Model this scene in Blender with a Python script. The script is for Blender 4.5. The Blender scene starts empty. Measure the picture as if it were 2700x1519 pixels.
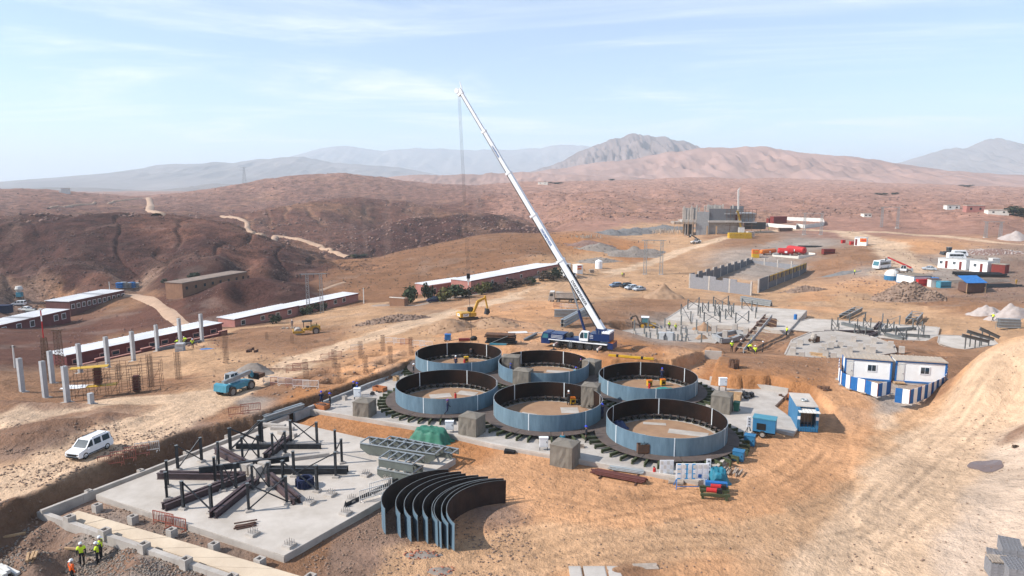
import bpy,bmesh,math,random
import numpy as np
from mathutils import Vector,Matrix,Euler
random.seed(7);RNG=np.random.default_rng(11)
SC=bpy.context.scene;COL=SC.collection
R=math.radians

# ------------------------------------------------------------------ camera, sky, sun, exposure
CAM_H,FOC,PITCH=26.0,1824.0,R(8.71)          # metres, pixels of a 2700 wide frame, down-tilt
cd=bpy.data.cameras.new('camera');cam=bpy.data.objects.new('camera',cd);COL.objects.link(cam)
cd.sensor_width=36;cd.lens=36*FOC/2700;cd.clip_start=.5;cd.clip_end=60000
cam.location=(0,0,CAM_H);cam.rotation_euler=(math.pi/2-PITCH,0,0);SC.camera=cam

SUN_EL,SUN_AZ=R(38),R(10)                      # light travels to +X, a little to +Y
sdir=Vector((math.cos(SUN_AZ)*math.cos(SUN_EL),math.sin(SUN_AZ)*math.cos(SUN_EL),-math.sin(SUN_EL)))
sl=bpy.data.lights.new('sun','SUN');sl.energy=4.9;sl.angle=R(.6);sl.color=(1,.95,.88)
so=bpy.data.objects.new('sun',sl);COL.objects.link(so);so.rotation_euler=sdir.to_track_quat('-Z','Y').to_euler()

W=bpy.data.worlds.new('World');SC.world=W;W.use_nodes=True
nt=W.node_tree;nt.nodes.clear();N=nt.nodes.new;L=nt.links.new
out=N('ShaderNodeOutputWorld');bg=N('ShaderNodeBackground');L(bg.outputs[0],out.inputs[0]);bg.inputs[1].default_value=.122
sky=N('ShaderNodeTexSky');sky.sky_type='NISHITA';sky.sun_disc=False;sky.sun_elevation=SUN_EL
sky.sun_rotation=math.atan2(-sdir.x,-sdir.y);sky.altitude=900;sky.air_density=1.0;sky.dust_density=.4;sky.ozone_density=1.6
tc=N('ShaderNodeTexCoord');sep=N('ShaderNodeSeparateXYZ');L(tc.outputs['Generated'],sep.inputs[0])
def wmath(op,a,b=None,cl=False):
    n=N('ShaderNodeMath');n.operation=op;n.use_clamp=cl
    for i,q in enumerate((a,b)):
        if q is None:continue
        if isinstance(q,(int,float)):n.inputs[i].default_value=q
        else:L(q,n.inputs[i])
    return n.outputs[0]
zz=wmath('ADD',wmath('MAXIMUM',sep.outputs[2],0.0),.07)
cmb=N('ShaderNodeCombineXYZ');L(wmath('DIVIDE',sep.outputs[0],zz),cmb.inputs[0]);L(wmath('DIVIDE',sep.outputs[1],zz),cmb.inputs[1])
def cloud(scale,rot,stretch,lo,hi,det=7,dist=.6,off=0):
    mp=N('ShaderNodeMapping');L(cmb.outputs[0],mp.inputs[0]);mp.inputs['Rotation'].default_value=(0,0,R(rot));mp.inputs['Scale'].default_value=(1,stretch,1);mp.inputs['Location'].default_value=(off,off*.7,0)
    n=N('ShaderNodeTexNoise');n.inputs['Scale'].default_value=scale;n.inputs['Detail'].default_value=det;n.inputs['Roughness'].default_value=.62;n.inputs['Distortion'].default_value=dist
    L(mp.outputs[0],n.inputs['Vector'])
    mr=N('ShaderNodeMapRange');mr.inputs[1].default_value=lo;mr.inputs[2].default_value=hi;mr.interpolation_type='SMOOTHSTEP';L(n.outputs[0],mr.inputs[0])
    return mr.outputs[0]
c1=cloud(.34,24,1.7,.44,.78,dist=1.2,off=2.1);c2=cloud(1.3,28,2.4,.42,.85,dist=1.4,off=4.2)
# high thin veil over the whole sky, thicker streaks on top of it
fac=wmath('ADD',wmath('MULTIPLY',c1,.66),wmath('MULTIPLY',wmath('MULTIPLY',c2,c1),.5))
fac=wmath('ADD',wmath('MULTIPLY',fac,.75),.16,True)
cm=N('ShaderNodeMix');cm.data_type='RGBA';L(fac,cm.inputs[0]);tn=N('ShaderNodeMix');tn.data_type='RGBA';tn.blend_type='MULTIPLY';tn.inputs[0].default_value=1;L(sky.outputs[0],tn.inputs[6]);tn.inputs[7].default_value=(.80,.97,1.07,1);L(tn.outputs[2],cm.inputs[6]);cm.inputs[7].default_value=(7.5,7.75,7.9,1)
L(cm.outputs[2],bg.inputs[0])

vs=SC.view_settings;vs.view_transform='Standard';vs.look='None';vs.exposure=0.5;vs.gamma=1;vs.use_curve_mapping=False
SC.render.engine='CYCLES';cy=SC.cycles
cy.use_denoising=True;cy.max_bounces=5;cy.diffuse_bounces=3;cy.glossy_bounces=3;cy.transmission_bounces=3;cy.volume_bounces=1;cy.transparent_max_bounces=6
cy.use_adaptive_sampling=True;cy.adaptive_threshold=.02

# ------------------------------------------------------------------ helpers
VIEW={'z1':(0,1000,2.791),'z2':(600,1000,2.7925),'z3':(1300,1000,2.791),'z4':(2000,1000,2.791),'z5':(0,700,4.14),
        'z6':(550,700,4.14),'z7':(1000,850,4.14),'z8':(1450,850,4.14),'w1':(1150,650,4.683),'w2':(1650,750,4.683),
        'w3':(2150,750,4.14),'w4':(1700,500,4.83),'w5':(2200,550,5.152),'w6':(0,450,3.68),'w7':(600,450,4.14),'w8':(1100,400,3.68)}
def Q(k,x,y):                                    # survey sheet coordinates -> frame coordinates
    a,b,s=VIEW[k];return a+x/s,b+y/s
def ray(px,py):
    a=(px-1350)/FOC;b=-(py-759.5)/FOC
    return a,math.cos(PITCH)+b*math.sin(PITCH),-math.sin(PITCH)+b*math.cos(PITCH)
def pz(px,py,z=0.):                              # point of level z seen there
    d=ray(px,py);t=(z-CAM_H)/d[2];return Vector((d[0]*t,d[1]*t,z))
def pd(px,py,D):                                 # point at ground distance D seen there
    d=ray(px,py);t=D/math.hypot(d[0],d[1]);return Vector((d[0]*t,d[1]*t,CAM_H+d[2]*t))

MATS={}
def mk(name,c,rough=.8,var=.18,sc=3.,bump=0.,metal=0.,c2=None,bsc=None,det=5,spec=.3,streak=None):
    m=bpy.data.materials.new(name);m.use_nodes=True;t=m.node_tree;b=t.nodes['Principled BSDF']
    b.inputs['Roughness'].default_value=rough;b.inputs['Metallic'].default_value=metal;b.inputs['Specular IOR Level'].default_value=spec
    co=t.nodes.new('ShaderNodeTexCoord');mp=t.nodes.new('ShaderNodeMapping');t.links.new(co.outputs['Object'],mp.inputs[0])
    if streak:mp.inputs['Scale'].default_value=streak
    n=t.nodes.new('ShaderNodeTexNoise');n.inputs['Scale'].default_value=sc;n.inputs['Detail'].default_value=det;n.inputs['Roughness'].default_value=.65
    t.links.new(mp.outputs[0],n.inputs['Vector'])
    r=t.nodes.new('ShaderNodeValToRGB');t.links.new(n.outputs[0],r.inputs[0])
    lo=tuple(x*(1-var) for x in c);hi=tuple(min(1,x*(1+var)) for x in c)
    if c2:lo,hi=c2,c
    r.color_ramp.elements[0].position=.32;r.color_ramp.elements[1].position=.68
    r.color_ramp.elements[0].color=(*lo,1);r.color_ramp.elements[1].color=(*hi,1)
    t.links.new(r.outputs[0],b.inputs['Base Color'])
    if bump:
        n2=t.nodes.new('ShaderNodeTexNoise');n2.inputs['Scale'].default_value=bsc or sc*4;n2.inputs['Detail'].default_value=4;t.links.new(co.outputs['Object'],n2.inputs['Vector'])
        bp=t.nodes.new('ShaderNodeBump');bp.inputs['Strength'].default_value=min(1,bump);bp.inputs['Distance'].default_value=.05*max(1,bump);t.links.new(n2.outputs[0],bp.inputs['Height']);t.links.new(bp.outputs[0],b.inputs['Normal'])
    MATS[name]=m;return m

class MB:
    """collects shapes for ONE mesh"""
    def __init__(s):s.v=[];s.f=[];s.mi=[];s.cur=0
    def add(s,vs,fs):
        o=len(s.v);s.v+=[tuple(v) for v in vs];s.f+=[tuple(i+o for i in f) for f in fs];s.mi+=[s.cur]*len(fs);return s
    def mat(s,i):s.cur=i;return s
    def box(s,c,d,rz=0,rx=0,ry=0):
        M=Euler((rx,ry,rz)).to_matrix();c=Vector(c)
        vs=[c+M @ Vector((x*d[0]/2,y*d[1]/2,z*d[2]/2)) for z in (-1,1) for y in (-1,1) for x in (-1,1)]
        return s.add(vs,[(0,2,3,1),(4,5,7,6),(0,1,5,4),(2,6,7,3),(0,4,6,2),(1,3,7,5)])
    def bx(s,x0,x1,y0,y1,z0,z1):return s.box(((x0+x1)/2,(y0+y1)/2,(z0+z1)/2),(x1-x0,y1-y0,z1-z0))
    def frame(s,p0,p1):
        p0,p1=Vector(p0),Vector(p1);a=(p1-p0).normalized();up=Vector((0,0,1)) if abs(a.z)<.95 else Vector((0,1,0))
        b=a.cross(up).normalized();return p0,p1,b,b.cross(a).normalized()
    def bar(s,p0,p1,w,h=None,ends=None):
        h=h or w;p0,p1,b,u=s.frame(p0,p1);w1,h1=ends or (w,h)
        vs=[p0-b*w/2-u*h/2,p0+b*w/2-u*h/2,p0+b*w/2+u*h/2,p0-b*w/2+u*h/2,
              p1-b*w1/2-u*h1/2,p1+b*w1/2-u*h1/2,p1+b*w1/2+u*h1/2,p1-b*w1/2+u*h1/2]
        return s.add(vs,[(0,1,2,3),(7,6,5,4),(0,4,5,1),(1,5,6,2),(2,6,7,3),(3,7,4,0)])
    def ibeam(s,p0,p1,h,w,t=.04):
        p0,p1,b,u=s.frame(p0,p1)
        for o,ww,hh in ((u*(h/2-t/2),w,t),(-u*(h/2-t/2),w,t),(u*0,t,h-2*t-.002)):s.bar(p0+o,p1+o,ww,hh)
        return s
    def cyl(s,p0,p1,r0,r1=None,n=10,cap=True):
        r1=r0 if r1 is None else r1;p0,p1,b,u=s.frame(p0,p1);vs=[];fs=[]
        for p,r in ((p0,r0),(p1,r1)):
            vs+=[p+b*(r*math.cos(2*math.pi*i/n))+u*(r*math.sin(2*math.pi*i/n)) for i in range(n)]
        fs=[(i,(i+1)%n,n+(i+1)%n,n+i) for i in range(n)]
        if cap:fs+=[tuple(range(n-1,-1,-1)),tuple(range(n,2*n))]
        return s.add(vs,fs)
    def tube(s,pts,r,n=6):
        pts=[Vector(p) for p in pts];vs=[];fs=[]
        for i,p in enumerate(pts):
            a=(pts[min(i+1,len(pts)-1)]-pts[max(i-1,0)]).normalized();up=Vector((0,0,1)) if abs(a.z)<.95 else Vector((0,1,0))
            b=a.cross(up).normalized();u=b.cross(a)
            vs+=[p+b*(r*math.cos(2*math.pi*k/n))+u*(r*math.sin(2*math.pi*k/n)) for k in range(n)]
        for i in range(len(pts)-1):fs+=[(i*n+k,i*n+(k+1)%n,(i+1)*n+(k+1)%n,(i+1)*n+k) for k in range(n)]
        return s.add(vs,fs)
    def prism(s,pts,z0,z1):
        n=len(pts);vs=[(p[0],p[1],z0) for p in pts]+[(p[0],p[1],z1) for p in pts]
        return s.add(vs,[tuple(range(n-1,-1,-1)),tuple(range(n,2*n))]+[(i,(i+1)%n,n+(i+1)%n,n+i) for i in range(n)])
    def prof(s,pts,y0,y1,y0t=None,y1t=None,zt=None):
        """x-z profile extruded over y; points above zt are pulled in to y0t..y1t"""
        n=len(pts);ya=lambda p,lo:(y0t if lo else y1t) if (zt is not None and p[1]>zt) else (y0 if lo else y1)
        vs=[(p[0],ya(p,1),p[1]) for p in pts]+[(p[0],ya(p,0),p[1]) for p in pts]
        return s.add(vs,[tuple(range(n)),tuple(range(2*n-1,n-1,-1))]+[(i,n+i,n+(i+1)%n,(i+1)%n) for i in range(n)])
    def sph(s,c,r,n=8,m=5,sx=1,sy=1,sz=1,j=0):
        vs=[(c[0],c[1],c[2]+r*sz)]
        for a in range(1,m):
            for i in range(n):
                th=math.pi*a/m;ph=2*math.pi*i/n;k=r*(1+random.uniform(-j,j))
                vs.append((c[0]+k*sx*math.sin(th)*math.cos(ph),c[1]+k*sy*math.sin(th)*math.sin(ph),c[2]+k*sz*math.cos(th)))
        vs.append((c[0],c[1],c[2]-r*sz));fs=[(0,1+i,1+(i+1)%n) for i in range(n)]
        for a in range(m-2):fs+=[(1+a*n+i,1+(a+1)*n+i,1+(a+1)*n+(i+1)%n,1+a*n+(i+1)%n) for i in range(n)]
        b=1+(m-2)*n;fs+=[(b+i,len(vs)-1,b+(i+1)%n) for i in range(n)]
        return s.add(vs,fs)
    def mesh(s,name,mats,smooth=False):
        me=bpy.data.meshes.new(name);me.from_pydata(s.v,[],s.f)
        for m in (mats if isinstance(mats,(list,tuple)) else [mats]):me.materials.append(MATS[m] if isinstance(m,str) else m)
        if any(s.mi):me.polygons.foreach_set('material_index',s.mi)
        if smooth:me.polygons.foreach_set('use_smooth',[True]*len(s.f))
        me.update();return me
    def build(s,name,mats,parent=None,smooth=False,loc=None,rz=0):
        return inst(s.mesh(name,mats,smooth),name,parent,loc,(0,0,rz))

def inst(me,name,parent=None,loc=None,rot=None,scale=None):
    o=bpy.data.objects.new(name,me);COL.objects.link(o)
    if parent:o.parent=parent
    if loc is not None:o.location=loc
    if rot is not None:o.rotation_euler=rot
    if scale is not None:o.scale=scale if hasattr(scale,'__len__') else (scale,)*3
    return o
def tag(o,label=None,cat=None,group=None,kind=None):
    for k,q in (('label',label),('category',cat),('group',group),('kind',kind)):
        if q:o[k]=q
    return o
def thing(name,label,cat,loc=(0,0,0),rz=0,group=None):
    o=bpy.data.objects.new(name,None);COL.objects.link(o);o.location=loc;o.rotation_euler=(0,0,rz);o.empty_display_size=.3
    return tag(o,label,cat,group,'thing')
KIDS={}
def copy_tree(root,loc,rz=0,label=None,group=None,scale=None):
    if root.name not in KIDS:
        KIDS[root.name]=[(c,list(c.children)) for c in root.children]
    r=root.copy();COL.objects.link(r);r.location=loc;r.rotation_euler=(0,0,rz)
    if scale:r.scale=(scale,)*3
    if label:r['label']=label
    if group:r['group']=group
    for c,gs in KIDS[root.name]:
        d=c.copy();COL.objects.link(d);d.parent=r
        for g in gs:
            e=g.copy();COL.objects.link(e);e.parent=d
    return r
ORD=['first','second','third','fourth','fifth','sixth','seventh','eighth','ninth','tenth','eleventh','twelfth','thirteenth','fourteenth','fifteenth','sixteenth','seventeenth','eighteenth','nineteenth','twentieth']+['%d%s'%(k,{1:'st',2:'nd',3:'rd'}.get(k%10,'th')) for k in range(21,60)]

# ------------------------------------------------------------------ noise
def vnoise(x,y,seed=0):
    xi=np.floor(x).astype(np.int64);yi=np.floor(y).astype(np.int64);fx=x-xi;fy=y-yi
    def h(a,b):
        n=(a*374761393+b*668265263+seed*974711) & 0xffffffff;n=((n ^ (n>>13))*1274126177) & 0xffffffff
        return ((n ^ (n>>16)) & 0xffff)/65535.
    u=fx*fx*fx*(fx*(fx*6-15)+10);v=fy*fy*fy*(fy*(fy*6-15)+10)
    return (h(xi,yi)*(1-u)+h(xi+1,yi)*u)*(1-v)+(h(xi,yi+1)*(1-u)+h(xi+1,yi+1)*u)*v
def fbm(x,y,o=4,seed=0,gain=.5):
    t=np.zeros_like(x,dtype=float);a=1.;s=0.
    for k in range(o):t+=a*(vnoise(x*2**k+17.3*k,y*2**k-9.1*k,seed+k)*2-1);s+=a;a*=gain
    return t/s
def sstep(a,b,x):t=np.clip((x-a)/(b-a),0,1);return t*t*(3-2*t)
def polydist(x,y,pts):
    """distance to a polyline, signed side and length along it"""
    best=np.full(x.shape,1e9);side=np.zeros(x.shape);al=np.zeros(x.shape);acc=0.
    for (x0,y0),(x1,y1) in zip(pts[:-1],pts[1:]):
        dx,dy=x1-x0,y1-y0;l2=dx*dx+dy*dy+1e-9;t=np.clip(((x-x0)*dx+(y-y0)*dy)/l2,0,1)
        ex=x-x0-t*dx;ey=y-y0-t*dy;d=np.hypot(ex,ey);k=d<best
        best=np.where(k,d,best);side=np.where(k,np.sign(dx*ey-dy*ex),side);al=np.where(k,acc+t*math.sqrt(l2),al);acc+=math.sqrt(l2)
    return best,side,al
def inpoly(x,y,pts):
    c=np.zeros(x.shape,bool);n=len(pts)
    for i in range(n):
        (x0,y0),(x1,y1)=pts[i],pts[(i+1)%n]
        k=((y0>y) !=(y1>y));xx=(x1-x0)*(y-y0)/((y1-y0) if y1 !=y0 else 1e-9)+x0
        c ^=k & (x<xx)
    return c
# ------------------------------------------------------------------ terrain
# spot heights: (frame x, frame y, level) and (frame x, frame y, D=distance) for hill crests and what lies behind them
SPOT=[]
def zp(l):
    for x,y,z in l:p=pz(x,y,z);SPOT.append((p.x,p.y,z))
def dp(l):
    for x,y,D in l:p=pd(x,y,D);SPOT.append((p.x,p.y,p.z))
zp([(0,1500,0),(200,1480,-.2),(500,1500,0),(900,1500,0),(1500,1500,0),(2000,1500,0),(2400,1500,.3),(1500,1300,0),(2000,1250,0),(2150,1150,0),(2350,1250,.5),
    (2650,1450,1.),(2700,1250,2.2),(2690,1050,4.0),(2600,1100,2.4),(2690,950,5.6),(2480,1080,1.2),(2320,1090,.6),(2220,1040,1.0),
    (0,1380,1.0),(40,1250,1.5),(150,1200,1.6),(0,1100,.8),(250,1080,.6),(350,1150,1.5),(500,1080,.8),(700,1060,1.2),(560,1010,-.8),(620,1040,0),
    (0,1000,-1.5),(60,1030,-1.8),(180,1062,-1.2),(300,1030,-1.6),(250,985,-3),(400,1000,-2.2),(470,1010,-1.5),(350,960,-4),(540,905,-5.5),(450,930,-4.8),(600,940,-3.2),(700,980,-1.2),
    (790,880,-6),(700,870,-7),(900,900,-4),(900,960,-.8),(850,1000,.6),(1000,940,.4),(1050,860,-4.2),(1000,820,-7),(1150,890,-1.2),(1240,850,-3.2),(1240,895,.6),(1350,880,.8),(1400,850,-1.5),(1450,800,-5),(1300,790,-6.5),
    (1480,925,1.6),(1620,925,1.8),(1700,945,1.8),(1830,935,1.8),(1550,870,-1),(1660,870,-3),(1600,800,-6),(1600,765,-9),(1480,760,-8.5),(1150,790,-8),(1300,755,-9),(1700,740,-8.5),(1500,700,-8.5),
    (1720,900,-3.2),(1780,905,-3.0),(1860,905,-3.2),(1930,925,-3.2),(1980,900,-4.0),(1750,850,-5.6),(1830,800,-6.4),(2130,820,-6.4),(2080,875,-5.5),(2000,840,-6.2),(2150,850,-6),(2300,845,-6),(2480,850,-5.5),(2480,890,-4),(2560,910,-3),(2300,900,-4.6),
    (1920,970,1.8),(2050,960,1.5),(2150,990,1.4),(2000,995,1.8),(2000,935,-1.0),(2080,930,-1.8),(2250,925,-1.4),(2400,935,-1.),(2230,1000,1.3),(2350,1005,1.3),(2480,1010,1.5),
    (1815,760,-9),(1985,780,-8.5),(2125,725,-8),(2200,770,-7),(2380,795,-6),(2400,740,-5.5),(2600,800,-4.5),(2690,830,-3.5),(2600,740,-5),(2690,740,-4.5),(2330,715,-4.5),(2300,705,-4.5),(2500,690,-4.5),(2660,690,-3.5),
    (1950,670,-5),(2100,660,-4.5),(2200,650,-3),(1750,640,-6),(1700,690,-8),(1850,620,-3),(1980,610,-2.5),(2250,610,-2),(2450,610,-2),(2690,610,-1),(1600,620,-4),(2690,650,-3),(2450,650,-2.5),(2300,660,-2.5),
    (30,900,-11),(30,950,-6),(300,905,-11.5),(550,855,-11),(150,985,-5),(100,960,-7),(640,850,-10.5),(900,800,-10.5),(750,830,-11.2),(450,830,-13),(350,860,-13.5),(200,880,-14),(100,850,-16),
    (40,806,-17),(250,815,-15),(150,790,-16.5),(370,770,-13.5),(320,755,-14),(0,760,-18),(600,760,-11),(500,765,-11),(420,780,-12),(650,800,-12.5),(1000,790,-10),(1100,800,-8.6),(900,775,-11)])
# hills
dp([(0,725,318),(150,720,312),(300,712,302),(450,705,290),(600,700,285),(700,705,290),(800,705,310),
    (0,590,430),(120,583,430),(250,575,430),(400,572,430),(520,574,425),(600,590,410),(680,622,390),(760,655,365),(860,690,335),
    (-250,600,430),(-250,740,280),(-500,620,430),
    (0,600,560),(250,590,560),(450,590,560),(600,612,520),(720,650,460),(850,684,390),
    (600,744,240),(660,741,242),(720,742,244),(770,750,243),(830,768,240),(890,786,236),(640,752,285),(760,760,285),
    (950,740,262),(1150,725,262),(1350,700,262),(1450,675,270),(850,735,262),(930,690,340),(1050,665,370),(1150,645,385),(1250,622,400),(1350,612,410),(1450,615,400),(1550,620,360),
    (930,694,420),(1050,680,430),(1180,660,440),(1300,635,450),(1420,625,450),
    (960,618,520),(1040,588,530),(1110,570,540),(1200,564,545),(1290,573,540),(1370,592,530),(1450,605,520),(1000,650,470),(1150,630,470),
    (1000,620,640),(1150,590,640),(1300,590,640),(1420,598,620),
    (620,578,640),(720,552,680),(830,538,700),(950,528,720),(1060,536,730),(1150,548,740),(760,620,560),(900,600,600),(700,600,590),
    (620,570,850),(800,552,880),(1000,545,900),(1150,550,900),(400,560,800),(200,560,800),(0,560,800),
    (0,502,1150),(120,502,1150),(200,508,1150),(300,520,1120),(390,527,1100),(480,517,1120),(600,496,1150),(700,477,1180),(800,465,1200),(900,460,1200),(1000,469,1200),(1100,485,1180),(1200,490,1150),(-300,505,1150),(-600,510,1150),
    (400,545,950),(0,540,950),(700,530,1000),(900,518,1000),
    (0,506,1500),(390,530,1500),(600,502,1500),(850,485,1600),(1100,496,1500),
    (1260,491,1200),(1330,486,1200),(1420,480,1250),(1520,488,1150),(1600,478,1300),(1680,484,1250),(1780,470,1500),(1860,468,1600),(1940,476,1550),(2030,470,1700),(2120,481,1500),(2210,476,1700),(2320,492,1400),(2430,486,1600),(2540,500,1300),(2640,494,1500),(2760,506,1300),(2900,500,1400),
    (1300,514,850),(1380,523,900),(1450,505,850),(1530,523,900),(1600,503,850),(1690,523,880),(1760,498,950),(1850,514,1000),(1980,498,1050),(2080,515,1000),(2260,502,1050),(2360,518,950),(1350,560,620),(1500,565,600),(1620,560,600),(1750,560,600),(1900,540,700),(2050,555,620),(2200,550,650),(2400,555,600),(2600,560,560),(1500,590,480),(1650,590,470),(2100,580,500),(2300,580,490),(2600,585,480),(2690,540,800),(2400,530,800),(2150,520,850),
    (1400,494,1700),(1700,492,1900),(2000,492,2200),(2400,502,2000)])
dp([(2690,876,96),(2640,902,94),(2590,930,92),(2800,810,98),(2950,760,100)])                             # crest of the bank on the right
for px,D,z in ((2700,112,1.),(2640,110,0.),(2590,108,-.8),(2545,106,-1.2),(2800,116,1.5)):q=pd(px,900,D);SPOT.append((q.x,q.y,z))
for k in range(24):
    a=R(-180+15*k)
    if abs(a)>R(60):SPOT.append((300*math.sin(a),300*math.cos(a),-4));SPOT.append((60*math.sin(a),60*math.cos(a),0));SPOT.append((1200*math.sin(a),1200*math.cos(a),12))
for k in range(13):a=R(-60+10*k);SPOT.append((2600*math.sin(a),2600*math.cos(a),-6));SPOT.append((22*math.sin(a),22*math.cos(a),0));SPOT.append((9000*math.sin(a),9000*math.cos(a),-40))
SP=np.array(SPOT)
def warp(x,y):
    D=np.maximum(np.hypot(x,y),1.);return np.arctan2(x,y)*2.2,np.log(D)
sa,sb=warp(SP[:,0],SP[:,1])
KC=.035
def kern(a,b,c,d):return np.sqrt((a[:,None]-c[None])**2+(b[:,None]-d[None])**2+KC*KC)
KM=kern(sa,sb,sa,sb);KM[np.diag_indices(len(SP))]-=.004      # a little smoothing
KW=np.linalg.solve(np.block([[KM,np.ones((len(SP),1))],[np.ones((1,len(SP))),np.zeros((1,1))]]),np.append(SP[:,2],0))
def base_h(x,y):
    o=np.empty(x.shape);xf,yf,of=x.ravel(),y.ravel(),o.ravel()
    for i in range(0,len(xf),40000):
        a,b=warp(xf[i:i+40000],yf[i:i+40000]);of[i:i+40000]=kern(a,b,sa,sb) @ KW[:-1]+KW[-1]
    return of.reshape(x.shape)
def xy(l,z=0):return [tuple(pz(px,py,z)[:2]) for px,py in l]

# the excavated pad the slabs stand in (top edge of the cut), open to the right and to the front
PAD=xy([(61,1326),(215,1250),(358,1197),(502,1140),(700,1092),(743,1074),(904,1020),(1000,985),(1060,964),(1092,938),(1160,912),(1240,903),(1330,918),(1420,926),(1500,932),(1565,948),(1610,962),(1700,962),(1775,958),(1857,925)],1.5)    +xy([(1862,903),(1905,921)],0)+xy([(1872,990),(1950,1002),(2030,1000),(2080,1008),(2137,1016),(2160,1030)],1.5)+xy([(2230,1120),(2250,1300),(2250,1519),(1500,1700),(300,1560),(0,1560),(-60,1440)],0)
# column pits, hollows and low mounds: (x, y, rx, ry, rot, h)
BUMP=[]
def bump(k,x,y,rx,ry,rot,h,z=0):
    p=pz(*Q(k,x,y),z) if k else pz(x,y,z);BUMP.append((p.x,p.y,rx,ry,R(rot),h))
PITS=[(1055,1235),(1365,1120),(1650,1015),(1895,938),(2200,968),(1410,1285),(1705,1185),(1975,1075)]
for x,y in PITS:bump('z6',x,y,1.9,1.5,-27,-1.5,.4)
bump('w1',1290,775,4.2,1.5,15,-1.6,-4.5);bump('z6',1330,790,4.5,1.5,18,-1.2,-4)
for k,x,y,rx,ry,rot,h,z in [('z1',450,400,5.5,1.6,14,1.2,1),('z1',150,500,4.5,1.8,14,1.0,1),('z1',800,330,3.5,1.2,8,.9,.8),('z1',100,200,5,2,0,.9,0),('z1',420,230,4,1.6,10,.8,0),
                                   ('z1',280,1170,2.2,1.5,20,-1.0,0),('z1',640,1320,3.0,2.2,-20,-1.5,0),('z1',870,1290,1.8,.9,-27,.6,0),('z1',1000,1380,2,.8,-27,.5,0),('z1',150,1050,2,1,20,.5,0),
                                   ('w1',150,990,5,2.2,10,1.5,-1),('w1',700,950,6,2,-12,1.7,-1),('w1',560,900,4,1.2,0,.7,-2),('z8',1300,270,3.5,1.6,-15,1.0,1.8),('z8',900,230,4,1.2,-10,.5,1.8),
                                   ('z6',470,1140,3,1.3,20,.9,-.5),('z6',800,1090,6,.5,14,.4,0),('z6',1250,960,7,.5,16,.4,0),('z3',1000,1420,3,1.2,0,.25,0),('z4',1900,450,2.5,1.2,30,.4,2),('z4',450,640,3.5,1.5,-20,.12,0),
                                   ('w3',1400,480,3,1.2,0,.7,-4),('w3',1300,740,2.5,1.4,0,-.7,-2),('w3',1250,240,9,1.2,-8,1.0,-5),('w3',1650,280,6,1.4,-12,1.2,-5),('w2',150,330,7,2,10,.9,-5),('w1',1900,470,10,.7,14,.6,-8),('w1',1000,600,14,.7,14,.6,-8),
                                   ('w5',600,880,8,2.5,0,1.,-4),('w5',250,640,16,5,10,1.6,-3),('w5',1250,500,18,6,-5,2.2,-2),('w5',1900,1120,26,3,-6,1.2,-4.5),('w2',2300,250,9,1.2,-12,.9,-7)]:
    bump(k,x,y,rx,ry,rot,h,z)
def rockiness(x,y):
    """1 on the dark rocky hills, 0 on the graded site"""
    D=np.hypot(x,y);a=np.degrees(np.arctan2(x,y));n=fbm(x*.012,y*.012,3,31)*25
    m=sstep(262,300,D+n*.5)*sstep(-8,-13,a+n*.12)                       # left dark hill
    m=np.maximum(m,sstep(428,450,D+n*.4)*sstep(5,0,a)*.9)
    m=np.maximum(m,np.exp(-((a+19.5)/3.8)**4-((D-238)/16)**4)*.7)          # knoll behind the long house
    m=np.maximum(m,sstep(440,560,D)*.75)
    return m
def gully(x,y,D):                                # dry runnels down the hill sides
    a=np.degrees(np.arctan2(x,y));f=fbm(a*.42+fbm(x*.012,y*.012,3,83)*.9,np.log(D)*3.2,2,81);return np.exp(-(f/.09)**2)*sstep(262,330,D)*sstep(1500,700,D)
CARVE=[(l,k,z) for l,k,z in (([(800,225),(470,440),(2010,582),(2240,322)],'w2',-5.8),([(-60,580),(300,520),(830,505),(1130,585),(1120,700),(1010,803),(730,795),(500,745),(200,728),(-60,690)],'w2',-5.3),([(1975,870),(2060,690),(2300,590),(2560,575),(3010,640),(3300,745),(3330,840),(2700,935),(2300,920)],'w2',-1.35),([(-420,480),(-60,375),(1345,470),(1300,648),(700,580),(200,545)],'w3',-4.9),([(1345,640),(1360,555),(1900,575),(1990,660),(1580,715)],'w3',-3.6))]
CARVE=[([tuple(pz(*Q(k,*q),z)[:2]) for q in l],z) for l,k,z in CARVE]
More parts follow.
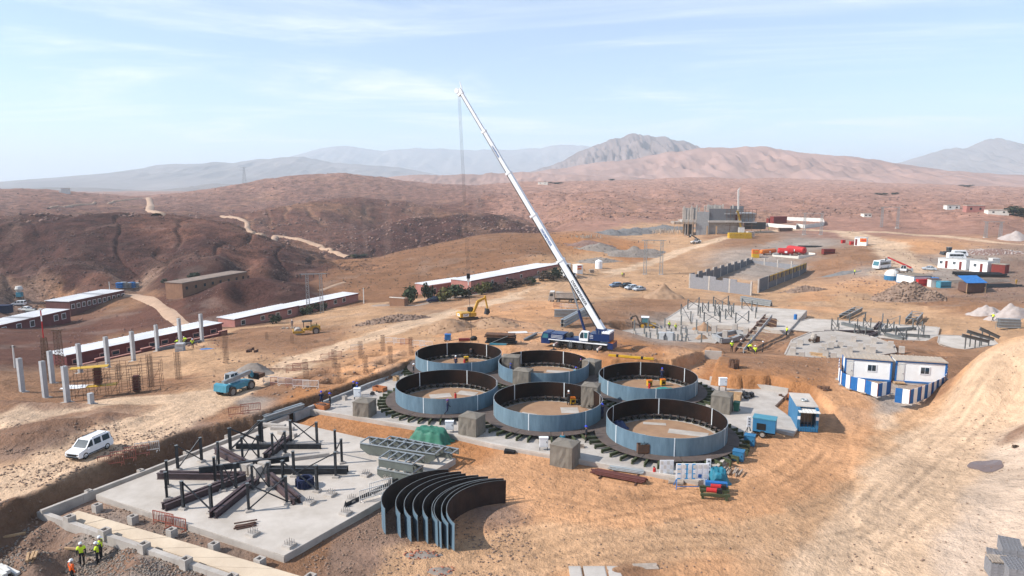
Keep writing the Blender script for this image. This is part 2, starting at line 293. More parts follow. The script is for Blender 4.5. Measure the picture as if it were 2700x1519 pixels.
def height(x,y):
    x=np.asarray(x,float);y=np.asarray(y,float)
    h=base_h(x,y);D=np.hypot(x,y);rk=rockiness(x,y)
    d,s,al=polydist(x,y,PAD+PAD[:1]);ins=inpoly(x,y,PAD);sd=np.where(ins,-d,d)+fbm(x*.7,y*.7,3,5)*.35
    k=sstep(-.08,.45,sd);lf=sstep(2,-4,x)*sstep(97,93,y);h=h*k+(0+np.minimum(h,0)*.2-.45*lf*sstep(-2.2,-1.2,sd))*(1-k)+lf*.25*np.exp(-((sd-1.2)/.9)**2)
    for bx_,by_,rx,ry,rot,hh in BUMP:
        dx,dy=x-bx_,y-by_;sel=(np.abs(dx)<2.2*max(rx,ry)) & (np.abs(dy)<2.2*max(rx,ry))
        if not sel.any():continue
        dx,dy=dx[sel],dy[sel];u=(dx*math.cos(rot)+dy*math.sin(rot))/rx;v=(-dx*math.sin(rot)+dy*math.cos(rot))/ry
        q=u*u+v*v;q=q*(1+.35*fbm(x[sel]*.9/min(ry,3),y[sel]*.9/min(ry,3),2,8));h[sel]+=hh*(np.exp(-q*q*1.0) if hh<0 else np.exp(-q*1.1))
    site=sstep(2.5,9,D*0+np.abs(sd))*sstep(20,60,D)
    h=h+fbm(x*.35,y*.35,4,3)*(.05+.10*site)*sstep(900,120,D)*(1-.6*(sd<0))
    h=h+rk*(fbm(x*.045,y*.045,5,21,.58)*np.clip(D*.006,0,2.6)+np.abs(fbm(x*.013,y*.013,4,23))*-np.clip(D*.010,0,5)+np.clip(D*.004,0,1.8))
    h=h-1.3*rk*gully(x,y,D)
    h=h+(1-rk)*fbm(x*.03,y*.03,4,27)*np.clip((D-150)*.004,0,1.2)
    for pl,z in CARVE:                            # graded level under each far slab
        d=polydist(x,y,pl+pl[:1])[0];w=np.where(inpoly(x,y,pl),1,sstep(2.6,.5,d));h=h*(1-w)+(z-.3)*w
    return h
def hz(x,y):return float(height(np.array([x]),np.array([y]))[0])
_T=np.geomspace(38,2600,900)
def G(px,py,lift=0.):
    """where the sight line meets the ground"""
    d=ray(px,py);k=math.hypot(d[0],d[1]);X=d[0]/k*_T;Y=d[1]/k*_T;Z=CAM_H+d[2]/k*_T
    b=Z-height(X,Y);i=int(np.argmax(b<0)) or len(_T)-1;t0,t1=_T[i-1],_T[i];w=b[i-1]/(b[i-1]-b[i]+1e-9);t=t0+(t1-t0)*min(1,max(0,w))
    return Vector((d[0]/k*t,d[1]/k*t,CAM_H+d[2]/k*t+lift))
def GQ(k,x,y,lift=0.):return G(*Q(k,x,y),lift)
def on(x,y,lift=0.):return Vector((x,y,hz(x,y)+lift))

# ------------------------------------------------------------------ ground colours (soil kinds, plus shade painted on the left cut)
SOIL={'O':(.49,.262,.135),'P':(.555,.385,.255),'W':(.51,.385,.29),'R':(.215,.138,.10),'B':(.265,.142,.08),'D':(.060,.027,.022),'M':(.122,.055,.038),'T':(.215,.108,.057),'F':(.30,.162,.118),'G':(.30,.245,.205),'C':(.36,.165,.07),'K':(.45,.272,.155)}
ANCH=[(1700,1350,'O'),(1500,1420,'O'),(1350,1250,'O'),(1900,1300,'O'),(2100,1220,'O'),(1250,1450,'O'),(1800,1480,'O'),(2050,1400,'K'),(1650,1500,'B'),(1250,1160,'C'),(1000,1080,'C'),(800,1080,'C'),
        (2300,1400,'P'),(2500,1180,'P'),(2600,1080,'P'),(2640,1330,'W'),(2250,1480,'P'),(2450,1280,'P'),(2690,1200,'W'),(2600,1450,'W'),(2690,1000,'P'),(2530,985,'B'),(2580,945,'O'),(2560,1010,'O'),(2650,915,'O'),(2600,1000,'P'),
        (2250,1090,'O'),(2200,1230,'O'),(2120,1230,'B'),(2380,1070,'G'),(2350,1130,'P'),(2500,1060,'B'),
        (150,1450,'R'),(320,1470,'R'),(40,1380,'R'),(500,1500,'R'),(900,1470,'R'),(1030,1440,'R'),(1000,1350,'R'),(850,1450,'B'),(1100,1480,'B'),(1280,1330,'R'),(200,1400,'R'),(260,1440,'G'),(400,1490,'G'),
        (80,1260,'K'),(350,1130,'K'),(200,1210,'K'),(500,1060,'K'),(380,1170,'R'),(250,1235,'R'),(480,1120,'R'),(60,1180,'R'),(150,1162,'R'),(250,1138,'R'),(320,1120,'R'),(60,1060,'B'),(150,1080,'B'),(300,1040,'B'),(650,1060,'G'),(600,1080,'B'),(700,1035,'B'),
        (250,1000,'B'),(350,980,'K'),(500,940,'K'),(550,960,'K'),(430,1010,'B'),(600,900,'B'),(800,900,'B'),(800,960,'K'),(1000,880,'K'),(900,830,'K'),(850,990,'B'),(950,980,'O'),(1050,930,'O'),(1150,880,'K'),
        (1250,900,'O'),(1400,870,'K'),(1350,920,'O'),(1450,925,'O'),(1700,930,'C'),(1800,945,'O'),(1650,915,'C'),(1400,820,'O'),(1500,780,'K'),(1550,730,'K'),(1700,720,'K'),(1650,780,'K'),(1600,840,'B'),(1700,800,'B'),
        (1750,880,'G'),(1850,890,'G'),(1930,900,'B'),(1950,920,'B'),(2000,960,'B'),(2100,980,'B'),(1900,985,'C'),(2000,1010,'C'),(2100,1025,'C'),(2200,900,'B'),(2250,860,'K'),(2400,910,'B'),(2400,830,'K'),(2550,860,'K'),(2450,960,'B'),
        (1900,760,'K'),(2050,780,'K'),(2150,790,'O'),(2250,790,'K'),(2300,760,'O'),(2200,690,'B'),(2300,670,'B'),(2450,640,'O'),(2550,690,'G'),(2500,720,'G'),(2600,760,'R'),(2680,700,'R'),(2600,820,'B'),(2500,800,'B'),(2350,720,'G'),(2100,650,'G'),(2000,700,'G'),
        (1800,640,'K'),(1950,630,'B'),(1700,610,'K'),(1650,660,'C'),(1550,650,'C'),(1560,690,'K'),(1600,590,'F'),(2200,600,'F'),(2500,590,'F'),
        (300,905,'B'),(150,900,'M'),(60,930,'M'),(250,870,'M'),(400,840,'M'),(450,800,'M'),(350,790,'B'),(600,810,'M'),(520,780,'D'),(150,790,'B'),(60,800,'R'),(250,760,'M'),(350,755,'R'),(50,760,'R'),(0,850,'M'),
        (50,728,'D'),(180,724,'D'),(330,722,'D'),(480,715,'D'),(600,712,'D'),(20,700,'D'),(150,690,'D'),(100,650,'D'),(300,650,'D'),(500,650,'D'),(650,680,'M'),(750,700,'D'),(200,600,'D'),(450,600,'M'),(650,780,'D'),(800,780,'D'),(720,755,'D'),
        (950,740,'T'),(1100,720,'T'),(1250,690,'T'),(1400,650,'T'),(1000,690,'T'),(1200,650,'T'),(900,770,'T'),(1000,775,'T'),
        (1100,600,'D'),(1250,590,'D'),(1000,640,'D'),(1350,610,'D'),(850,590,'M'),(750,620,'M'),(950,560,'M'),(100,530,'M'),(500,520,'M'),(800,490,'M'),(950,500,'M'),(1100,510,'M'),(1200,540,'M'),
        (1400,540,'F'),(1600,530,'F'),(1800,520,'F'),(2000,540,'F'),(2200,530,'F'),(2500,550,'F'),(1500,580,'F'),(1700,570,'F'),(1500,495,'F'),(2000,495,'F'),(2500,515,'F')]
ROADS=[  # polylines in the frame, width in metres, soil
    ([(-60,1305),(60,1258),(200,1210),(330,1152),(450,1097),(560,1050),(700,990),(850,930),(960,895),(1060,862),(1150,835),(1240,812),(1330,790),(1420,765),(1550,728),(1680,705),(1800,660),(1900,630),(2000,612),(2120,606),(2250,612),(2400,618),(2560,630),(2700,645)],8,'P'),
    ([(-60,1130),(120,1085),(300,1060),(460,1052),(560,1035)],6.5,'P'),([(480,985),(530,940),(500,905),(600,870),(800,850),(1000,800),(1100,790)],7,'K'),
    ([(1240,812),(1350,835),(1390,870),(1330,895),(1200,880)],7,'O'),([(1420,780),(1500,745),(1560,720)],14,'K'),
    ([(2230,612),(2330,640),(2370,680),(2420,700),(2360,720)],15,'P'),([(1700,705),(1720,750),(1850,775),(2000,800),(2150,800),(2300,812),(2480,845),(2560,850),(2700,845)],6.5,'K'),
    ([(1100,1519),(1500,1440),(1900,1400),(2150,1330),(2350,1200),(2480,1090),(2600,985),(2700,900)],7,'K'),([(1250,1270),(1600,1330),(1900,1330),(2150,1230),(2230,1100),(2200,1050)],7,'O'),([(2250,1560),(2350,1350),(2500,1150),(2640,1000)],8,'P'),
    ([(1000,805),(1100,805),(1200,785),(1350,745),(1480,725)],4.0,'G')]
RUTS=[[(1300,1290),(1480,1330),(1700,1380),(1950,1400),(2200,1340),(2400,1180),(2550,1030)],[(1240,1500),(1500,1400),(1800,1350),(2080,1290),(2230,1180),(2240,1080)],[(1380,1519),(1650,1430),(1950,1430),(2250,1380),(2450,1210),(2620,1040)],[(1420,1240),(1650,1290),(1900,1310),(2080,1250),(2190,1150)],[(1300,1400),(1480,1370),(1700,1330),(1850,1310)],[(1500,1519),(1800,1460),(2100,1460),(2300,1430),(2500,1300)],
        [(-40,1320),(100,1255),(250,1200),(380,1135),(500,1085),(640,1020),(800,955),(950,905),(1080,860)],[(-40,1280),(80,1240),(220,1190),(350,1130),(470,1080),(600,1030),(780,950),(950,895)],[(0,1120),(150,1090),(320,1070),(470,1060),(570,1040)],[(1240,815),(1340,830),(1385,865),(1330,890)],[(1260,810),(1370,835),(1410,870)]]
def soil(x,y,z):
    a,b=warp(x,y);wn=.02+.0;a2=a+fbm(x*.06,y*.06,3,41)*.03+fbm(x*.25,y*.25,3,44)*.02;b2=b+fbm(x*.06,y*.06,3,42)*.04+fbm(x*.25,y*.25,3,45)*.02
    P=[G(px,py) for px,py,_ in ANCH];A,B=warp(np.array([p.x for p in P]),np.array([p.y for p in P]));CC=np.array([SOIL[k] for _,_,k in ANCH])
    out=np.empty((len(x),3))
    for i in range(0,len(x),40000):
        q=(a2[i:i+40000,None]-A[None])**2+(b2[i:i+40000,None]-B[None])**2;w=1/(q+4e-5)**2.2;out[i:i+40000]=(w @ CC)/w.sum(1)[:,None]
    D=np.hypot(x,y)
    for pts,wd,key in ROADS:
        pl=[tuple(G(px,py)[:2]) for px,py in pts];xs=[p[0] for p in pl];ys=[p[1] for p in pl]
        sel=(x>min(xs)-15) & (x<max(xs)+15) & (y>min(ys)-15) & (y<max(ys)+15)
        if not sel.any():continue
        d,s,al=polydist(x[sel],y[sel],pl);lat=d*s+fbm(al*.05,al*0,2,51)*1.2
        m=sstep(wd*.62,wd*.35,d+fbm(x[sel]*.3,y[sel]*.3,3,52)*wd*.22)*.95
        st=vnoise(lat*2.6,al*.035,53)*.6+vnoise(lat*5.5,al*.06,54)*.4
        c=np.array(SOIL[key])[None]*(.82+.36*st)[:,None]
        out[sel]=out[sel]*(1-m[:,None])+c*m[:,None]
    for bx_,by_,rx,ry,rot,hh in BUMP:         # tipped spoil is darker than the graded ground
        if hh<.35 or math.hypot(bx_,by_)>140:continue
        dx,dy=x-bx_,y-by_;u=(dx*math.cos(rot)+dy*math.sin(rot))/rx;v=(-dx*math.sin(rot)+dy*math.cos(rot))/ry;m=sstep(1.3,.5,np.hypot(u,v)+fbm(x*.8,y*.8,3,57)*.5)[:,None]*.85;out=out*(1-m)+np.array([.20,.112,.072])[None]*m
    d,s,al=polydist(x,y,PAD+PAD[:1]);sd=np.where(inpoly(x,y,PAD),-d,d);m=(sstep(1.3,.4,sd)*sstep(-1.9,-.9,sd)*sstep(2,-4,x)*sstep(97,93,y))[:,None]*.85;out=out*(1-m)+np.array([.125,.072,.045])[None]*m     # damp cut soil, darkened further for the shade on this left cut face
    for pts in RUTS:
        pl=[tuple(G(px,py)[:2]) for px,py in pts];sel=(x>min(q[0] for q in pl)-3) & (x<max(q[0] for q in pl)+3) & (y>min(q[1] for q in pl)-3) & (y<max(q[1] for q in pl)+3) & (D<130)
        if not sel.any():continue
        d,s,al=polydist(x[sel],y[sel],pl);g_=(.5+.5*vnoise(al*.25,al*0,58))*sstep(-.2,.3,fbm(x[sel]*.15,y[sel]*.15,2,59)+.25)
        f=1-.17*g_*np.exp(-((d-.95)/.24)**2)+.10*g_*np.exp(-((d-.45)/.2)**2)+.08*g_*np.exp(-((d-1.45)/.2)**2);out[sel]*=f[:,None]
    e=1.0;n1=fbm(x*.22,y*.22,4,61);n2=fbm(x*.03,y*.03,3,62);rk=rockiness(x,y)
    out*=(1+.22*n1+.14*n2)[:,None]
    g=sstep(.15,.5,fbm(x*.11,y*.11,4,63))*sstep(30,45,D)*sstep(600,200,D)*.22*(1-rk)          # gravelly patches
    out=out*(1-g[:,None])+np.array([.29,.24,.20])[None]*g[:,None]*(1+.3*n1[:,None])
    r=rk*sstep(.12,.45,fbm(x*.08/np.maximum(1,D/400),y*.08/np.maximum(1,D/400),5,64,.6))*.28      # bare rock and scree
    out=out*(1-r[:,None])+np.array([.21,.13,.10])[None]*r[:,None]
    o=rk*sstep(.25,.55,fbm(x*.02,y*.02,4,66))*.5;out=out*(1-o[:,None])+np.array([.24,.125,.07])[None]*o[:,None]
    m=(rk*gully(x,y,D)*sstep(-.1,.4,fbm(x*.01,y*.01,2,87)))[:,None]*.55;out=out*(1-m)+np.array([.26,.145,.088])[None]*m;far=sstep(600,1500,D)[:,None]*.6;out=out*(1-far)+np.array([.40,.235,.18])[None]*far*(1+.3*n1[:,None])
    return np.clip(out,.01,.9)

def grid_mesh(name,X,Y,Z,mat,wrap=False,smooth=True,col=None,alpha=None):
    r,c=X.shape;v=np.stack([X,Y,Z],-1).reshape(-1,3);i=np.arange(r-1)[:,None]*c;j=np.arange(c if wrap else c-1)[None];jn=(j+1)%c
    q=np.stack([i+j,i+jn,i+c+jn,i+c+j],-1).reshape(-1,4)
    me=bpy.data.meshes.new(name);me.vertices.add(len(v));me.vertices.foreach_set('co',v.ravel());me.loops.add(q.size);me.loops.foreach_set('vertex_index',q.ravel().astype(np.int32))
    me.polygons.add(len(q));me.polygons.foreach_set('loop_start',np.arange(0,q.size,4,dtype=np.int32));me.polygons.foreach_set('use_smooth',np.full(len(q),smooth));me.update(calc_edges=True)
    if col is not None:
        ca=me.color_attributes.new('soil','FLOAT_COLOR','POINT');ca.data.foreach_set('color',np.concatenate([col,(np.ones((len(col),1)) if alpha is None else alpha[:,None])],1).ravel())
    me.materials.append(mat);return me
def soil_mat():
    m=bpy.data.materials.new('soil');m.use_nodes=True;t=m.node_tree;b=t.nodes['Principled BSDF'];b.inputs['Roughness'].default_value=.95;b.inputs['Specular IOR Level'].default_value=.1
    n=t.nodes.new;l=t.links.new;at=n('ShaderNodeAttribute');at.attribute_name='soil';g=n('ShaderNodeNewGeometry')
    def noise(s,d=6,r=.6):
        q=n('ShaderNodeTexNoise');q.inputs['Scale'].default_value=s;q.inputs['Detail'].default_value=d;q.inputs['Roughness'].default_value=r;l(g.outputs['Position'],q.inputs['Vector']);return q
    a,c,e=noise(1.1,8,.72),noise(.12,8,.7),noise(8.,6,.75)
    def mul(A,B,op='MULTIPLY'):
        q=n('ShaderNodeMath');q.operation=op
        for i,z in enumerate((A,B)):
            if isinstance(z,(int,float)):q.inputs[i].default_value=z
            else:l(z,q.inputs[i])
        return q.outputs[0]
    s=mul(mul(mul(a.outputs[0],1.0),mul(c.outputs[0],.9),'ADD'),mul(e.outputs[0],.75),'ADD')     # about 1.2
    sg=mul(mul(mul(s,-1.33,'ADD'),mul(mul(at.outputs['Alpha'],2.6),.9,'ADD')),1.0,'ADD');sg=mul(sg,.22,'MAXIMUM')
    vm=n('ShaderNodeVectorMath');vm.operation='SCALE';l(at.outputs['Color'],vm.inputs[0]);l(sg,vm.inputs['Scale']);l(vm.outputs[0],b.inputs['Base Color'])
    b1=n('ShaderNodeBump');b1.inputs['Strength'].default_value=.5;b1.inputs['Distance'].default_value=.16;l(a.outputs[0],b1.inputs['Height'])
    b2=n('ShaderNodeBump');b2.inputs['Strength'].default_value=.9;b2.inputs['Distance'].default_value=1.6;l(c.outputs[0],b2.inputs['Height']);l(b1.outputs[0],b2.inputs['Normal'])
    l(b2.outputs[0],b.inputs['Normal']);MATS['soil']=m;return m
soil_mat()
AZ=np.radians(np.concatenate([np.arange(-180,-46,4),np.arange(-46,46,.125),np.arange(46,180,4)]))
DD=np.concatenate([[1.5,10,20,28,34],np.geomspace(38,1700,640),np.geomspace(1740,24000,60)])
TX=DD[:,None]*np.sin(AZ)[None];TY=DD[:,None]*np.cos(AZ)[None];TZ=height(TX,TY)
_fa=np.unwrap(AZ);_ld=np.log(DD)
def height(x,y):                                  # from here on: read the built ground
    x=np.asarray(x,float);y=np.asarray(y,float);a=np.interp(np.arctan2(x,y),AZ,np.arange(len(AZ)));b=np.interp(np.log(np.maximum(np.hypot(x,y),1.5)),_ld,np.arange(len(DD)))
    i=np.clip(a.astype(int),0,len(AZ)-2);j=np.clip(b.astype(int),0,len(DD)-2);u=a-i;v=b-j
    return (TZ[j,i]*(1-u)+TZ[j,i+1]*u)*(1-v)+(TZ[j+1,i]*(1-u)+TZ[j+1,i+1]*u)*v
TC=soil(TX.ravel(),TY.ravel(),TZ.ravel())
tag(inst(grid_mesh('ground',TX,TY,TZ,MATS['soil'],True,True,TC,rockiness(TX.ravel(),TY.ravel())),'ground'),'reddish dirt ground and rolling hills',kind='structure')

# ------------------------------------------------------------------ mountains
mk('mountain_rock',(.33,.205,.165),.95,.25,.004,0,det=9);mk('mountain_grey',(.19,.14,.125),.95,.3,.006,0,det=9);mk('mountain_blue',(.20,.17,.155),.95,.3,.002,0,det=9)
def mountain(name,label,crest,D,depth,mat,seed,gul=.22,zb=-20,n=260,m=46):
    P=[pd(x,y,D) for x,y in crest];s=np.linspace(0,len(P)-1,n);k=np.arange(len(P))
    cx=np.interp(s,k,[p.x for p in P]);cyy=np.interp(s,k,[p.y for p in P]);cz=np.interp(s,k,[p.z for p in P])
    L_=math.hypot(cx[-1]-cx[0],cyy[-1]-cyy[0]);f=9/L_
    cz=cz+fbm(cx*f*2.2,cx*0+seed,6,seed,.6)*(cz-zb)*.085
    t=np.linspace(-1,1,m)[:,None];tt=np.sign(t)*np.abs(t)**1.25
    X=cx[None]+0*t;Y=cyy[None]+tt*depth;hgt=(cz-zb)[None]
    g=1-np.abs(tt)**.85;rid=np.abs(fbm(X*f*3.2+3,Y*f*3.2,4,seed+3))*2
    Z=zb+hgt*np.clip(g,0,1)*(1-gul*(rid-.25)*sstep(0,.25,np.abs(tt))*1.2)-30*(np.abs(tt)>.99)
    o=inst(grid_mesh(name,X,Y,Z,MATS[mat],False,True),name);return tag(o,label,kind='structure')
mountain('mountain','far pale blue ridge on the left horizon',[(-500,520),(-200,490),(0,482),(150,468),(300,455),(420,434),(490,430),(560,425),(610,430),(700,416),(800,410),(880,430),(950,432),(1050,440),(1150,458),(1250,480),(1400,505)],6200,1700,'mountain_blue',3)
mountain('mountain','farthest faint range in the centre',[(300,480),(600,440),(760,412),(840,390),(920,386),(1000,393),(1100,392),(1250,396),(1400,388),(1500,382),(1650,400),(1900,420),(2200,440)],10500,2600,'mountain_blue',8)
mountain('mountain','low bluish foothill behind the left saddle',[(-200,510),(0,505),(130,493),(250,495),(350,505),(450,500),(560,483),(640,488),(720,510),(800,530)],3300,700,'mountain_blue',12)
mountain('mountain','grey conical peak behind the crane boom',[(1300,480),(1400,450),(1480,425),(1540,395),(1590,372),(1640,362),(1685,354),(1740,360),(1800,374),(1870,392),(1960,415),(2100,450),(2250,480)],4300,1500,'mountain_grey',15,.4)
mountain('mountain','long pinkish hill right of the peak',[(1150,485),(1350,462),(1460,445),(1600,425),(1720,405),(1830,386),(1930,383),(2040,392),(2120,402),(2220,412),(2350,428),(2500,448),(2700,462),(2950,485)],2700,950,'mountain_rock',19)
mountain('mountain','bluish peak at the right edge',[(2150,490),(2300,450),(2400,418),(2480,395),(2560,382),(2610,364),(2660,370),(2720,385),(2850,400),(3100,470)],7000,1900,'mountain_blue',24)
mountain('mountain','low tan foothill below the far range',[(900,500),(1000,470),(1080,460),(1180,461),(1300,455),(1420,455),(1550,462),(1700,470),(1900,490)],2050,500,'mountain_rock',28,.15)
# ------------------------------------------------------------------ materials
mk('concrete',(.48,.435,.39),.9,.16,.5,.25,bsc=14,c2=(.33,.29,.255));mk('concrete_dusty',(.43,.385,.34),.9,.16,.4,.25,bsc=14,c2=(.32,.275,.235));mk('concrete_pale',(.54,.485,.43),.9,.12,.35,.2,bsc=10,c2=(.385,.335,.285),det=9);mk('concrete_grey',(.36,.36,.36),.9,.15,1.2,.3,c2=(.25,.25,.25));mk('concrete_beige',(.54,.44,.33),.9,.1,.5,.2,c2=(.44,.35,.26));mk('concrete_column',(.45,.46,.47),.85,.1,1.5,.2,c2=(.34,.35,.36))
mk('concrete_dark',(.06,.055,.05),.9);mk('block_grey',(.25,.245,.26),.95,.2,3,.4,c2=(.18,.18,.19));mk('block_dark',(.14,.14,.15),.95,.2,3,.3)
mk('steel_dark',(.045,.047,.052),.55,.3,2,0,.3);mk('steel_grey',(.17,.18,.18),.5,.2,1.5,0,.4);mk('steel_galv',(.33,.35,.355),.45,.15,2,0,.5);mk('steel_maroon',(.072,.048,.050),.6,.25,1.5);mk('steel_green_grey',(.115,.125,.11),.6,.2,1.2)
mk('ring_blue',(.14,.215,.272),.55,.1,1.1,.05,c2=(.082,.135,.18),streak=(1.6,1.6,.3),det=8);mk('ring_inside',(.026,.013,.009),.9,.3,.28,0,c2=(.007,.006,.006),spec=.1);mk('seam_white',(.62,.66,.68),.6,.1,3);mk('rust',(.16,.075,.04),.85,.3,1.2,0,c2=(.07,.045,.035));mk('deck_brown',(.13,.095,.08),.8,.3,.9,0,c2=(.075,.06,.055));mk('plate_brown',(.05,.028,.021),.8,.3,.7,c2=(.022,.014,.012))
mk('beam_green',(.06,.07,.034),.6,.25,2);mk('beam_black',(.022,.022,.022),.6,.2,2);mk('sand_floor',(.36,.225,.135),.95,.15,.6,.2,c2=(.26,.155,.095));mk('canvas',(.20,.175,.145),.9,.15,1.5,.3,bsc=5,c2=(.155,.135,.11));mk('canvas_dark',(.03,.026,.022),.9)
mk('tarp_green',(.035,.15,.10),.6,.25,1.2,.5,bsc=3);mk('tarp_teal',(.02,.22,.20),.6,.3,2,.5,bsc=4);mk('tarp_blue',(.03,.16,.42),.6,.3,2,.5,bsc=4);mk('tarp_cyan',(.02,.16,.23),.6,.25,2,.5,bsc=4)
mk('white_paint',(.78,.79,.80),.5,.06,2);mk('white_panel',(.80,.80,.78),.55,.05,1.2);mk('off_white',(.62,.60,.56),.7,.12,1);mk('roof_white',(.68,.685,.70),.7,.08,.25,c2=(.50,.50,.51),streak=(.35,2,1));mk('roof_tan',(.41,.34,.27),.6,.12,.8)
mk('blue_paint',(.02,.13,.36),.5,.12,1.5);mk('blue_light',(.03,.15,.29),.5,.12,1.5);mk('blue_crane',(.008,.026,.10),.35,.15,2,spec=.5);mk('blue_navy',(.015,.022,.06),.85,.3,6);mk('cyan_paint',(.06,.23,.31),.45,.15,2)
mk('yellow',(.55,.33,.02),.5,.15,2);mk('yellow_cat',(.50,.28,.035),.5,.2,1.5);mk('orange',(.62,.16,.02),.5,.12,2);mk('red',(.45,.025,.025),.5,.15,2);mk('red_dark',(.17,.025,.02),.7,.2,2);mk('pink_paint',(.56,.29,.24),.8,.1,1);mk('hivis',(.62,.82,.04),.7,.1,8);mk('hivis_orange',(.85,.13,.02),.7,.1,8)
mk('rubber',(.022,.021,.02),.9,.3,6);mk('rubber_dusty',(.075,.055,.042),.95,.3,6);mk('rim',(.30,.27,.24),.6,.2,6);mk('glass',(.02,.035,.045),.08,.1,2,spec=.8);mk('glass_teal',(.05,.16,.19),.08,.1,2,spec=.8);mk('black',(.012,.012,.013),.6,.2,4);mk('chrome',(.6,.6,.62),.25,.05,3,metal=.9)
mk('wood',(.42,.27,.15),.85,.25,3,.2);mk('wood_grey',(.33,.27,.22),.9,.25,3);mk('wood_dark',(.11,.06,.045),.9,.3,3);mk('plywood_red',(.10,.03,.025),.7,.2,2);mk('crate_orange',(.40,.15,.06),.8,.2,3)
mk('wall_maroon',(.17,.048,.046),.9,.2,.8,.3,c2=(.12,.034,.034));mk('wall_brown',(.17,.075,.065),.9,.25,.8,.3,c2=(.12,.05,.046));mk('wall_pink',(.42,.19,.155),.9,.15,.8,.2,c2=(.33,.14,.12));mk('mud',(.30,.165,.10),.95,.2,.6,.4,c2=(.23,.125,.08));mk('roof_mud',(.24,.18,.145),.95,.25,.5,.4);mk('cream',(.70,.66,.58),.8,.1,2)
mk('gravel_grey',(.27,.23,.20),.95,.3,1.2,.9,bsc=4,c2=(.18,.15,.125));mk('gravel_pale',(.44,.38,.35),.95,.2,1.,.8,bsc=4,c2=(.36,.30,.27));mk('gravel_blue',(.21,.20,.195),.95,.2,.8,.6,bsc=3,c2=(.14,.135,.13));mk('dirt_pile',(.36,.23,.145),.95,.2,.8,.8,bsc=3,c2=(.28,.175,.105));mk('stone',(.30,.21,.155),.95,.35,.8,.5,c2=(.18,.12,.09));mk('stone_dark',(.15,.095,.08),.95,.35,.5,.5,c2=(.085,.05,.042));mk('stone_pink',(.27,.17,.135),.95,.3,.5,.4,c2=(.17,.10,.08));mk('brick_red',(.35,.13,.08),.9,.25,3)
mk('leaf_green',(.045,.062,.028),.8,.4,2.5);mk('leaf_olive',(.10,.095,.03),.8,.4,2.5);mk('leaf_dark',(.03,.038,.022),.8,.4,2.5);mk('twig',(.085,.06,.045),.9,.3,4);mk('bark',(.10,.075,.055),.9,.3,5,.4)
mk('rebar',(.13,.075,.05),.8,.3,4);mk('skin',(.28,.15,.10),.7,.1,10);mk('water',(.15,.095,.072),.12,.1,1,spec=.6);mk('asphalt',(.20,.18,.17),.9,.15,.6);mk('track_dirt',(.42,.28,.19),.95,.12,.3)
mk('paper',(.72,.74,.76),.6,.05,3);mk('ink_blue',(.02,.10,.30),.6,.05,3);mk('print_blue',(.05,.32,.62),.6,.08,3);mk('grey_paint',(.28,.29,.30),.5,.15,2);mk('grey_dusty',(.34,.30,.26),.7,.2,2)
SR=R(-27.3);UX=Vector((math.cos(SR),math.sin(SR),0));VX=Vector((-math.sin(SR),math.cos(SR),0))

# ------------------------------------------------------------------ near slab and its footings
ZS=.55
sc_=[pz(253,1304,ZS),pz(749,1465,ZS),pz(1201,1209,ZS),pz(752,1109,ZS)]
t=thing('concrete_slab','large pale square concrete slab in the foreground carrying the star of steel girders','slab',(0,0,0))
MB().prism([p[:2] for p in sc_],-.4,ZS).build('slab_body','concrete_pale',t)
m_=MB()
for a,b in ((sc_[0],sc_[1]),(sc_[1],sc_[2])):       # rough darker shutter band along the two near edges
    d=(b-a).normalized();n=Vector((d.y,-d.x,0));k=(b-a).length;q=0
    while q<k-.3:
        w=min(random.uniform(1.4,2.6),k-q);c=a+d*(q+w/2)+n*.012;m_.box((c.x,c.y,.30+random.uniform(-.03,.03)),(w-.015,.03,.42+random.uniform(-.06,.06)),math.atan2(d.y,d.x));q+=w
m_.build('edge_board_marks','concrete',t)
def wall_between(name,label,a,b,th,z0,z1,mat='concrete',cat='wall',group=None):
    c=(a+b)/2;d=b-a;t=thing(name,label,cat,(c.x,c.y,0),math.atan2(d.y,d.x),group);L_=math.hypot(d.x,d.y);n=max(1,round(L_/3.2));w=L_/n
    for i in range(n):MB().box((-L_/2+(i+.5)*w,0,(z0+z1)/2+random.uniform(-.02,.02)),(w-.02,th,z1-z0)).build('wall_panel',mat,t)
    return t
A0=pz(107,1346,.7)
wall_between('retaining_wall','long low grey concrete wall in the trench along the left side of the near slab',A0,pz(760,1095,.7),.3,-.3,.7,'concrete')
wall_between('retaining_wall','low grey concrete wall along the back left side of the ring slab',pz(775,1088,.75),pz(1062,975,.75),.3,-.3,.75,'concrete_grey')
wall_between('kerb_wall','low concrete kerb wall at the lower left edge beside the diggers',pz(107,1346,.4)+VX*-.1,pz(640,1530,.4),.4,-.3,.42,'concrete')
t=thing('plinth_strip','sloping beige concrete plinth between the kerb wall and the near slab','plinth')
a,b,c,d=pz(205,1346,.5),pz(830,1530,.5),pz(640,1520,.12),pz(165,1362,.12)
for i in range(7):
    f0,f1=i/7+.002,(i+1)/7-.002;p=[a.lerp(b,f0),a.lerp(b,f1),d.lerp(c,f1),d.lerp(c,f0)]
    vs_=p+[Vector((q.x,q.y,-.3)) for q in p];MB().add(vs_,[(3,2,1,0),(0,1,5,4),(2,3,7,6),(1,2,6,5),(3,0,4,7)]).build('plinth_panel','concrete_beige',t)
def pier_mesh():
    m=MB();m.bx(-.32,.32,-.32,-.2,0,.75).bx(-.32,.32,.2,.32,0,.75).bx(-.32,-.2,-.198,.198,0,.75).bx(.2,.32,-.198,.198,0,.75).bx(-.199,.199,-.199,.199,0,.4);return m.mesh('pier_block','concrete')
PIER=pier_mesh()
def piers(l,z,lab,grp,s=1):
    for i,(k,x,y) in enumerate(l):p=pz(*Q(k,x,y),z);o=inst(PIER,'pier_block',None,(p.x,p.y,z-.75*s),(0,0,SR),s);tag(o,ORD[i]+' '+lab,'pier block',grp)
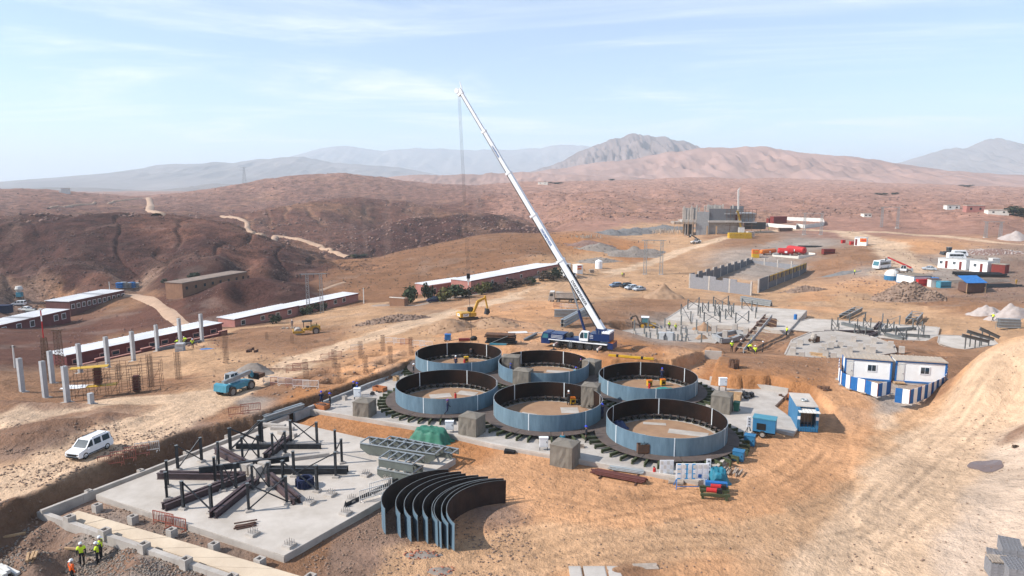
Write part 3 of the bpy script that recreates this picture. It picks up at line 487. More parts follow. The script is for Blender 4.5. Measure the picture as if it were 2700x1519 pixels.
piers([('z1',510,1005),('z1',770,1102),('z1',1057,1205),('z1',1366,1315),('z1',1703,1440)],.75,'hollow concrete pier block from the left along the outer kerb wall','pier blocks along the kerb')
piers([('z1',713,920),('z1',976,1003),('z1',1262,1100),('z1',1573,1204),('z1',1910,1315),('z2',237,1318),('z2',610,1440)],.65,'hollow concrete pier block from the left between plinth and near slab','pier blocks beside the slab',.9)
piers([('z1',650,815),('z1',1033,664),('z1',1372,530),('z1',1675,410),('z2',753,105),('z2',862,122),('z1',1945,300)],.8,'hollow concrete block from the left standing on the trench wall','blocks on the trench wall',.7)

def s1(k,x,y,z=ZS):return pz(*Q(k,x,y),z)
def girder(label,a,b,h=.55,twin=True,mat='steel_maroon',z=ZS,group='girders of the steel star'):
    c=(a+b)/2;d=b-a;L_=math.hypot(d.x,d.y);t=thing('steel_girder',label,'girder',(c.x,c.y,z),math.atan2(d.y,d.x),group)
    for y in ((-.24,.24) if twin else (0,)):
        MB().ibeam((-L_/2,y,h/2),(L_/2,y,h/2),h,.26,.045).build('beam',mat,t)
    if twin:
        for q in np.linspace(-L_/2+.3,L_/2-.3,max(3,int(L_/1.6))):MB().box((q,0,h/2),(.06,.19,h*.75)).build('tie_plate','steel_dark',t)
    else:
        for q in np.linspace(-L_/2+.1,L_/2-.1,5):MB().box((q,0,h/2),(.03,.24,h-.1)).build('stiffener',mat,t)
    return t
girder('double maroon girder lying left of the star centre, end on',s1('z1',1170,725),s1('z1',1800,735))
girder('double maroon girder of the star pointing to the lower left',s1('z1',1205,965),s1('z1',1800,735))
girder('double maroon girder of the star pointing towards the viewer',s1('z1',1565,1025),s1('z1',1890,760))
girder('double maroon girder of the star pointing to the lower right',s1('z2',300,735),s1('z2',515,920))
girder('double dark girder of the star pointing right past the blue drum',s1('z2',300,690),s1('z2',885,690),mat='steel_dark')
girder('double maroon girder of the star pointing to the far right',s1('z2',445,450),s1('z2',285,590))
girder('double maroon girder of the star pointing to the far left',s1('z1',1600,540),s1('z1',1790,640))
girder('single dark beam propped across the left half of the star',s1('z1',1465,690,1.1),s1('z2',455,605,1.1),.5,False,'steel_dark',1.11)
girder('single dark beam lying behind the star in front of the braced posts',s1('z2',62,512),s1('z2',690,512),.5,False,'steel_dark',ZS)
cb=s1('z2',205,690);t=thing('centre_block','rough concrete block cluster at the centre of the steel star','block',cb,SR)
for dx,dy,h in ((-.6,-.4,.95),(.55,-.45,.9),(-.55,.5,.85),(.6,.5,1.0),(0,0,.6)):MB().box((dx,dy,h/2),(.85,.75,h)).build('block','concrete',t)
POSTM=MB().ibeam((0,0,.16),(0,0,2.3),.2,.2,.035).mesh('post','steel_dark');POSTG=MB().ibeam((0,0,.16),(0,0,2.3),.2,.2,.035).mesh('post','steel_grey');FOOTM=MB().box((0,0,.07),(.55,.55,.14)).box((0,0,.15),(.36,.36,.03)).mesh('footing','concrete');CAPM=MB().box((0,0,2.315),(.26,.26,.03)).mesh('cap_plate','steel_grey')
def braced(label,a,b,group,brace='x',h=2.3,z=ZS,name='braced_frame',s=1.,pm=None):
    """two posts on footings with braces between them"""
    t=thing(name,label,'steel frame',(a.x,a.y,z),0,group);d=Vector((b.x-a.x,b.y-a.y,0));rz=math.atan2(d.y,d.x);k=h/2.3
    for o in (Vector((0,0,0)),d):
        p=inst(pm or POSTM,'post',t,o,(0,0,rz),(s,s,k));inst(FOOTM,'footing',t,o,(0,0,rz),(s,s,1));inst(CAPM,'cap_plate',p,(0,0,0))
    u=d.normalized()*.1
    if brace in 'x/':MB().bar(u+Vector((0,0,.25)),d-u+Vector((0,0,h-.12)),.09*s).build('brace','steel_grey' if pm else 'steel_dark',t)
    if brace in 'x\\':MB().bar(u+Vector((.0,.04,h-.12)),d-u+Vector((0,.04,.25)),.09*s).build('brace','steel_dark',t)
    return t
FR=[(('z1',1310,668),('z1',1485,606),'x','braced pair of dark steel posts nearest the trench wall'),(('z1',1700,528),('z1',1932,472),'x','braced pair of posts at the far left edge of the near slab'),(('z1',1237,790),('z1',1230,882),'/','pair of posts standing close together left of the star girders'),
      (('z1',1350,955),('z1',1558,985),'\\','braced pair of posts straddling the lower left girder'),(('z1',1585,762),('z1',1612,640),'/','pair of posts left of centre behind the propped dark beam'),(('z1',1640,822),('z1',1740,812),'x','short-spaced braced pair of posts below the star centre'),
      (('z1',1862,825),('z2',305,805),'x','braced pair of posts in front of the star centre block'),(('z2',157,972),('z2',437,915),'x','nearest braced pair of posts towards the front of the slab'),(('z2',468,468),('z2',660,482),'x','braced pair of posts by the far edge near the steel trusses'),
      (('z2',112,600),('z2',230,588),'x','braced pair of posts just behind the star centre on the left'),(('z2',335,572),('z2',428,556),'x','braced pair of posts just behind the star centre on the right'),(('z2',795,545),('z2',842,618),'/','pair of posts at the right behind the dark girder end'),
      (('z2',490,715),('z2',798,722),'/','braced pair of posts along the right dark girder'),(('z2',660,828),('z2',412,790),'/','pair of posts on either side of the blue drum'),(('z2',240,470),('z2',20,530),'x','braced pair of posts behind the long dark beam')]
for a,b,br,lb in FR:braced(lb,s1(*a),s1(*b),'braced posts on the near slab',br)
BOLT=MB().box((0,0,.1),(.75,.75,.2))
for x in (-.22,0,.22):
    for y in (-.22,0,.22):
        if x or y:BOLT.cyl((x,y,.2),(x,y,.5),.028,n=5)
BOLT=BOLT.mesh('bolt_pad','concrete')
for i,(x,y,lb) in enumerate([(1020,710,'nearest the stacked trusses'),(1175,745,'at the right edge of the near slab'),(760,855,'right of the blue drum'),(915,895,'in the middle of the right hand row'),(605,915,'beside the end of the lower right girder'),(870,992,'with reddish bolts by the front right edge'),(187,1145,'beside the loose timber sticks'),(457,1230,'at the front corner of the near slab')]):
    o=inst(BOLT,'anchor_bolt_pad',None,s1('z2',x,y),(0,0,SR));tag(o,'small concrete pad with anchor bolts '+lb,'anchor pad','anchor bolt pads on the near slab')
t=thing('flange_drum','blue black ribbed steel drum on the near slab','drum',s1('z2',570,790),0)
m=MB();n=20;ro,ri=.68,.48
vs_=[(r*math.cos(2*math.pi*i/n),r*math.sin(2*math.pi*i/n),z) for r,z in ((ro,0),(ro,.8),(ri,.8),(ri,.15)) for i in range(n)]
m.add(vs_,[(k*n+i,k*n+(i+1)%n,(k+1)*n+(i+1)%n,(k+1)*n+i) for k in range(3) for i in range(n)]+[tuple(3*n+i for i in range(n))]);m.build('shell','blue_navy',t)
for i in range(12):a=2*math.pi*i/12;MB().box((.73*math.cos(a),.73*math.sin(a),.4),(.12,.08,.62),a).build('rib','blue_navy',t)
for k,x,y,L_,rz,lb in [('z2',340,350,2.6,-10,'long pale concrete lintel lying at the far left corner of the near slab'),('z2',405,372,2.4,-5,'second concrete lintel at the far left corner of the near slab'),('z2',620,578,3.2,20,'lone concrete lintel lying behind the star on the right'),('z2',440,412,2.2,-25,'short concrete lintel beside the braced posts at the far edge')]:
    o=MB().box((0,0,.15),(L_,.5,.3)).box((0,0,.31),(L_-.1,.4,.02)).build('concrete_lintel','concrete');o.location=s1(k,x,y);o.rotation_euler.z=R(rz);tag(o,lb,'lintel','lintels on the near slab')
a,b=s1('z2',870,940),s1('z2',1290,735);t=thing('angle_beam','long dark angle beam with end brackets along the right edge of the near slab','beam',((a+b)/2),math.atan2(b.y-a.y,b.x-a.x));L_=(b-a).length
MB().bx(-L_/2,L_/2,-.1,.1,0,.05).bx(-L_/2,L_/2,.05,.1,.05,.28).build('angle','steel_dark',t)
for s in (-1,1):MB().prof([(s*L_/2-.2,.05),(s*L_/2+.2,.05),(s*L_/2,.5)],-.03,.03).build('bracket','steel_dark',t)
def sticks(label,p,n,L_,rz,mat='wood_dark',name='timber_bundle',w=.1,spread=.5,cat='timber',lay=2):
    t=thing(name,label,cat,p,rz)
    for i in range(n):MB().box((random.uniform(-.15,.15)*L_/3,random.uniform(-spread,spread),.06+(i%lay)*w),(L_*random.uniform(.7,1),w,w*.8),random.uniform(-.12,.12)).build('stick',mat,t)
    return t
sticks('bundle of dark timber sticks lying near the front corner of the near slab',s1('z2',130,1078),7,1.7,R(25),'wood_dark')

# ------------------------------------------------------------------ box trusses stacked at the right end of the slab
def box_truss(label,a,b,w,h,z,mat='steel_green_grey',taper=0,group='steel box trusses on the near slab',name='box_truss',n=6):
    c=(a+b)/2;d=b-a;L_=math.hypot(d.x,d.y);t=thing(name,label,'truss',(c.x,c.y,z),math.atan2(d.y,d.x),group);x0,x1=-L_/2,L_/2
    for s in (-1,1):
        y=s*w/2
        MB().prof([(x0,h*taper),(x0+h*taper*1.6,0),(x1-h*taper*1.6,0),(x1,h*taper),(x1,h),(x0,h)],y-.03,y+.03).build('side_plate',mat,t)
        MB().bar((x0,y,h+.02),(x1,y,h+.02),.2,.05).build('top_flange','steel_galv',t)
    for i in range(n+1):
        x=x0+(x1-x0)*i/n;MB().bar((x,-w/2+.1,h+.06),(x,w/2-.1,h+.06),.12,.1).build('cross_member','steel_galv',t)
        if i<n:q=x+(x1-x0)/n;MB().bar((x,(-1)**i*(w/2-.1),h-.12),(q,-(-1)**i*(w/2-.1),h-.12),.09).build('diagonal','steel_grey',t)
    return t
box_truss('long pale topped box truss lying at the far right edge of the near slab',s1('z2',1015,525,ZS),s1('z2',1560,610,ZS),1.7,.95,ZS+.1,taper=.5,n=8)
box_truss('second long box truss lying right behind the first at the slab corner',s1('z2',1180,478,ZS),s1('z2',1680,575,ZS),1.2,.5,ZS+.08,n=8)
t_=box_truss('lower grey box truss of the stacked pair near the curved plates',s1('z2',1150,690,ZS),s1('z2',1400,735,ZS),2.0,.75,ZS+.05,n=4,taper=.3)
t_=box_truss('upper grey box truss of the stacked pair near the curved plates',s1('z2',1150,690,ZS)+Vector((.1,.2,0)),s1('z2',1400,735,ZS)+Vector((.1,.2,0)),2.0,.7,ZS+.92,n=4)
t=thing('beam_stack','pale galvanised beams stacked on the trench wall left of the ring slab','beams',pz(*Q('z2',400,265),.7),math.atan2(5.5,11));t.rotation_euler.z=R(62.7-8)
for i in range(4):MB().ibeam((-2.6+i*.1,(i%2)*.5-.25,.15+.3*(i//2)),(2.6+i*.1,(i%2)*.5-.25,.15+.3*(i//2)),.28,.3,.04).build('beam','steel_galv',t)

# ------------------------------------------------------------------ curved shell plates standing in a row
def arc_mesh(name,r,a0,a1,h,th,mats,n=14,z0=0):
    """curved plate: outer skin, inner skin, rims"""
    m=MB();vs=[]
    for i in range(n+1):
        a=a0+(a1-a0)*i/n;c,s=math.cos(a),math.sin(a);vs+=[(r*c,r*s,z0),(r*c,r*s,z0+h),((r-th)*c,(r-th)*s,z0),((r-th)*c,(r-th)*s,z0+h)]
    m.mat(0).add(vs,[(4*i,4*i+4,4*i+5,4*i+1) for i in range(n)]);m.mat(1).add(vs,[(4*i+2,4*i+3,4*i+7,4*i+6) for i in range(n)])
    m.mat(2).add(vs,[(4*i+1,4*i+5,4*i+7,4*i+3) for i in range(n)]+[(4*i,4*i+2,4*i+6,4*i+4) for i in range(n)]+[(0,1,3,2),(4*n,4*n+2,4*n+3,4*n+1)]);return m.mesh(name,mats)
CPL=arc_mesh('curved_plate',4.9,R(108),R(226),2.05,.05,['ring_blue','plate_brown','steel_grey'],22)
e1,e2=pz(*Q('z2',2060,910),0),pz(*Q('z2',1640,1285),0)
pa,pb=Vector((4.9*math.cos(R(108)),4.9*math.sin(R(108)),0)),Vector((4.9*math.cos(R(226)),4.9*math.sin(R(226)),0))
rr=math.atan2(e2.y-e1.y,e2.x-e1.x)-math.atan2(pb.y-pa.y,pb.x-pa.x);pc=e1-Matrix.Rotation(rr,3,'Z') @ pa
OFFS=[0,.42,1.05,1.25,2.1,3.0,3.8,4.6,6.0]
for i,f in enumerate(OFFS):
    p=pc+Vector((-.86,.36,0))*f;o=inst(CPL,'curved_plate',None,(p.x,p.y,-.04),(random.uniform(-.015,.015),random.uniform(-.02,.02),rr+random.uniform(-.05,.05)));tag(o,ORD[i]+' tall curved steel plate from the right in the standing stack','steel plate','curved plates standing in a row')

# ------------------------------------------------------------------ ring slab and the six shell rings
ZR=.30
SL2=[(815,1082),(1098,1129),(1300,1175),(1597,1229),(1859,1274),(1932,1200),(1985,1143),(2032,1129),(2092,1144),(2112,1120),(2043,1070),(2078,1036),(1872,1004),(1790,985),(1640,975),(1450,950),(1270,922),(1130,935),(1062,976)]
t=thing('ring_slab','wide pale concrete slab under the six blue shell rings','slab')
P2=[tuple(pz(x,y,ZR)[:2]) for x,y in SL2];MB().prism(P2,-.3,ZR).build('slab_body','concrete',t)
for i in (0,1,2,3):
    a,b=Vector((*P2[i],0)),Vector((*P2[i+1],0));d=(b-a).normalized();n=Vector((-d.y,d.x,0));c=(a+b)/2+n*.16;MB().box((c.x,c.y,ZR+.07),((b-a).length-.03,.3,.16),math.atan2(d.y,d.x)).build('edge_kerb','concrete_pale',t)
a,b=Vector((*P2[4],0)),Vector((*P2[6],0));d=(b-a).normalized();c=(a+b)/2+Vector((-d.y,d.x,0))*.2;MB().box((c.x,c.y,ZR+.1),((b-a).length,.3,.22),math.atan2(d.y,d.x)).build('edge_kerb','concrete_pale',t)
a,b=Vector((*P2[11],0)),Vector((*P2[12],0));d=(b-a).normalized();c=(a+b)/2;MB().box((c.x,c.y,.5),((b-a).length,.35,.7),math.atan2(d.y,d.x)).build('upstand_wall','concrete',t)
RINGS={'A':(-7.45,94.0,'far left ring beside the column pits'),'B':(-7.7,79.0,'near left ring with a worker walking past it'),'C':(4.2,89.3,'far middle ring with canvas tents on its rim'),'D':(3.95,73.6,'near middle ring with the yellow welder inside'),'E':(16.75,82.7,'far right ring with the teal net inside'),'F':(15.6,67.2,'nearest right hand ring with the blue cloth inside')}
RZ=.78;RR=6.0
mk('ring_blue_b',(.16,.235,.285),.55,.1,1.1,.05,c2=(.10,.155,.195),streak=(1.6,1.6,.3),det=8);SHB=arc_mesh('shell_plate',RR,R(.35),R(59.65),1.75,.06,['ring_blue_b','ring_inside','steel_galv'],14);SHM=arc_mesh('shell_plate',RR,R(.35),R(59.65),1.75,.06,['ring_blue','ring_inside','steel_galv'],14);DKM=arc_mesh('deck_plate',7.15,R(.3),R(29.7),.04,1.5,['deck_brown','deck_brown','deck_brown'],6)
SEAM=MB().box((RR+.005,0,.875),(.03,.10,1.76)).box((RR-.075,0,.875),(.03,.10,1.76)).mesh('weld_seam','seam_white')
RBM=MB().ibeam((-1.75,0,0),(1.75,0,0),.30,.18,.035).mesh('radial_beam','beam_green');RLM=MB().box((0,0,-.24),(.14,.14,.30)).box((0,0,-.40),(.26,.26,.04)).mesh('leg','beam_black');RLG=MB().box((0,0,-.13),(.16,.16,.5)).box((0,0,.2),(.1,.1,.2)).mesh('leg','beam_green');PADM=MB().box((0,0,-.02),(.5,.3,.12)).prof([(-.2,.04),(.2,.04),(.1,.22),(-.1,.22)],-.1,.1).mesh('support_pad','beam_black')
FLM=MB().prism([(5.35*math.cos(2*math.pi*i/40),5.35*math.sin(2*math.pi*i/40)) for i in range(40)],0,.05).mesh('floor_disc','sand_floor')
for key,(cx_,cy_,lb) in RINGS.items():
    t=thing('shell_ring','blue painted steel ring, '+lb,'steel ring',(cx_,cy_,ZR),0,'shell rings on the ring slab');ph=random.uniform(0,60) if key not in 'BDF' else {'B':10,'D':8,'F':25}[key]
    for k in range(6):
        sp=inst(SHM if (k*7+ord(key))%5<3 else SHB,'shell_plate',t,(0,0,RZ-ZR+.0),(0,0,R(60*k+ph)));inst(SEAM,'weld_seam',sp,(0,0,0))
    for k in range(12):inst(DKM,'deck_plate',t,(0,0,.43),(0,0,R(30*k)))
    inst(FLM,'floor_disc',t,(0,0,.0))
    for dx,dy,w,d_,r_ in {'F':((-3,.6,1.9,1.3,-25),(2.6,1.2,4,1.3,-20),(-.3,4,2.4,.7,-10)),'D':((-2.2,.5,1.8,1.2,-25),(2.6,2,2,2,0)),'B':((-1,2,2.6,1.6,15),(2.2,3,2.4,1.5,-20)),'C':((2,2.5,3,1.2,-10),)}.get(key,()):
        MB().box((0,0,0),(w,d_,.02)).build('floor_patch','concrete',t,loc=(dx,dy,.064),rz=R(r_))
    nb=42
    for k in range(nb):
        a=2*math.pi*(k+.5)/nb;c,s=math.cos(a),math.sin(a);ro=8.15
        while ro>6.4 and any(math.hypot(cx_+ro*c-ox,cy_+ro*s-oy)<7.6 for kk,(ox,oy,_) in RINGS.items() if kk !=key):ro-=.25
        ri=5.55;L_=ro-ri;b=inst(RBM,'radial_beam',t,((ri+ro)/2*c,(ri+ro)/2*s,.245),(0,0,a),(L_/3.5,1,.98));b.scale=(L_/3.5,1,.98)
        if ro>7.2:inst(RLG,'outer_leg',t,((ro-.12)*c,(ro-.12)*s,.13),(0,0,a))
        inst(PADM,'support_pad',t,(5.72*c,5.72*s,.36),(0,0,a))

# ------------------------------------------------------------------ canvas welding tents
def tent(label,p,w,d,h,rz,open_side=False):
    t=thing('canvas_tent',label,'tent',p,rz,'canvas covers around the rings');n=7
    for k in range(4):
        vs=[];L_=w if k%2==0 else d;o=d/2 if k%2==0 else w/2
        for j in range(4):
            for i in range(n+1):
                x=-L_/2+L_*i/n;z=h*j/3;y=-o+(0 if i in (0,n) else random.uniform(-.05,.04))-(.07*(1-j/3) if 0<i<n else .03*(1-j/3));vs.append((x,y,z))
        fs=[(j*(n+1)+i,j*(n+1)+i+1,(j+1)*(n+1)+i+1,(j+1)*(n+1)+i) for j in range(3) for i in range(n) if not (open_side and k==3 and 1<i<6)]
        m=MB().add(vs,fs);m.build('side_cloth','canvas',t,rz=k*math.pi/2)
    w2,d2=w/2+.03,d/2+.03
    MB().add([(-w2,-d2,h),(w2,-d2,h),(w2,d2,h),(-w2,d2,h),(-w*.1,-d*.06,h+.24),(w*.12,d*.05,h+.22),(-w2,-d2,h-.1),(w2,-d2,h-.1),(w2,d2,h-.1),(-w2,d2,h-.1)],[(0,1,5,4),(1,2,5),(2,3,4,5),(3,0,4),(0,6,7,1),(1,7,8,2),(2,8,9,3),(3,9,6,0)]).build('roof_cloth','canvas',t)
    if open_side:MB().bx(-w/2+.1,w/2-.1,-d/2+.1,d/2-.1,.02,.06).build('ground_sheet','canvas_dark',t)
    return t
tent('canvas tent standing left of the near left ring with an open dark side',pz(*Q('z2',1012,265),ZR),1.9,1.9,1.75,SR+.2,True)
tent('canvas tent between the green tarpaulin and the near middle ring',pz(*Q('z2',1800,395),ZR),2.1,1.9,1.95,SR)
tent('nearest canvas tent on the dirt in front of the ring slab',pz(*Q('z3',530,620),0),2.2,2.0,2.05,SR)
tent('canvas tent right of the two right hand rings beside a green bin',pz(*Q('z8',1875,965),ZR),2.1,2.1,2.0,SR)
tent('canvas tent over the right rim of the near middle ring',pz(*Q('z8',445,905),ZR+.1),1.9,1.9,2.5,SR+.15)
tent('canvas tent over the near rim of the far middle ring',pz(*Q('z7',1570,700),ZR+.3),2.1,1.8,2.2,SR+.1)
tent('canvas tent over the left rim of the far middle ring',pz(*Q('z7',1440,545),ZR+.3),2.3,1.9,2.3,SR+.35)
tent('canvas tent between the far middle ring and the far right ring',pz(*Q('z8',455,570),ZR+.2),2.0,1.7,2.0,SR-.2)

# ------------------------------------------------------------------ tarpaulin covered heap, frame of cloth
def cloth_heap(name,label,p,rx,ry,h,mat,rz=0,n=18,flat=.55,seed=1,cat='tarpaulin',parent=None):
    X,Y=np.meshgrid(np.linspace(-1,1,n),np.linspace(-1,1,n));r=np.maximum(np.abs(X),np.abs(Y))*.55+np.hypot(X,Y)*.45
    Z=h*sstep(1.0,flat,r)*(1-.18*np.abs(fbm(X*2.2+seed,Y*2.2,3,seed))*2)+.0;ang=np.arctan2(Y,X);k=1+.07*np.sin(ang*11+seed)*sstep(.4,1,r)
    me=grid_mesh(name,X*rx*k,Y*ry*k,np.maximum(Z,.01),MATS[mat]);o=inst(me,name,parent,p,(0,0,rz))
    return tag(o,label,cat)
cloth_heap('green_tarpaulin','dark green tarpaulin draped over goods between near slab and rings',pz(*Q('z2',1500,445),.0),2.3,1.35,1.25,'tarp_green',SR,26,.62,3)
# ------------------------------------------------------------------ lettering
def text_mesh(txt,size,mat,ext=.004,bold=0.):
    cu=bpy.data.curves.new('lettering','FONT');cu.body=txt;cu.size=size;cu.extrude=ext;cu.offset=bold;cu.align_x='CENTER';cu.align_y='CENTER';cu.resolution_u=3
    o=bpy.data.objects.new('lettering',cu);COL.objects.link(o);me=bpy.data.meshes.new_from_object(o.evaluated_get(bpy.context.evaluated_depsgraph_get()));bpy.data.objects.remove(o)
    me.materials.clear();me.materials.append(MATS[mat]);return me
# ------------------------------------------------------------------ wheels shared by every vehicle
WH={}
def wheel(parent,x,y,r,w=.3,tyre='rubber_dusty',rim='rim',z=None):
    if (tyre,rim) not in WH:
        m=MB();n=16;prof=[(.62,-.5),(.92,-.5),(1,-.32),(1,.32),(.92,.5),(.62,.5)]
        vs=[(q[0]*math.cos(2*math.pi*i/n),q[1],q[0]*math.sin(2*math.pi*i/n)) for q in prof for i in range(n)]
        m.add(vs,[(k*n+i,k*n+(i+1)%n,(k+1)*n+(i+1)%n,(k+1)*n+i) for k in range(5) for i in range(n)])
        d=MB().cyl((0,-.4,0),(0,.4,0),.62,n=14).cyl((0,-.52,0),(0,.52,0),.22,n=8);WH[tyre,rim]=(m.mesh('wheel',tyre),d.mesh('rim',rim))
    a,b=WH[tyre,rim];o=inst(a,'wheel',parent,(x,y,r if z is None else z),None,(r,w,r));inst(b,'rim',o);return o
def facing(a,b):return math.atan2(b.y-a.y,b.x-a.x)
# ------------------------------------------------------------------ cars, vans: front at +x
def car(name,label,cat,p,rz,paint,kind='sedan',group=None,glass='glass'):
    t=thing(name,label,cat,p,rz,group)
    K={'sedan':dict(w=1.75,low=[(-2.15,.3),(2.1,.3),(2.2,.55),(2.1,.78),(1.0,.92),(-1.6,.95),(-2.15,.9),(-2.2,.6)],gl=[(1.05,.88),(.35,1.38),(-.9,1.40),(-1.75,.92)],rf=[(.42,1.38),(.3,1.44),(-.8,1.45),(-.98,1.39)],wx=1.35,r=.31,pil=((1.05,.9,.38,1.41),(-.2,.9,-.2,1.43),(-1.7,.93,-.9,1.42))),
         'hatch':dict(w=1.78,low=[(-2.05,.3),(2.0,.3),(2.1,.6),(2.0,.85),(1.1,1.0),(-2.0,1.05),(-2.1,.6)],gl=[(1.15,.95),(.4,1.48),(-1.5,1.50),(-2.0,1.02)],rf=[(.45,1.48),(.3,1.55),(-1.5,1.57),(-1.62,1.49)],wx=1.3,r=.33,pil=((1.12,.98,.42,1.51),(-.25,.98,-.25,1.54),(-1.3,1.,-1.3,1.54),(-2.0,1.03,-1.55,1.53))),
         'van':dict(w=1.78,low=[(-2.12,.3),(2.1,.28),(2.2,.55),(2.12,.86),(1.25,1.06),(-2.1,1.08),(-2.2,.6)],gl=[(1.28,1.02),(.55,1.70),(-1.95,1.72),(-2.08,1.05)],rf=[(.62,1.68),(.45,1.78),(-1.85,1.80),(-2.0,1.69)],wx=1.36,r=.34,pil=((1.25,1.04,.58,1.73),(.25,1.04,.25,1.75),(-.78,1.04,-.78,1.75),(-1.9,1.06,-1.82,1.75)))}[kind]
    w=K['w']/2
    b=MB().prof(K['low'],-w,w,-w*.97,w*.97,.8).build('body',paint,t)
    MB().prof(K['gl'],-w*.93,w*.93,-w*.80,w*.80,1.2).build('windows',glass,t);MB().prof(K['rf'],-w*.83,w*.83,-w*.76,w*.76,1.42 if kind=='sedan' else 1.52 if kind=='hatch' else 1.75).build('roof',paint,t)
    for s in (-1,1):
        for x0,z0,x1,z1 in K['pil']:MB().bar((x0,s*w*.945,z0),(x1,s*w*.80,z1),.16 if kind=='van' and x0<1 else .11,.05).build('pillar',paint,t)
        MB().box((K['low'][1][0]-.02,s*w*.68,.68),(.22,.36,.15)).build('headlight','chrome',t);MB().box((K['low'][0][0]-.02,s*w*.82,.8),(.12,.2,.3)).build('tail_light','red',t);MB().box((1.05,s*(w+.1),1.02),(.12,.2,.14)).build('mirror',paint,t)
    if kind=='van':
        MB().bx(2.1,2.23,-.55,.55,.52,.72).build('grille','black',t);MB().bx(2.0,2.24,-.7,.7,.3,.42).build('bumper','black',t)
        for s in (-1,1):MB().bar((.2,s*.62,1.84),(-1.6,s*.62,1.86),.05).build('roof_rail','black',t);MB().bx(-1.2,1.0,s*w-.012,s*w+.012,.32,.44).build('sill_trim','black',t)
    else:MB().bx(2.08,2.2,-.5,.5,.4,.56).build('grille','black',t)
    for x in (-K['wx'],K['wx']):
        for s in (-1,1):wheel(t,x,s*(w-.1),K['r'],.22,'rubber','steel_galv')
    return t
a,b=pz(*Q('z1',752,520),1.6),pz(*Q('z1',608,585),1.6);v=(a+b)/2-(b-a).normalized().cross(Vector((0,0,1)))*.75;v=G(*Q('z1',665,545))
car('white_van','white passenger van driving on the dirt track at the lower left','van',on(v.x,v.y,.02),facing(a,b),'white_paint','van').scale=(.87,.87,.87)
c=[('w1',2215,500,'steel_galv','hatch','blue grey hatchback at the left end of the row of parked cars'),('w1',2340,505,'black','hatch','black car second in the row of parked cars'),('w1',2405,530,'white_paint','hatch','pale blue white hatchback third in the row of parked cars'),('w1',2505,545,'white_paint','sedan','silver white sedan at the right end of the row of parked cars')]
mk('paint_bluegrey',(.17,.24,.34),.3,.08,2,spec=.6);mk('paint_silver',(.48,.52,.56),.3,.08,2,spec=.6)
for i,(k,x,y,pm,kd,lb) in enumerate(c):car('parked_car',lb,'car',GQ(k,x,y,.02),R(205+i*3),('paint_bluegrey','black','paint_silver','paint_silver')[i],kd,'cars parked by the track')
car('white_van','small white van parked in the valley yard on the left','van',GQ('z5',210,437),R(190),'white_paint','van');car('parked_car','white car with dark windows parked below the valley van','car',GQ('z5',280,492),R(170),'white_paint','sedan')
car('parked_car','silver saloon car parked before the white office cabins on the right','car',GQ('w5',1285,835),R(160),'paint_silver','sedan');car('parked_car','white pickup parked behind the low white container','car',GQ('w5',1135,955),R(-95),'white_paint','hatch');car('parked_car','dark blue car parked at the left end of the bushes','car',GQ('z6',2460,400),R(200),'blue_navy','hatch')
car('white_van','white van half hidden behind the crane boom','van',GQ('w1',1650,385),R(200),'white_paint','van')

# ------------------------------------------------------------------ mobile crane: cab at -x
near=[pz(*Q('w1',x,y),1.75) for x,y in ((1490,1235),(1960,1285))];ca=facing(near[0],near[1]);cm_=(near[0]+near[1])/2+Matrix.Rotation(ca,3,'Z') @ Vector((0,1.25,0));wl=(near[1]-near[0]).length
CR=thing('mobile_crane','blue and white five axle mobile crane with its telescopic boom raised','crane',on(cm_.x,cm_.y,.0),ca);cz0=CR.location.z
ks=wl/6.9;CI=Matrix.Translation(CR.location) @ Matrix.Rotation(ca,4,'Z');CI=CI.inverted()
def cbx(n,mat,*b,parent=CR):return MB().bx(*[q*ks for q in b]).build(n,mat,parent)
MB().prof([(q[0]*ks,q[1]*ks) for q in ((-5.2,.75),(5.6,.75),(5.6,1.35),(-5.2,1.35))],-1.05*ks,1.05*ks).build('chassis','black',CR);cbx('deck','white_paint',-5.1,5.5,-1.3,1.3,1.35,1.50)
cab=MB().prof([(q[0]*ks,q[1]*ks) for q in ((-6.5,.6),(-4.9,.6),(-4.9,2.55),(-6.1,2.6),(-6.5,1.7))],-1.28*ks,1.28*ks).build('driver_cab','blue_crane',CR)
for s in (-1,1):MB().prof([(q[0]*ks,q[1]*ks) for q in ((-6.3,1.6),(-5.2,1.6),(-5.2,2.35),(-6.02,2.38))],(s*1.285-.01)*ks,(s*1.285+.01)*ks).build('side_window','glass_teal',cab)
MB().add([(q[0]*ks,q[1]*ks,q[2]*ks) for q in ((-6.5,-1.1,1.72),(-6.5,1.1,1.72),(-6.12,1.1,2.5),(-6.12,-1.1,2.5),(-6.53,-1.1,1.72),(-6.53,1.1,1.72),(-6.15,1.1,2.5),(-6.15,-1.1,2.5))],[(4,5,6,7),(3,2,1,0),(0,1,5,4),(2,3,7,6),(1,2,6,5),(3,0,4,7)]).build('windscreen','glass_teal',cab)
cbx('engine_cover','blue_crane',-4.8,-2.3,-1.25,1.25,1.52,2.5)
for i in range(3):cbx('cover_stripe','white_paint',-4.6,-2.5,-1.27,-1.252,1.75+i*.22,1.80+i*.22)
cbx('winch_deck','blue_crane',-2.2,.5,-1.0,1.0,1.52,1.95);MB().cyl((-1.6*ks,-.8*ks,2.2*ks),(-1.6*ks,.8*ks,2.2*ks),.45*ks,n=14).build('winch_drum','steel_dark',CR)
MB().cyl((2.6*ks,0,1.5*ks),(2.6*ks,0,1.9*ks),1.2*ks,n=20).build('slew_ring','steel_dark',CR)
oc=MB().prof([(q[0]*ks,q[1]*ks) for q in ((.55,1.75),(2.1,1.75),(2.2,3.35),(.9,3.4),(.55,2.8))],-1.35*ks,-.45*ks).build('operator_cab','white_paint',CR)
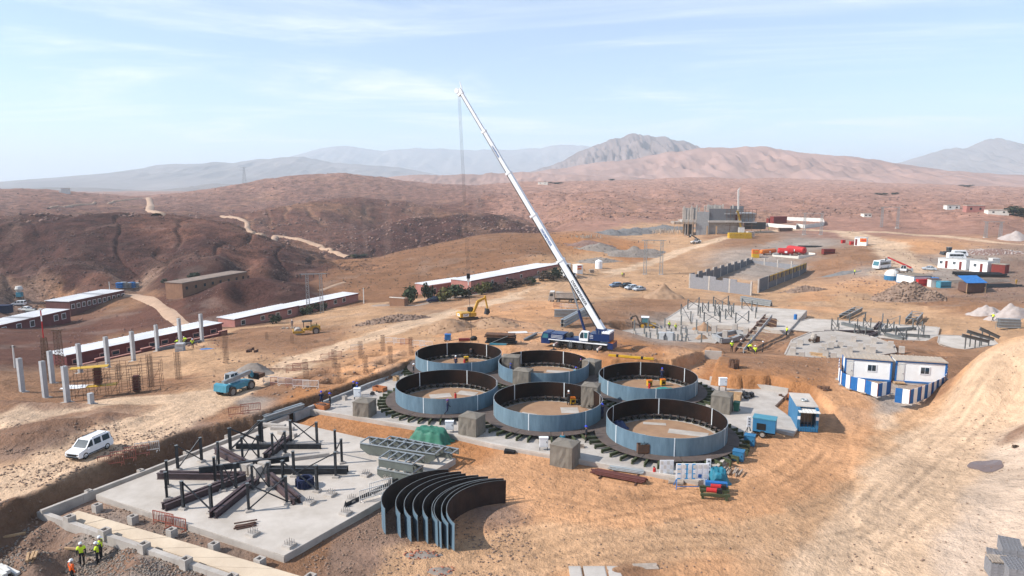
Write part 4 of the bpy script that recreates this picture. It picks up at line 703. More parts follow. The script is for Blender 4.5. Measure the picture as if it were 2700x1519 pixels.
MB().prof([(q[0]*ks,q[1]*ks) for q in ((.72,2.2),(1.35,2.2),(1.35,3.2),(.98,3.2),(.72,2.75))],-1.375*ks,-1.352*ks).build('cab_window','glass',oc);MB().prof([(q[0]*ks,q[1]*ks) for q in ((1.45,2.25),(2.0,2.25),(2.05,3.2),(1.45,3.2))],-1.375*ks,-1.352*ks).build('cab_window','glass_teal',oc)
cbx('superstructure','blue_crane',2.25,4.6,-1.2,1.2,1.92,3.1);cbx('boom_frame','blue_crane',3.2,4.9,-.55,.55,3.1,3.9);cbx('counterweight','blue_crane',4.62,5.9,-1.35,1.35,1.95,3.3);cbx('counterweight_band','white_paint',4.6,5.93,-1.38,1.38,3.31,3.6);cbx('rear_box','blue_crane',5.6,6.5,-1.25,1.25,.7,1.75);cbx('rear_lamp_bar','orange',5.62,6.52,-1.2,1.2,1.76,1.86)
for i in range(3):cbx('cover_stripe','white_paint',2.4,3.0,-1.225,-1.205,2.3+.25*i,2.36+.25*i)
for i in range(6):cbx('guard_rail','steel_galv',3.0+.5*i-.03,3.0+.5*i+.03,-1.25,-1.19,3.1,3.75)
for x in (-4.6,-2.05,-.15,1.45,3.0):
    for s in (-1,1):wheel(CR,(x+.9)*ks*.93,s*1.12*ks,.68*ks,.42*ks,'rubber','steel_dark')
for x in (-3.4,4.4):
    for s in (-1,1):
        MB().bar((x*ks,s*1.1*ks,.95*ks),(x*ks,s*3.1*ks,.95*ks),.3*ks).build('outrigger_beam','off_white',CR);f=MB().cyl((x*ks,s*3.0*ks,.95*ks),(x*ks,s*3.0*ks,.12),.1*ks,n=8).build('jack_leg','steel_dark',CR);MB().cyl((x*ks,s*3.0*ks,.02),(x*ks,s*3.0*ks,.14),.45*ks,n=14).build('foot_pad','steel_dark',f)
        for q in range(3):MB().bar((x*ks,s*(1.5+.5*q)*ks,.95*ks),(x*ks,s*(1.75+.5*q)*ks,.95*ks),.31*ks).build('warning_stripe','red_dark',f)
lad=MB()
for z in (.45,.7,.95,1.2):lad.bx(-1.2*ks,-.8*ks,-1.36*ks,-1.32*ks,z*ks,(z+.05)*ks)
lad.bx(-1.22*ks,-1.18*ks,-1.37*ks,-1.31*ks,.4*ks,1.5*ks).bx(-.82*ks,-.78*ks,-1.37*ks,-1.31*ks,.4*ks,1.5*ks).build('ladder','steel_galv',CR)
load=GQ('w1',440,1165);tipw=pd(1212,243,math.hypot(load.x,load.y));tipw=Vector((load.x-1.6,load.y,tipw.z+.4));piv=CR.location+Matrix.Rotation(ca,3,'Z') @ Vector((4.3*ks,0,3.4*ks));piv=Vector((piv.x,piv.y,piv.z))
bl=(tipw-piv);BL=bl.length;bd=bl.normalized();bs=bd.cross(Vector((0,0,1))).normalized();bu=bs.cross(bd).normalized()
BMX=CI @ Matrix(((bd.x,bs.x,bu.x,piv.x),(bd.y,bs.y,bu.y,piv.y),(bd.z,bs.z,bu.z,piv.z),(0,0,0,1)))      # boom frame: x up the boom, y to its side, z its top
sgn=1 if (bs.dot(Vector((0,-1,0)))>0) else-1                                                                   # the side the text is on faces the near slab
def bpart(n,mb,mat,smooth=False):
    me=mb.mesh(n,mat);me.transform(BMX);return inst(me,n,CR)
cuts=[(-.03,.285,.92),(.28,.47,.80),(.465,.645,.68),(.64,.82,.56),(.815,.985,.45)]
for i,(f0,f1,w) in enumerate(cuts):
    h=w*1.12;m=MB();sec=[(-w/2,h/2),(w/2,h/2),(w/2,-h*.28),(w*.3,-h/2),(-w*.3,-h/2),(-w/2,-h*.28)];n=len(sec)
    vs=[(BL*f,y,z) for f in (f0,f1) for y,z in sec];m.mat(0).add(vs,[(k,(k+1)%n,n+(k+1)%n,n+k) for k in (0,1,5)]+[tuple(range(n-1,-1,-1)),tuple(range(n,2*n))]);m.mat(1).add(vs,[(k,(k+1)%n,n+(k+1)%n,n+k) for k in (2,3,4)])  # underside facets coloured black to stand for the boom's own shade
    bpart('boom_section',m,['white_paint','black']);bpart('boom_collar',MB().box((BL*f1,0,0),(.35,w*1.16,h*1.12)),'white_paint')
    tm=text_mesh('DEKEMPENEER',w*.62,'ink_blue' if i else 'steel_dark',.006,.008);tm.transform(BMX @ Matrix.Translation((BL*(.155 if i==0 else f0+(f1-f0)*.52),sgn*(w/2+.012),.05*h)) @ Matrix(((-1,0,0,0),(0,0,sgn,0),(0,1,0,0),(0,0,0,1))).to_4x4() @ Matrix.Scale(1.12 if i==0 else .9,4,(1,0,0)))
    if i in (0,1,3):inst(tm,'lettering',CR)
bpart('boom_head',MB().box((BL*.99,0,-.1),(.9,.5,.9)).cyl((BL*1.0,-.3,-.35),(BL*1.0,.3,-.35),.38,n=12).bar((BL*.985,0,.3),(BL*1.02,0,.75),.12),'white_paint');bpart('boom_cable_tray',MB().box((BL*.15,0,.62),(BL*.22,.25,.14)),'black')
for f0,f1,r_,mt in ((.0,.5,.2,'blue_crane'),(.5,1,.13,'chrome')):
    p0=CR.matrix_basis @ Vector((1.5*ks,0,2.1*ks));p1=piv+bd*BL*.20-bu*.5;a_,b_=p0.lerp(p1,f0),p0.lerp(p1,f1);me=MB().cyl(a_,b_,r_,n=10).mesh('luffing_cylinder',mt);me.transform(CI);inst(me,'luffing_cylinder',CR)
hook=pd(1236,733,math.hypot(load.x,load.y));hk=Vector((load.x-.45,load.y,hook.z))
for dx in (-.2,0,.2):me=MB().cyl((hk.x+dx,load.y,hk.z+.6),(tipw.x+dx*.8,load.y,tipw.z-.6),.015,n=4).mesh('hoist_rope','steel_dark');me.transform(CI);inst(me,'hoist_rope',CR)
me=MB().box(hk+Vector((0,0,.3)),(.55,.35,.8)).mesh('hook_block','black');me.transform(CI);hb=inst(me,'hook_block',CR);me=MB().box(hk+Vector((0,0,-.35)),(.4,.25,.5)).cyl(hk+Vector((0,0,-1.2)),hk+Vector((0,0,-.5)),.09,n=8).mesh('hook','off_white');me.transform(CI);inst(me,'hook',hb)
t=thing('lifting_sling','long thin lifting chain hanging below the crane hook','sling',load);L_=hk.z-1.1-load.z
MB().cyl((0,0,.7),(-.45,0,L_),.035,n=5).build('chain','steel_dark',t)
t=thing('lifted_load','small red rigging frame with coiled gear below the crane hook','rigging',load+Vector((-.6,0,0)),.1)
MB().bx(-1.5,.3,-.35,.35,.08,.42).build('red_frame','red_dark',t);MB().sph((.9,0,.4),.5,8,5,1.1,.8,.8,.15).build('coil','black',t);MB().bx(-1.5,1.4,-.4,.4,0,.07).build('pallet','wood',t)

# ------------------------------------------------------------------ telehandlers: boom end at +x
def telehandler(label,p,rz,cb='cyan_paint',cboom='grey_paint',lift=8,ext=.4,s=1.,load=True):
    t=thing('telehandler',label,'telehandler',p,rz);t.scale=(s,s,s)
    MB().prof([(-2.4,.7),(2.3,.7),(2.3,1.1),(1.2,1.25),(-1.6,1.3),(-2.4,1.6)],-.75,.75).build('chassis',cb,t);MB().prof([(-2.6,.75),(-2.1,.75),(-2.1,1.7),(-2.5,1.55)],-1.0,1.0).build('counterweight',cb,t)
    cab_=MB().prof([(-.75,.9),(.85,.9),(.9,1.5),(-.8,1.5)],.15,1.05).build('cab','white_paint',t);MB().prof([(-.75,1.51),(.85,1.51),(.55,2.35),(-.6,2.35)],.18,1.02).build('cab_glass','glass',cab_);MB().bx(-.65,.6,.13,1.07,2.36,2.44).build('cab_roof','grey_paint',cab_)
    for x,x2 in ((-.75,-.6),(.85,.55),(.1,.05)):
        for y in (.17,1.03):MB().bar((x,y,1.5),(x2,y,2.36),.07).build('cab_post','white_paint',cab_)
    MB().bx(-1.4,1.3,-1.05,-.35,.7,1.35).build('engine_box',cb,t)
    a=R(lift);q0=Vector((-2.1,-.1,1.75));d=Vector((math.cos(a),0,math.sin(a)));q1=q0+d*4.3;q2=q1+d*3*ext
    MB().bar(q0,q1,.42,.48).build('boom',cboom,t);MB().bar(q1-d*.3,q2,.32,.36).build('boom_extension',cboom,t);MB().bar(q2,q2+Vector((.35,0,-.75)),.3,.36).build('boom_nose',cb,t)
    e=q2+Vector((.45,0,-.8));c=MB().bx(e.x,e.x+.12,-.95,.75,e.z-.35,e.z+.5).build('fork_carriage','black',t)
    for y in (-.55,.35):MB().bx(e.x+.12,e.x+1.3,y-.07,y+.07,e.z-.35,e.z-.27).build('fork','black',c)
    if load:MB().box((e.x+.75,-.1,e.z+.02),(1.1,1.5,.5),.1).build('scrap_load','rust',c)
    for x in (-1.55,1.55):
        for y in (-.95,.95):wheel(t,x,y,.62,.42)
    return t
a,b=pz(*Q('z6',232,1435),-.3),pz(*Q('z6',420,1365),-.3);p=GQ('z6',300,1385);telehandler('light blue telehandler with dusty wheels parked on the left track',on(p.x,p.y,.02),facing(a,b),'cyan_paint','steel_galv',4,.1,1.0)
telehandler('cream telehandler standing before the unfinished concrete building',GQ('w4',645,690),R(200),'off_white','steel_dark',28,.3,1.1,False)
telehandler('red telehandler reaching its boom over the white container on the right',GQ('w5',930,880),R(155),'grey_paint','red',24,.9,1.15,False)

# ------------------------------------------------------------------ roller, excavator, dump truck, backhoe, buses
p=GQ('z6',1085,750);t=thing('road_roller','yellow soil compaction roller with a steel drum and canopy','roller',on(p.x,p.y,.02),R(200))
MB().prof([(-2.6,.8),(-.3,.8),(-.3,1.5),(-1.0,1.9),(-2.5,1.8)],-.8,.8).build('engine_hood','yellow_cat',t);MB().bx(-.35,.9,-.55,.55,.9,1.35).build('operator_deck','yellow_cat',t);MB().bx(-.3,.3,-.3,.3,1.35,1.75).build('seat','black',t)
MB().cyl((2.0,-1.05,.75),(2.0,1.05,.75),.75,n=24).build('drum','grey_dusty',t)
fr=MB().bx(.8,3.0,-1.3,-1.1,.55,1.0).bx(.8,3.0,1.1,1.3,.55,1.0).bx(.7,1.0,-1.3,1.3,.6,1.0).bx(2.85,3.05,-1.3,1.3,.6,1.0).build('drum_frame','yellow_cat',t)
for x in (-.7,.8):
    for y in (-.6,.6):MB().bar((x,y,1.4),(x,y,2.75),.08).build('canopy_post','black',t)
MB().bx(-.95,1.1,-.85,.85,2.75,2.87).build('canopy','black',t);MB().cyl((-1.8,.4,1.8),(-1.8,.4,2.4),.07,n=6).build('exhaust','black',t);MB().cyl((.45,0,1.4),(.3,0,1.9),.03,n=5).build('steering_column','black',t)
for y in (-.95,.95):wheel(t,-1.6,y,.75,.5)

p=GQ('w1',400,905);t=thing('excavator','yellow tracked excavator digging behind the rings','excavator',on(p.x,p.y),R(28));t.scale=(.86,)*3
for s in (-1,1):
    tr=MB().prof([(-2.0,.15),(-1.7,0),(1.7,0),(2.0,.15),(2.15,.45),(1.95,.78),(-1.95,.78),(-2.15,.45)],s*1.25-.3,s*1.25+.3).build('track','rubber_dusty',t)
    for q in range(9):MB().box((-1.9+q*.475,s*1.25,.80),(.2,.62,.05)).build('track_shoe','steel_dark',tr)
MB().bx(-1,1,-.9,.9,.35,.95).build('undercarriage','black',t)
up=MB().prof([(-2.6,1.0),(1.6,1.0),(1.6,1.9),(-2.2,2.15),(-2.6,2.0)],-1.35,1.35).build('upper_body','yellow_cat',t);MB().bx(-2.75,-2.2,-1.38,1.38,1.0,2.05).build('counterweight','yellow_cat',t)
cb_=MB().prof([(.3,1.9),(1.7,1.9),(1.7,2.4),(1.35,3.05),(.3,3.05)],.35,1.32).build('cab','black',t);MB().prof([(.4,2.05),(1.62,2.05),(1.62,2.4),(1.3,2.95),(.4,2.95)],.33,.35).build('cab_glass','glass',cb_)
lg=text_mesh('CAT',.62,'black',.006,.02);pl=MB().bx(-.012,.0,-.75,.75,-.35,.35).build('logo_plate','white_paint',t,loc=(-2.752,0,1.55));inst(lg,'lettering',pl,(-.02,0,0),(math.pi/2,0,-math.pi/2));lg2=inst(MB().bx(-.75,.75,-.012,0,-.35,.35).mesh('logo_plate','white_paint'),'logo_plate',t,(-1.3,-1.352,1.5));inst(lg,'lettering',lg2,(0,-.02,0),(math.pi/2,0,0))
b0,b1,b2,b3=Vector((1.3,-.2,1.8)),Vector((2.6,-.2,4.6)),Vector((4.7,-.2,5.4)),Vector((5.3,-.2,2.4))
bm_=MB().bar(b0,b1,.42,.5,(.42,.7)).bar(b1+Vector((-.1,0,-.1)),b2,.4,.7,(.36,.4)).build('boom','yellow_cat',t);MB().bar(b2+Vector((-.2,0,.5)),b3,.32,.62,(.26,.3)).build('dipper_arm','yellow_cat',t);MB().cyl(b0+Vector((.5,.35,.2)),b1+Vector((.3,.35,-.4)),.09,n=6).build('ram','chrome',bm_)
MB().prof([(4.8,2.5),(5.5,2.45),(5.7,1.5),(5.1,.9),(4.5,1.1),(4.7,1.7)],-.8,.4).build('bucket','steel_dark',t)

p=GQ('w1',1580,690);t=thing('dump_truck','dusty white dump truck with a grey tipper driving left','truck',on(p.x,p.y,.02),R(180)+R(-8));t.scale=(.95,)*3
cb_=MB().prof([(2.6,.7),(4.2,.7),(4.25,1.7),(4.0,2.85),(2.65,2.95),(2.6,1)],-1.22,1.22).build('cab','grey_dusty',t);MB().prof([(3.0,1.85),(3.95,1.85),(3.8,2.6),(3.0,2.65)],-1.235,1.235).build('cab_glass','glass',cb_);MB().add([(4.262,-1.05,1.8),(4.262,1.05,1.8),(4.06,1.05,2.72),(4.06,-1.05,2.72)],[(0,1,2,3)]).build('windscreen','glass',cb_);MB().bx(2.7,3.9,-1.1,1.1,2.96,3.1).build('cab_roof','off_white',cb_);MB().bx(4.15,4.4,-1.2,1.2,.5,.95).build('bumper','grey_dusty',t)
MB().bx(-4.2,3.0,-.5,.5,.75,1.05).build('chassis','rubber_dusty',t);bd_=MB().prof([(-4.3,1.35),(2.3,1.35),(2.4,2.75),(-4.6,2.75)],-1.25,1.25).build('tipper_body','grey_dusty',t);MB().bx(-4.55,2.35,-1.32,1.32,2.75,2.88).build('top_rail','grey_dusty',bd_);MB().sph((-1,0,2.7),1,10,6,3.0,1.1,.35,.05).build('earth_load','dirt_pile',t)
for x in np.linspace(-4,2,6):MB().box((x,-1.28,2.05),(.12,.06,1.35)).build('rib','grey_dusty',bd_)
for x in (-3.2,-1.8,1.6,3.3):
    for y in (-1,1):wheel(t,x,y,.52,.38)

p=GQ('w2',250,545);t=thing('backhoe_loader','yellow and white backhoe loader working beside the pillar slab','backhoe',on(p.x,p.y,.02),R(-12));t.scale=(.95,)*3
MB().prof([(-1.2,.7),(2.2,.7),(2.2,1.35),(.6,1.5),(-1.2,1.5)],-.5,.5).build('chassis','yellow_cat',t);cb_=MB().prof([(-1.1,1.5),(.7,1.5),(.5,2.6),(-1.0,2.6)],-.75,.75).build('cab','glass_teal',t);MB().bx(-1.15,.65,-.85,.85,2.6,2.75).build('cab_roof','white_paint',cb_)
for x,x2 in ((-1.1,-1.0),(.7,.5)):
    for y in (-.76,.76):MB().bar((x,y,1.5),(x2,y,2.6),.09).build('cab_post','black',cb_)
for y in (-.6,.6):MB().bar((.6,y,1.5),(2.9,y,.7),.14,.25).build('loader_arm','grey_dusty',t)
MB().prof([(2.9,.1),(3.7,.05),(3.5,.25),(3.0,.9),(2.8,.8)],-1.1,1.1).build('front_bucket','grey_dusty',t);bh=MB().bar((-1.4,0,1.0),(-2.3,0,2.9),.25,.35).bar((-2.3,0,2.9),(-3.3,0,2.6),.2,.3).build('digger_arm','rubber_dusty',t);MB().prof([(-3.6,2.5),(-3.1,2.6),(-3.1,2.1),(-3.6,1.9)],-.3,.3).build('digger_bucket','steel_dark',bh)
for x,r_ in ((-.8,.75),(1.7,.45)):
    for y in (-.85,.85):wheel(t,x,y,r_,.4,'rubber_dusty','yellow_cat')

def coach(label,p,rz,L_,w,h,stripe=None,nose=.5):
    t=thing('white_bus',label,'bus',p,rz);x0,x1=-L_/2,L_/2
    MB().prof([(x0,.35),(x1,.35),(x1+.1,h*.42),(x1-nose,h),(x0+.1,h),(x0,h*.8)],-w/2,w/2,-w/2*.93,w/2*.93,h*.9).build('body','white_paint',t)
    n=max(3,int(L_/1.5));ww=(L_-1.3)/n
    for s in (-1,1):
        for i in range(n):MB().bx(x0+.4+i*ww,x0+.4+(i+1)*ww-.06,s*(w/2+.005)-.02,s*(w/2+.005)+.02,h*.5,h*.82).build('side_window','glass',t)
        MB().bx(x1-.02,x1+.1,s*w*.38-.15,s*w*.38+.15,.6,.8).build('headlight','chrome',t)
    MB().add([(x1+.115,-w*.43,h*.44),(x1+.115,w*.43,h*.44),(x1-nose*.8+.03,w*.4,h*.93),(x1-nose*.8+.03,-w*.4,h*.93)],[(0,1,2,3)]).build('windscreen','glass_teal',t)
    MB().bx(x0+1,x1-1.5,-w*.25,w*.25,h+.004,h+.12).build('roof_unit','off_white',t)
    for x in (x0+L_*.24,x1-L_*.2):
        for s in (-1,1):wheel(t,x,s*(w/2-.14),.45,.28,'rubber','steel_galv')
    return t
p=GQ('w5',640,815);coach('white coach parked at the edge of the red soil on the right',on(p.x,p.y,.02),R(215),8.2,2.4,3.0)
p=GQ('w5',1650,690);coach('white minibus with dark windows behind the white office cabins',on(p.x,p.y,.02),R(-8),6.4,2.1,2.6,nose=1.1);p=GQ('w5',1700,650);coach('white van roof showing behind the parked minibus',on(p.x,p.y,.02),R(-8),5.5,2.0,2.5,nose=1.0)
p=GQ('w5',1545,625);t=thing('wheel_loader','dark wheel loader parked behind the minibus','loader',on(p.x,p.y,.02),R(190));MB().bx(-2.4,.4,-.9,.9,.8,1.7).build('body','steel_grey',t);c_=MB().bx(-1,.5,-.7,.7,1.7,3.0).build('cab','glass',t);MB().bx(-1.1,.6,-.8,.8,3.0,3.1).build('cab_roof','grey_paint',c_);MB().prof([(2.4,.2),(3.3,.2),(3.0,.7),(2.8,1.3)],-1.2,1.2).build('bucket','steel_dark',t);MB().bar((.4,0,1.4),(2.7,0,.7),.9,.3).build('loader_arm','steel_dark',t)
for x in (-1.5,1.2):
    for y in (-.9,.9):wheel(t,x,y,.7,.5)
# ------------------------------------------------------------------ houses
def long_house(name,label,secs,k,z,depth,wall,roof,wins=(),wm='cream',flip=1,group=None,trim='wall_maroon',drop=2.5,win_size=(1.0,1.0),win_z=.9):
    """secs: (x0,y0,x1,y1,h) front foot lines on sheet k; built on level z"""
    a=pz(*Q(k,secs[0][0],secs[0][1]),z);b=pz(*Q(k,secs[-1][2],secs[-1][3]),z);rz=math.atan2(b.y-a.y,b.x-a.x);t=thing(name,label,'house',a,rz,group);MI=(Matrix.Translation(a) @ Matrix.Rotation(rz,4,'Z')).inverted();X=[]
    for i,(x0,y0,x1,y1,h) in enumerate(secs):
        p,q=MI @ pz(*Q(k,x0,y0),z),MI @ pz(*Q(k,x1,y1),z);xa,xb=p.x,q.x;yy=.15*i;X.append((xa,xb,h,yy))
        w=MB().bx(xa+.01,xb-.01,yy,yy+depth,-drop,h).build('wall',wall,t);MB().bx(xa-.2,xb+.2,yy-.25,yy+depth+.25,h+.003,h+.16).build('roof',roof,t)
        MB().bx(xa-.22,xb+.22,yy-.27,yy-.20,h-.12,h+.2).build('fascia',trim,t)
        if roof=='roof_white':
            m=MB();q=xa
            while q<xb:m.bx(q,q+.09,yy-.2,yy+depth+.2,h+.163,h+.22+random.uniform(0,.02));q+=random.uniform(.95,1.05)
            o=m.build('roof_ribs',roof,t);o['kind']='stuff'
    x0,x1=X[0][0],X[-1][1];WF=MB().bx(-win_size[0]/2-.14,win_size[0]/2+.14,-.07,0,-.14,win_size[1]+.14).mesh('window',wm);WP=MB().bx(-win_size[0]/2,win_size[0]/2,-.1,-.072,0,win_size[1]).mesh('pane','glass')
    for f in wins:
        x=x0+(x1-x0)*f;yy=next(s[3] for s in X if s[0]-.1<=x<=s[1]+.1);o=inst(WF,'window',t,(x,yy-.004,win_z));inst(WP,'pane',o)
    return t,X
t,X=long_house('long_house','long maroon house with white roof below the concrete columns',[(740,1150,2430,765,2.7)],'z5',-7.6,5.5,'wall_maroon','roof_white',(.05,.2,.27,.36,.5,.58,.68,.8,.93),'pink_paint',win_size=(1.3,.7),win_z=1.1)
gw=thing('garden_wall','stepped maroon garden wall with pink coping before the long house','wall',t.location+Matrix.Rotation(t.rotation_euler.z,3,'Z') @ Vector((1.5,-2.2,.1)),t.rotation_euler.z);L_=X[0][1]-2
for i in range(14):
    x=L_*i/14;h=1.0+(.45 if i%4==1 else 0);MB().bx(x,x+L_/14-.02,-.12,.12,-1.5,h).build('wall_panel','wall_maroon',gw);MB().bx(x,x+L_/14-.02,-.18,.18,h+.003,h+.15).build('coping','pink_paint',gw)
long_house('long_house','long pink red house with white roof behind the road roller',[(290,705,1055,555,2.6),(1060,553,1640,395,2.4)],'z6',-10.3,6.0,'wall_pink','roof_white',(.055,.19,.30,.39,.49,.78,.86),'cream',win_size=(1.1,1.0),win_z=1.0,trim='wall_maroon')
long_house('stone_house','brown stone house with a row of white framed windows in the valley',[(770,520,1080,425,3.6),(1085,440,1370,385,3.6)],'z5',-15.2,9.0,'wall_brown','roof_white',[.05+.092*i for i in range(11)],'white_paint',win_size=(1.1,1.3),win_z=1.3,drop=4)
long_house('stone_house','dark red stone house at the left edge in the valley',[(-260,880,380,720,3.8),(384,735,780,620,3.8)],'z5',-15.5,8.0,'wall_maroon','roof_white',(.27,.42,.56,.83,.92),'white_paint',win_size=(1.3,1.5),win_z=1.6,drop=4)
t,X=long_house('mud_house','long tan mud brick house below the dark hill',[(1995,325,2700,185,3.9)],'z5',-10.6,7.0,'mud','roof_mud',(.06,.19,.32,.44,.56,.69,.82,.93),'mud',win_size=(.9,1.0),win_z=1.6,trim='roof_mud',drop=3)
long_house('pink_house','long pink house with two stepped pale roofs behind the bushes',[(430,545,1040,415,2.9),(1046,420,1560,312,3.0)],'w1',-7.2,8.0,'wall_pink','roof_white',(.2,.35,.5,.7),'cream',trim='wall_maroon',drop=3)
long_house('pink_house','low pink house end with flat roof at the left of the bushes',[(-70,600,420,520,3.0)],'w1',-9.2,7.0,'wall_pink','roof_white',(.1,),'cream',trim='pink_paint',drop=3)
t=thing('stone_hut','small roofless tan hut left of the trees','hut',GQ('z6',2080,440),R(-20));MB().bx(-2.3,2.3,-1.2,-.9,-1,2.4).bx(-2.3,-2,-.89,1.2,-1,2.4).bx(2,2.3,-.89,1.2,-1,2.2).bx(-1.99,1.99,.9,1.2,-1,2.4).build('wall','mud',t);MB().bx(-2.4,2.4,-1.25,-.85,2.41,2.55).build('coping','cream',t)
for x,y,w,h,m_,lb in [(640,212,9,6,'off_white','lone pale house on the left skyline')]:
    p=G(*Q('w6',x,y+8));t=thing('far_house',lb,'house',p,.3);MB().bx(-w/2,w/2,-3,3,-2,h).build('wall',m_,t);MB().bx(-w/2-.3,w/2+.3,-3.3,3.3,h,h+.6).build('roof','roof_tan',t);MB().bx(-w/2-3,-w/2-.02,-2,2,-2,h*.5).build('annex',m_,t)
for i,(k,x,y,w,h,m_,lb) in enumerate([('w5',1890,45,11,4,'wall_pink','far pink house on the plain at the right'),('w5',1590,12,9,3,'off_white','far white house on the plain at the right'),('w5',2200,75,12,2.5,'cream','far cream wall on the plain before the green trees'),('w5',430,112,5,2,'cream','tiny far hut on the plain behind the pylon'),('w8',1220,318,16,4,'cream','far cream village houses behind the crane boom'),('w8',1010,250,14,4,'cream','lone far house on the pale foothill')]):
    p=GQ(k,x,y);t=thing('far_house',lb,'house',p,random.uniform(-.3,.3));MB().bx(-w/2,w/2,-2.5,2.5,-1.5,h).build('wall',m_,t);MB().bx(-w/2-.2,w/2+.2,-2.7,2.7,h+.003,h+.3).build('roof','roof_tan',t)
    for q in (-.25,.25):MB().bx(w*q-.6,w*q+.6,-2.54,-2.5,h*.35,h*.7).build('window','black',t)

# ------------------------------------------------------------------ concrete columns, rebar, scaffold on the left terrace
COLS=[(245,1378,185,1015),(498,1440,445,1045),(738,1494,690,1100),(575,1285,525,935),(880,1172,840,855),(1180,1117,1135,780),(1460,1042,1420,720),(1722,935,1690,650),(1970,862,1940,580),(2208,832,2175,530)]
CNM=['leftmost','second','third','fourth','fifth','sixth','seventh','eighth','ninth','rightmost']
for i,(bx_,by_,tx_,ty_) in enumerate(COLS):
    p=GQ('z5',bx_,by_,-.05);top=pd(*Q('z5',tx_,ty_),math.hypot(p.x,p.y)).z;h=top-p.z;t=thing('concrete_column',CNM[i]+(' tall bare concrete column on the left terrace' if i in (0,9) else ' tall bare concrete column from the left on the terrace'),'column',p,SR,'bare columns on the left terrace')
    MB().bx(-.27,.27,-.27,.27,0,h*.56).build('lower_lift','concrete_column',t);MB().bx(-.275,.275,-.275,.275,h*.562,h).build('upper_lift','concrete_column',t);MB().bx(-.6,.6,-.6,.6,-.4,.06).build('footing','concrete',t)
    m=MB()
    for x in (-.18,.18):
        for y in (-.18,.18):m.cyl((x,y,h),(x,y,h+.35),.03,n=4)
    m.build('starter_bars','rebar',t)
p=GQ('z1',672,182);t=thing('concrete_column','short pale concrete column stub below the scaffold','column',p,SR);MB().bx(-.25,.25,-.25,.25,-.1,1.3).build('shaft','concrete_column',t);MB().bx(-.5,.5,-.5,.5,-.4,.05).build('footing','concrete',t)
def cage_mesh(h,w=.42,n=2):
    m=MB()
    for i in range(n+1):
        for j in range(n+1):
            if 0<i<n and 0<j<n:continue
            x,y=-w/2+w*i/n,-w/2+w*j/n;m.bar((x,y,0),(x,y,h*random.uniform(.97,1.03)),.026)
    a=m.mesh('vertical_bars','rebar');m=MB();z=.2
    while z<h:
        for s in (-1,1):m.bar((-w/2,s*w/2,z),(w/2,s*w/2,z),.018);m.bar((s*w/2,-w/2,z),(s*w/2,w/2,z),.018)
        z+=.4
    return a,m.mesh('tie_hoops','rebar')
CG={}
def rebar(label,p,h,group,s=1.):
    hk_=round(h,1)
    if hk_ not in CG:CG[hk_]=cage_mesh(hk_)
    t=thing('rebar_cage',label,'rebar',p,SR,group);inst(CG[hk_][0],'vertical_bars',t,None,None,(s,s,1));inst(CG[hk_][1],'tie_hoops',t,None,None,(s,s,1))
for i,(x,y,yt) in enumerate([(1650,1325,965),(1950,1245,950),(2470,1070,730),(1300,1250,1080)]):
    p=GQ('z5',x,y);h=pd(*Q('z5',x-20,yt),math.hypot(p.x,p.y)).z-p.z;rebar(['tall rusty rebar cage right of the scaffold','tall rusty rebar cage before the left track','tall rusty rebar cage on the right of the left terrace','rebar cage standing inside the scaffold'][i],p,h,'rebar cages on the left terrace',1.3)
for i,(x,y) in enumerate(PITS):p=GQ('z6',x+10,y);rebar(ORD[i]+' rebar cage standing in a square column pit, counted from the left back row',p,2.6,'rebar cages in the column pits',1.1)
for k,x,y,lb in [('w5',395,1240,'small rebar cage left of the big stone heap'),('z6',635,810,'small rebar stub before the long pink house'),('z6',915,850,'small rebar stub below the road roller')]:rebar(lb,GQ(k,x,y),1.6,None,1)
p0=GQ('z5',870,1470);t=thing('scaffold','rusty tube scaffold around the form boxes on the left terrace','scaffold',p0,R(20));uu=Matrix.Rotation(R(20),3,'Z')
for i in range(9):
    for j in range(3):
        x,y=-.8+i*1.25,j*1.6;w=p0+uu @ Vector((x,y,0));z=hz(w.x,w.y)-p0.z;MB().bar((x,y,z),(x,y,z+random.choice((3.2,3.8,4.4))),.04).build('upright','rebar',t)
for lv in (.6,1.7,2.8,3.7):
    for j in range(3):MB().bar((-.9,j*1.6,lv),(9.3,j*1.6,lv+.4),.035).build('ledger','rebar',t)
    for i in range(9):MB().bar((-.8+i*1.25,0,lv+.05),(-.8+i*1.25,3.2,lv+.1),.03).build('transom','rebar',t)
for i in range(5):MB().bar((-.5+i*2,-.03,.3),(1.2+i*2,-.03,3.2),.045).build('diagonal','rebar',t)
for x,y,z,w in ((1.2,.8,3.95,4.2),(2.4,.9,1.45,3.4)):
    for q in range(4):MB().box((x,y+q*.3-.4,z),(w,.28,.06),.02).build('plank','yellow',t)
for x,z in ((2.0,1.6),(6.3,.2)):
    f=MB().bx(x-.35,x+.35,.7,1.4,z,z+2.1).build('form_box','plywood_red',t)
    for q in range(6):MB().bx(x-.45,x+.45,.62,1.48,z+.15+q*.34,z+.25+q*.34).build('form_clamp','rust',f)
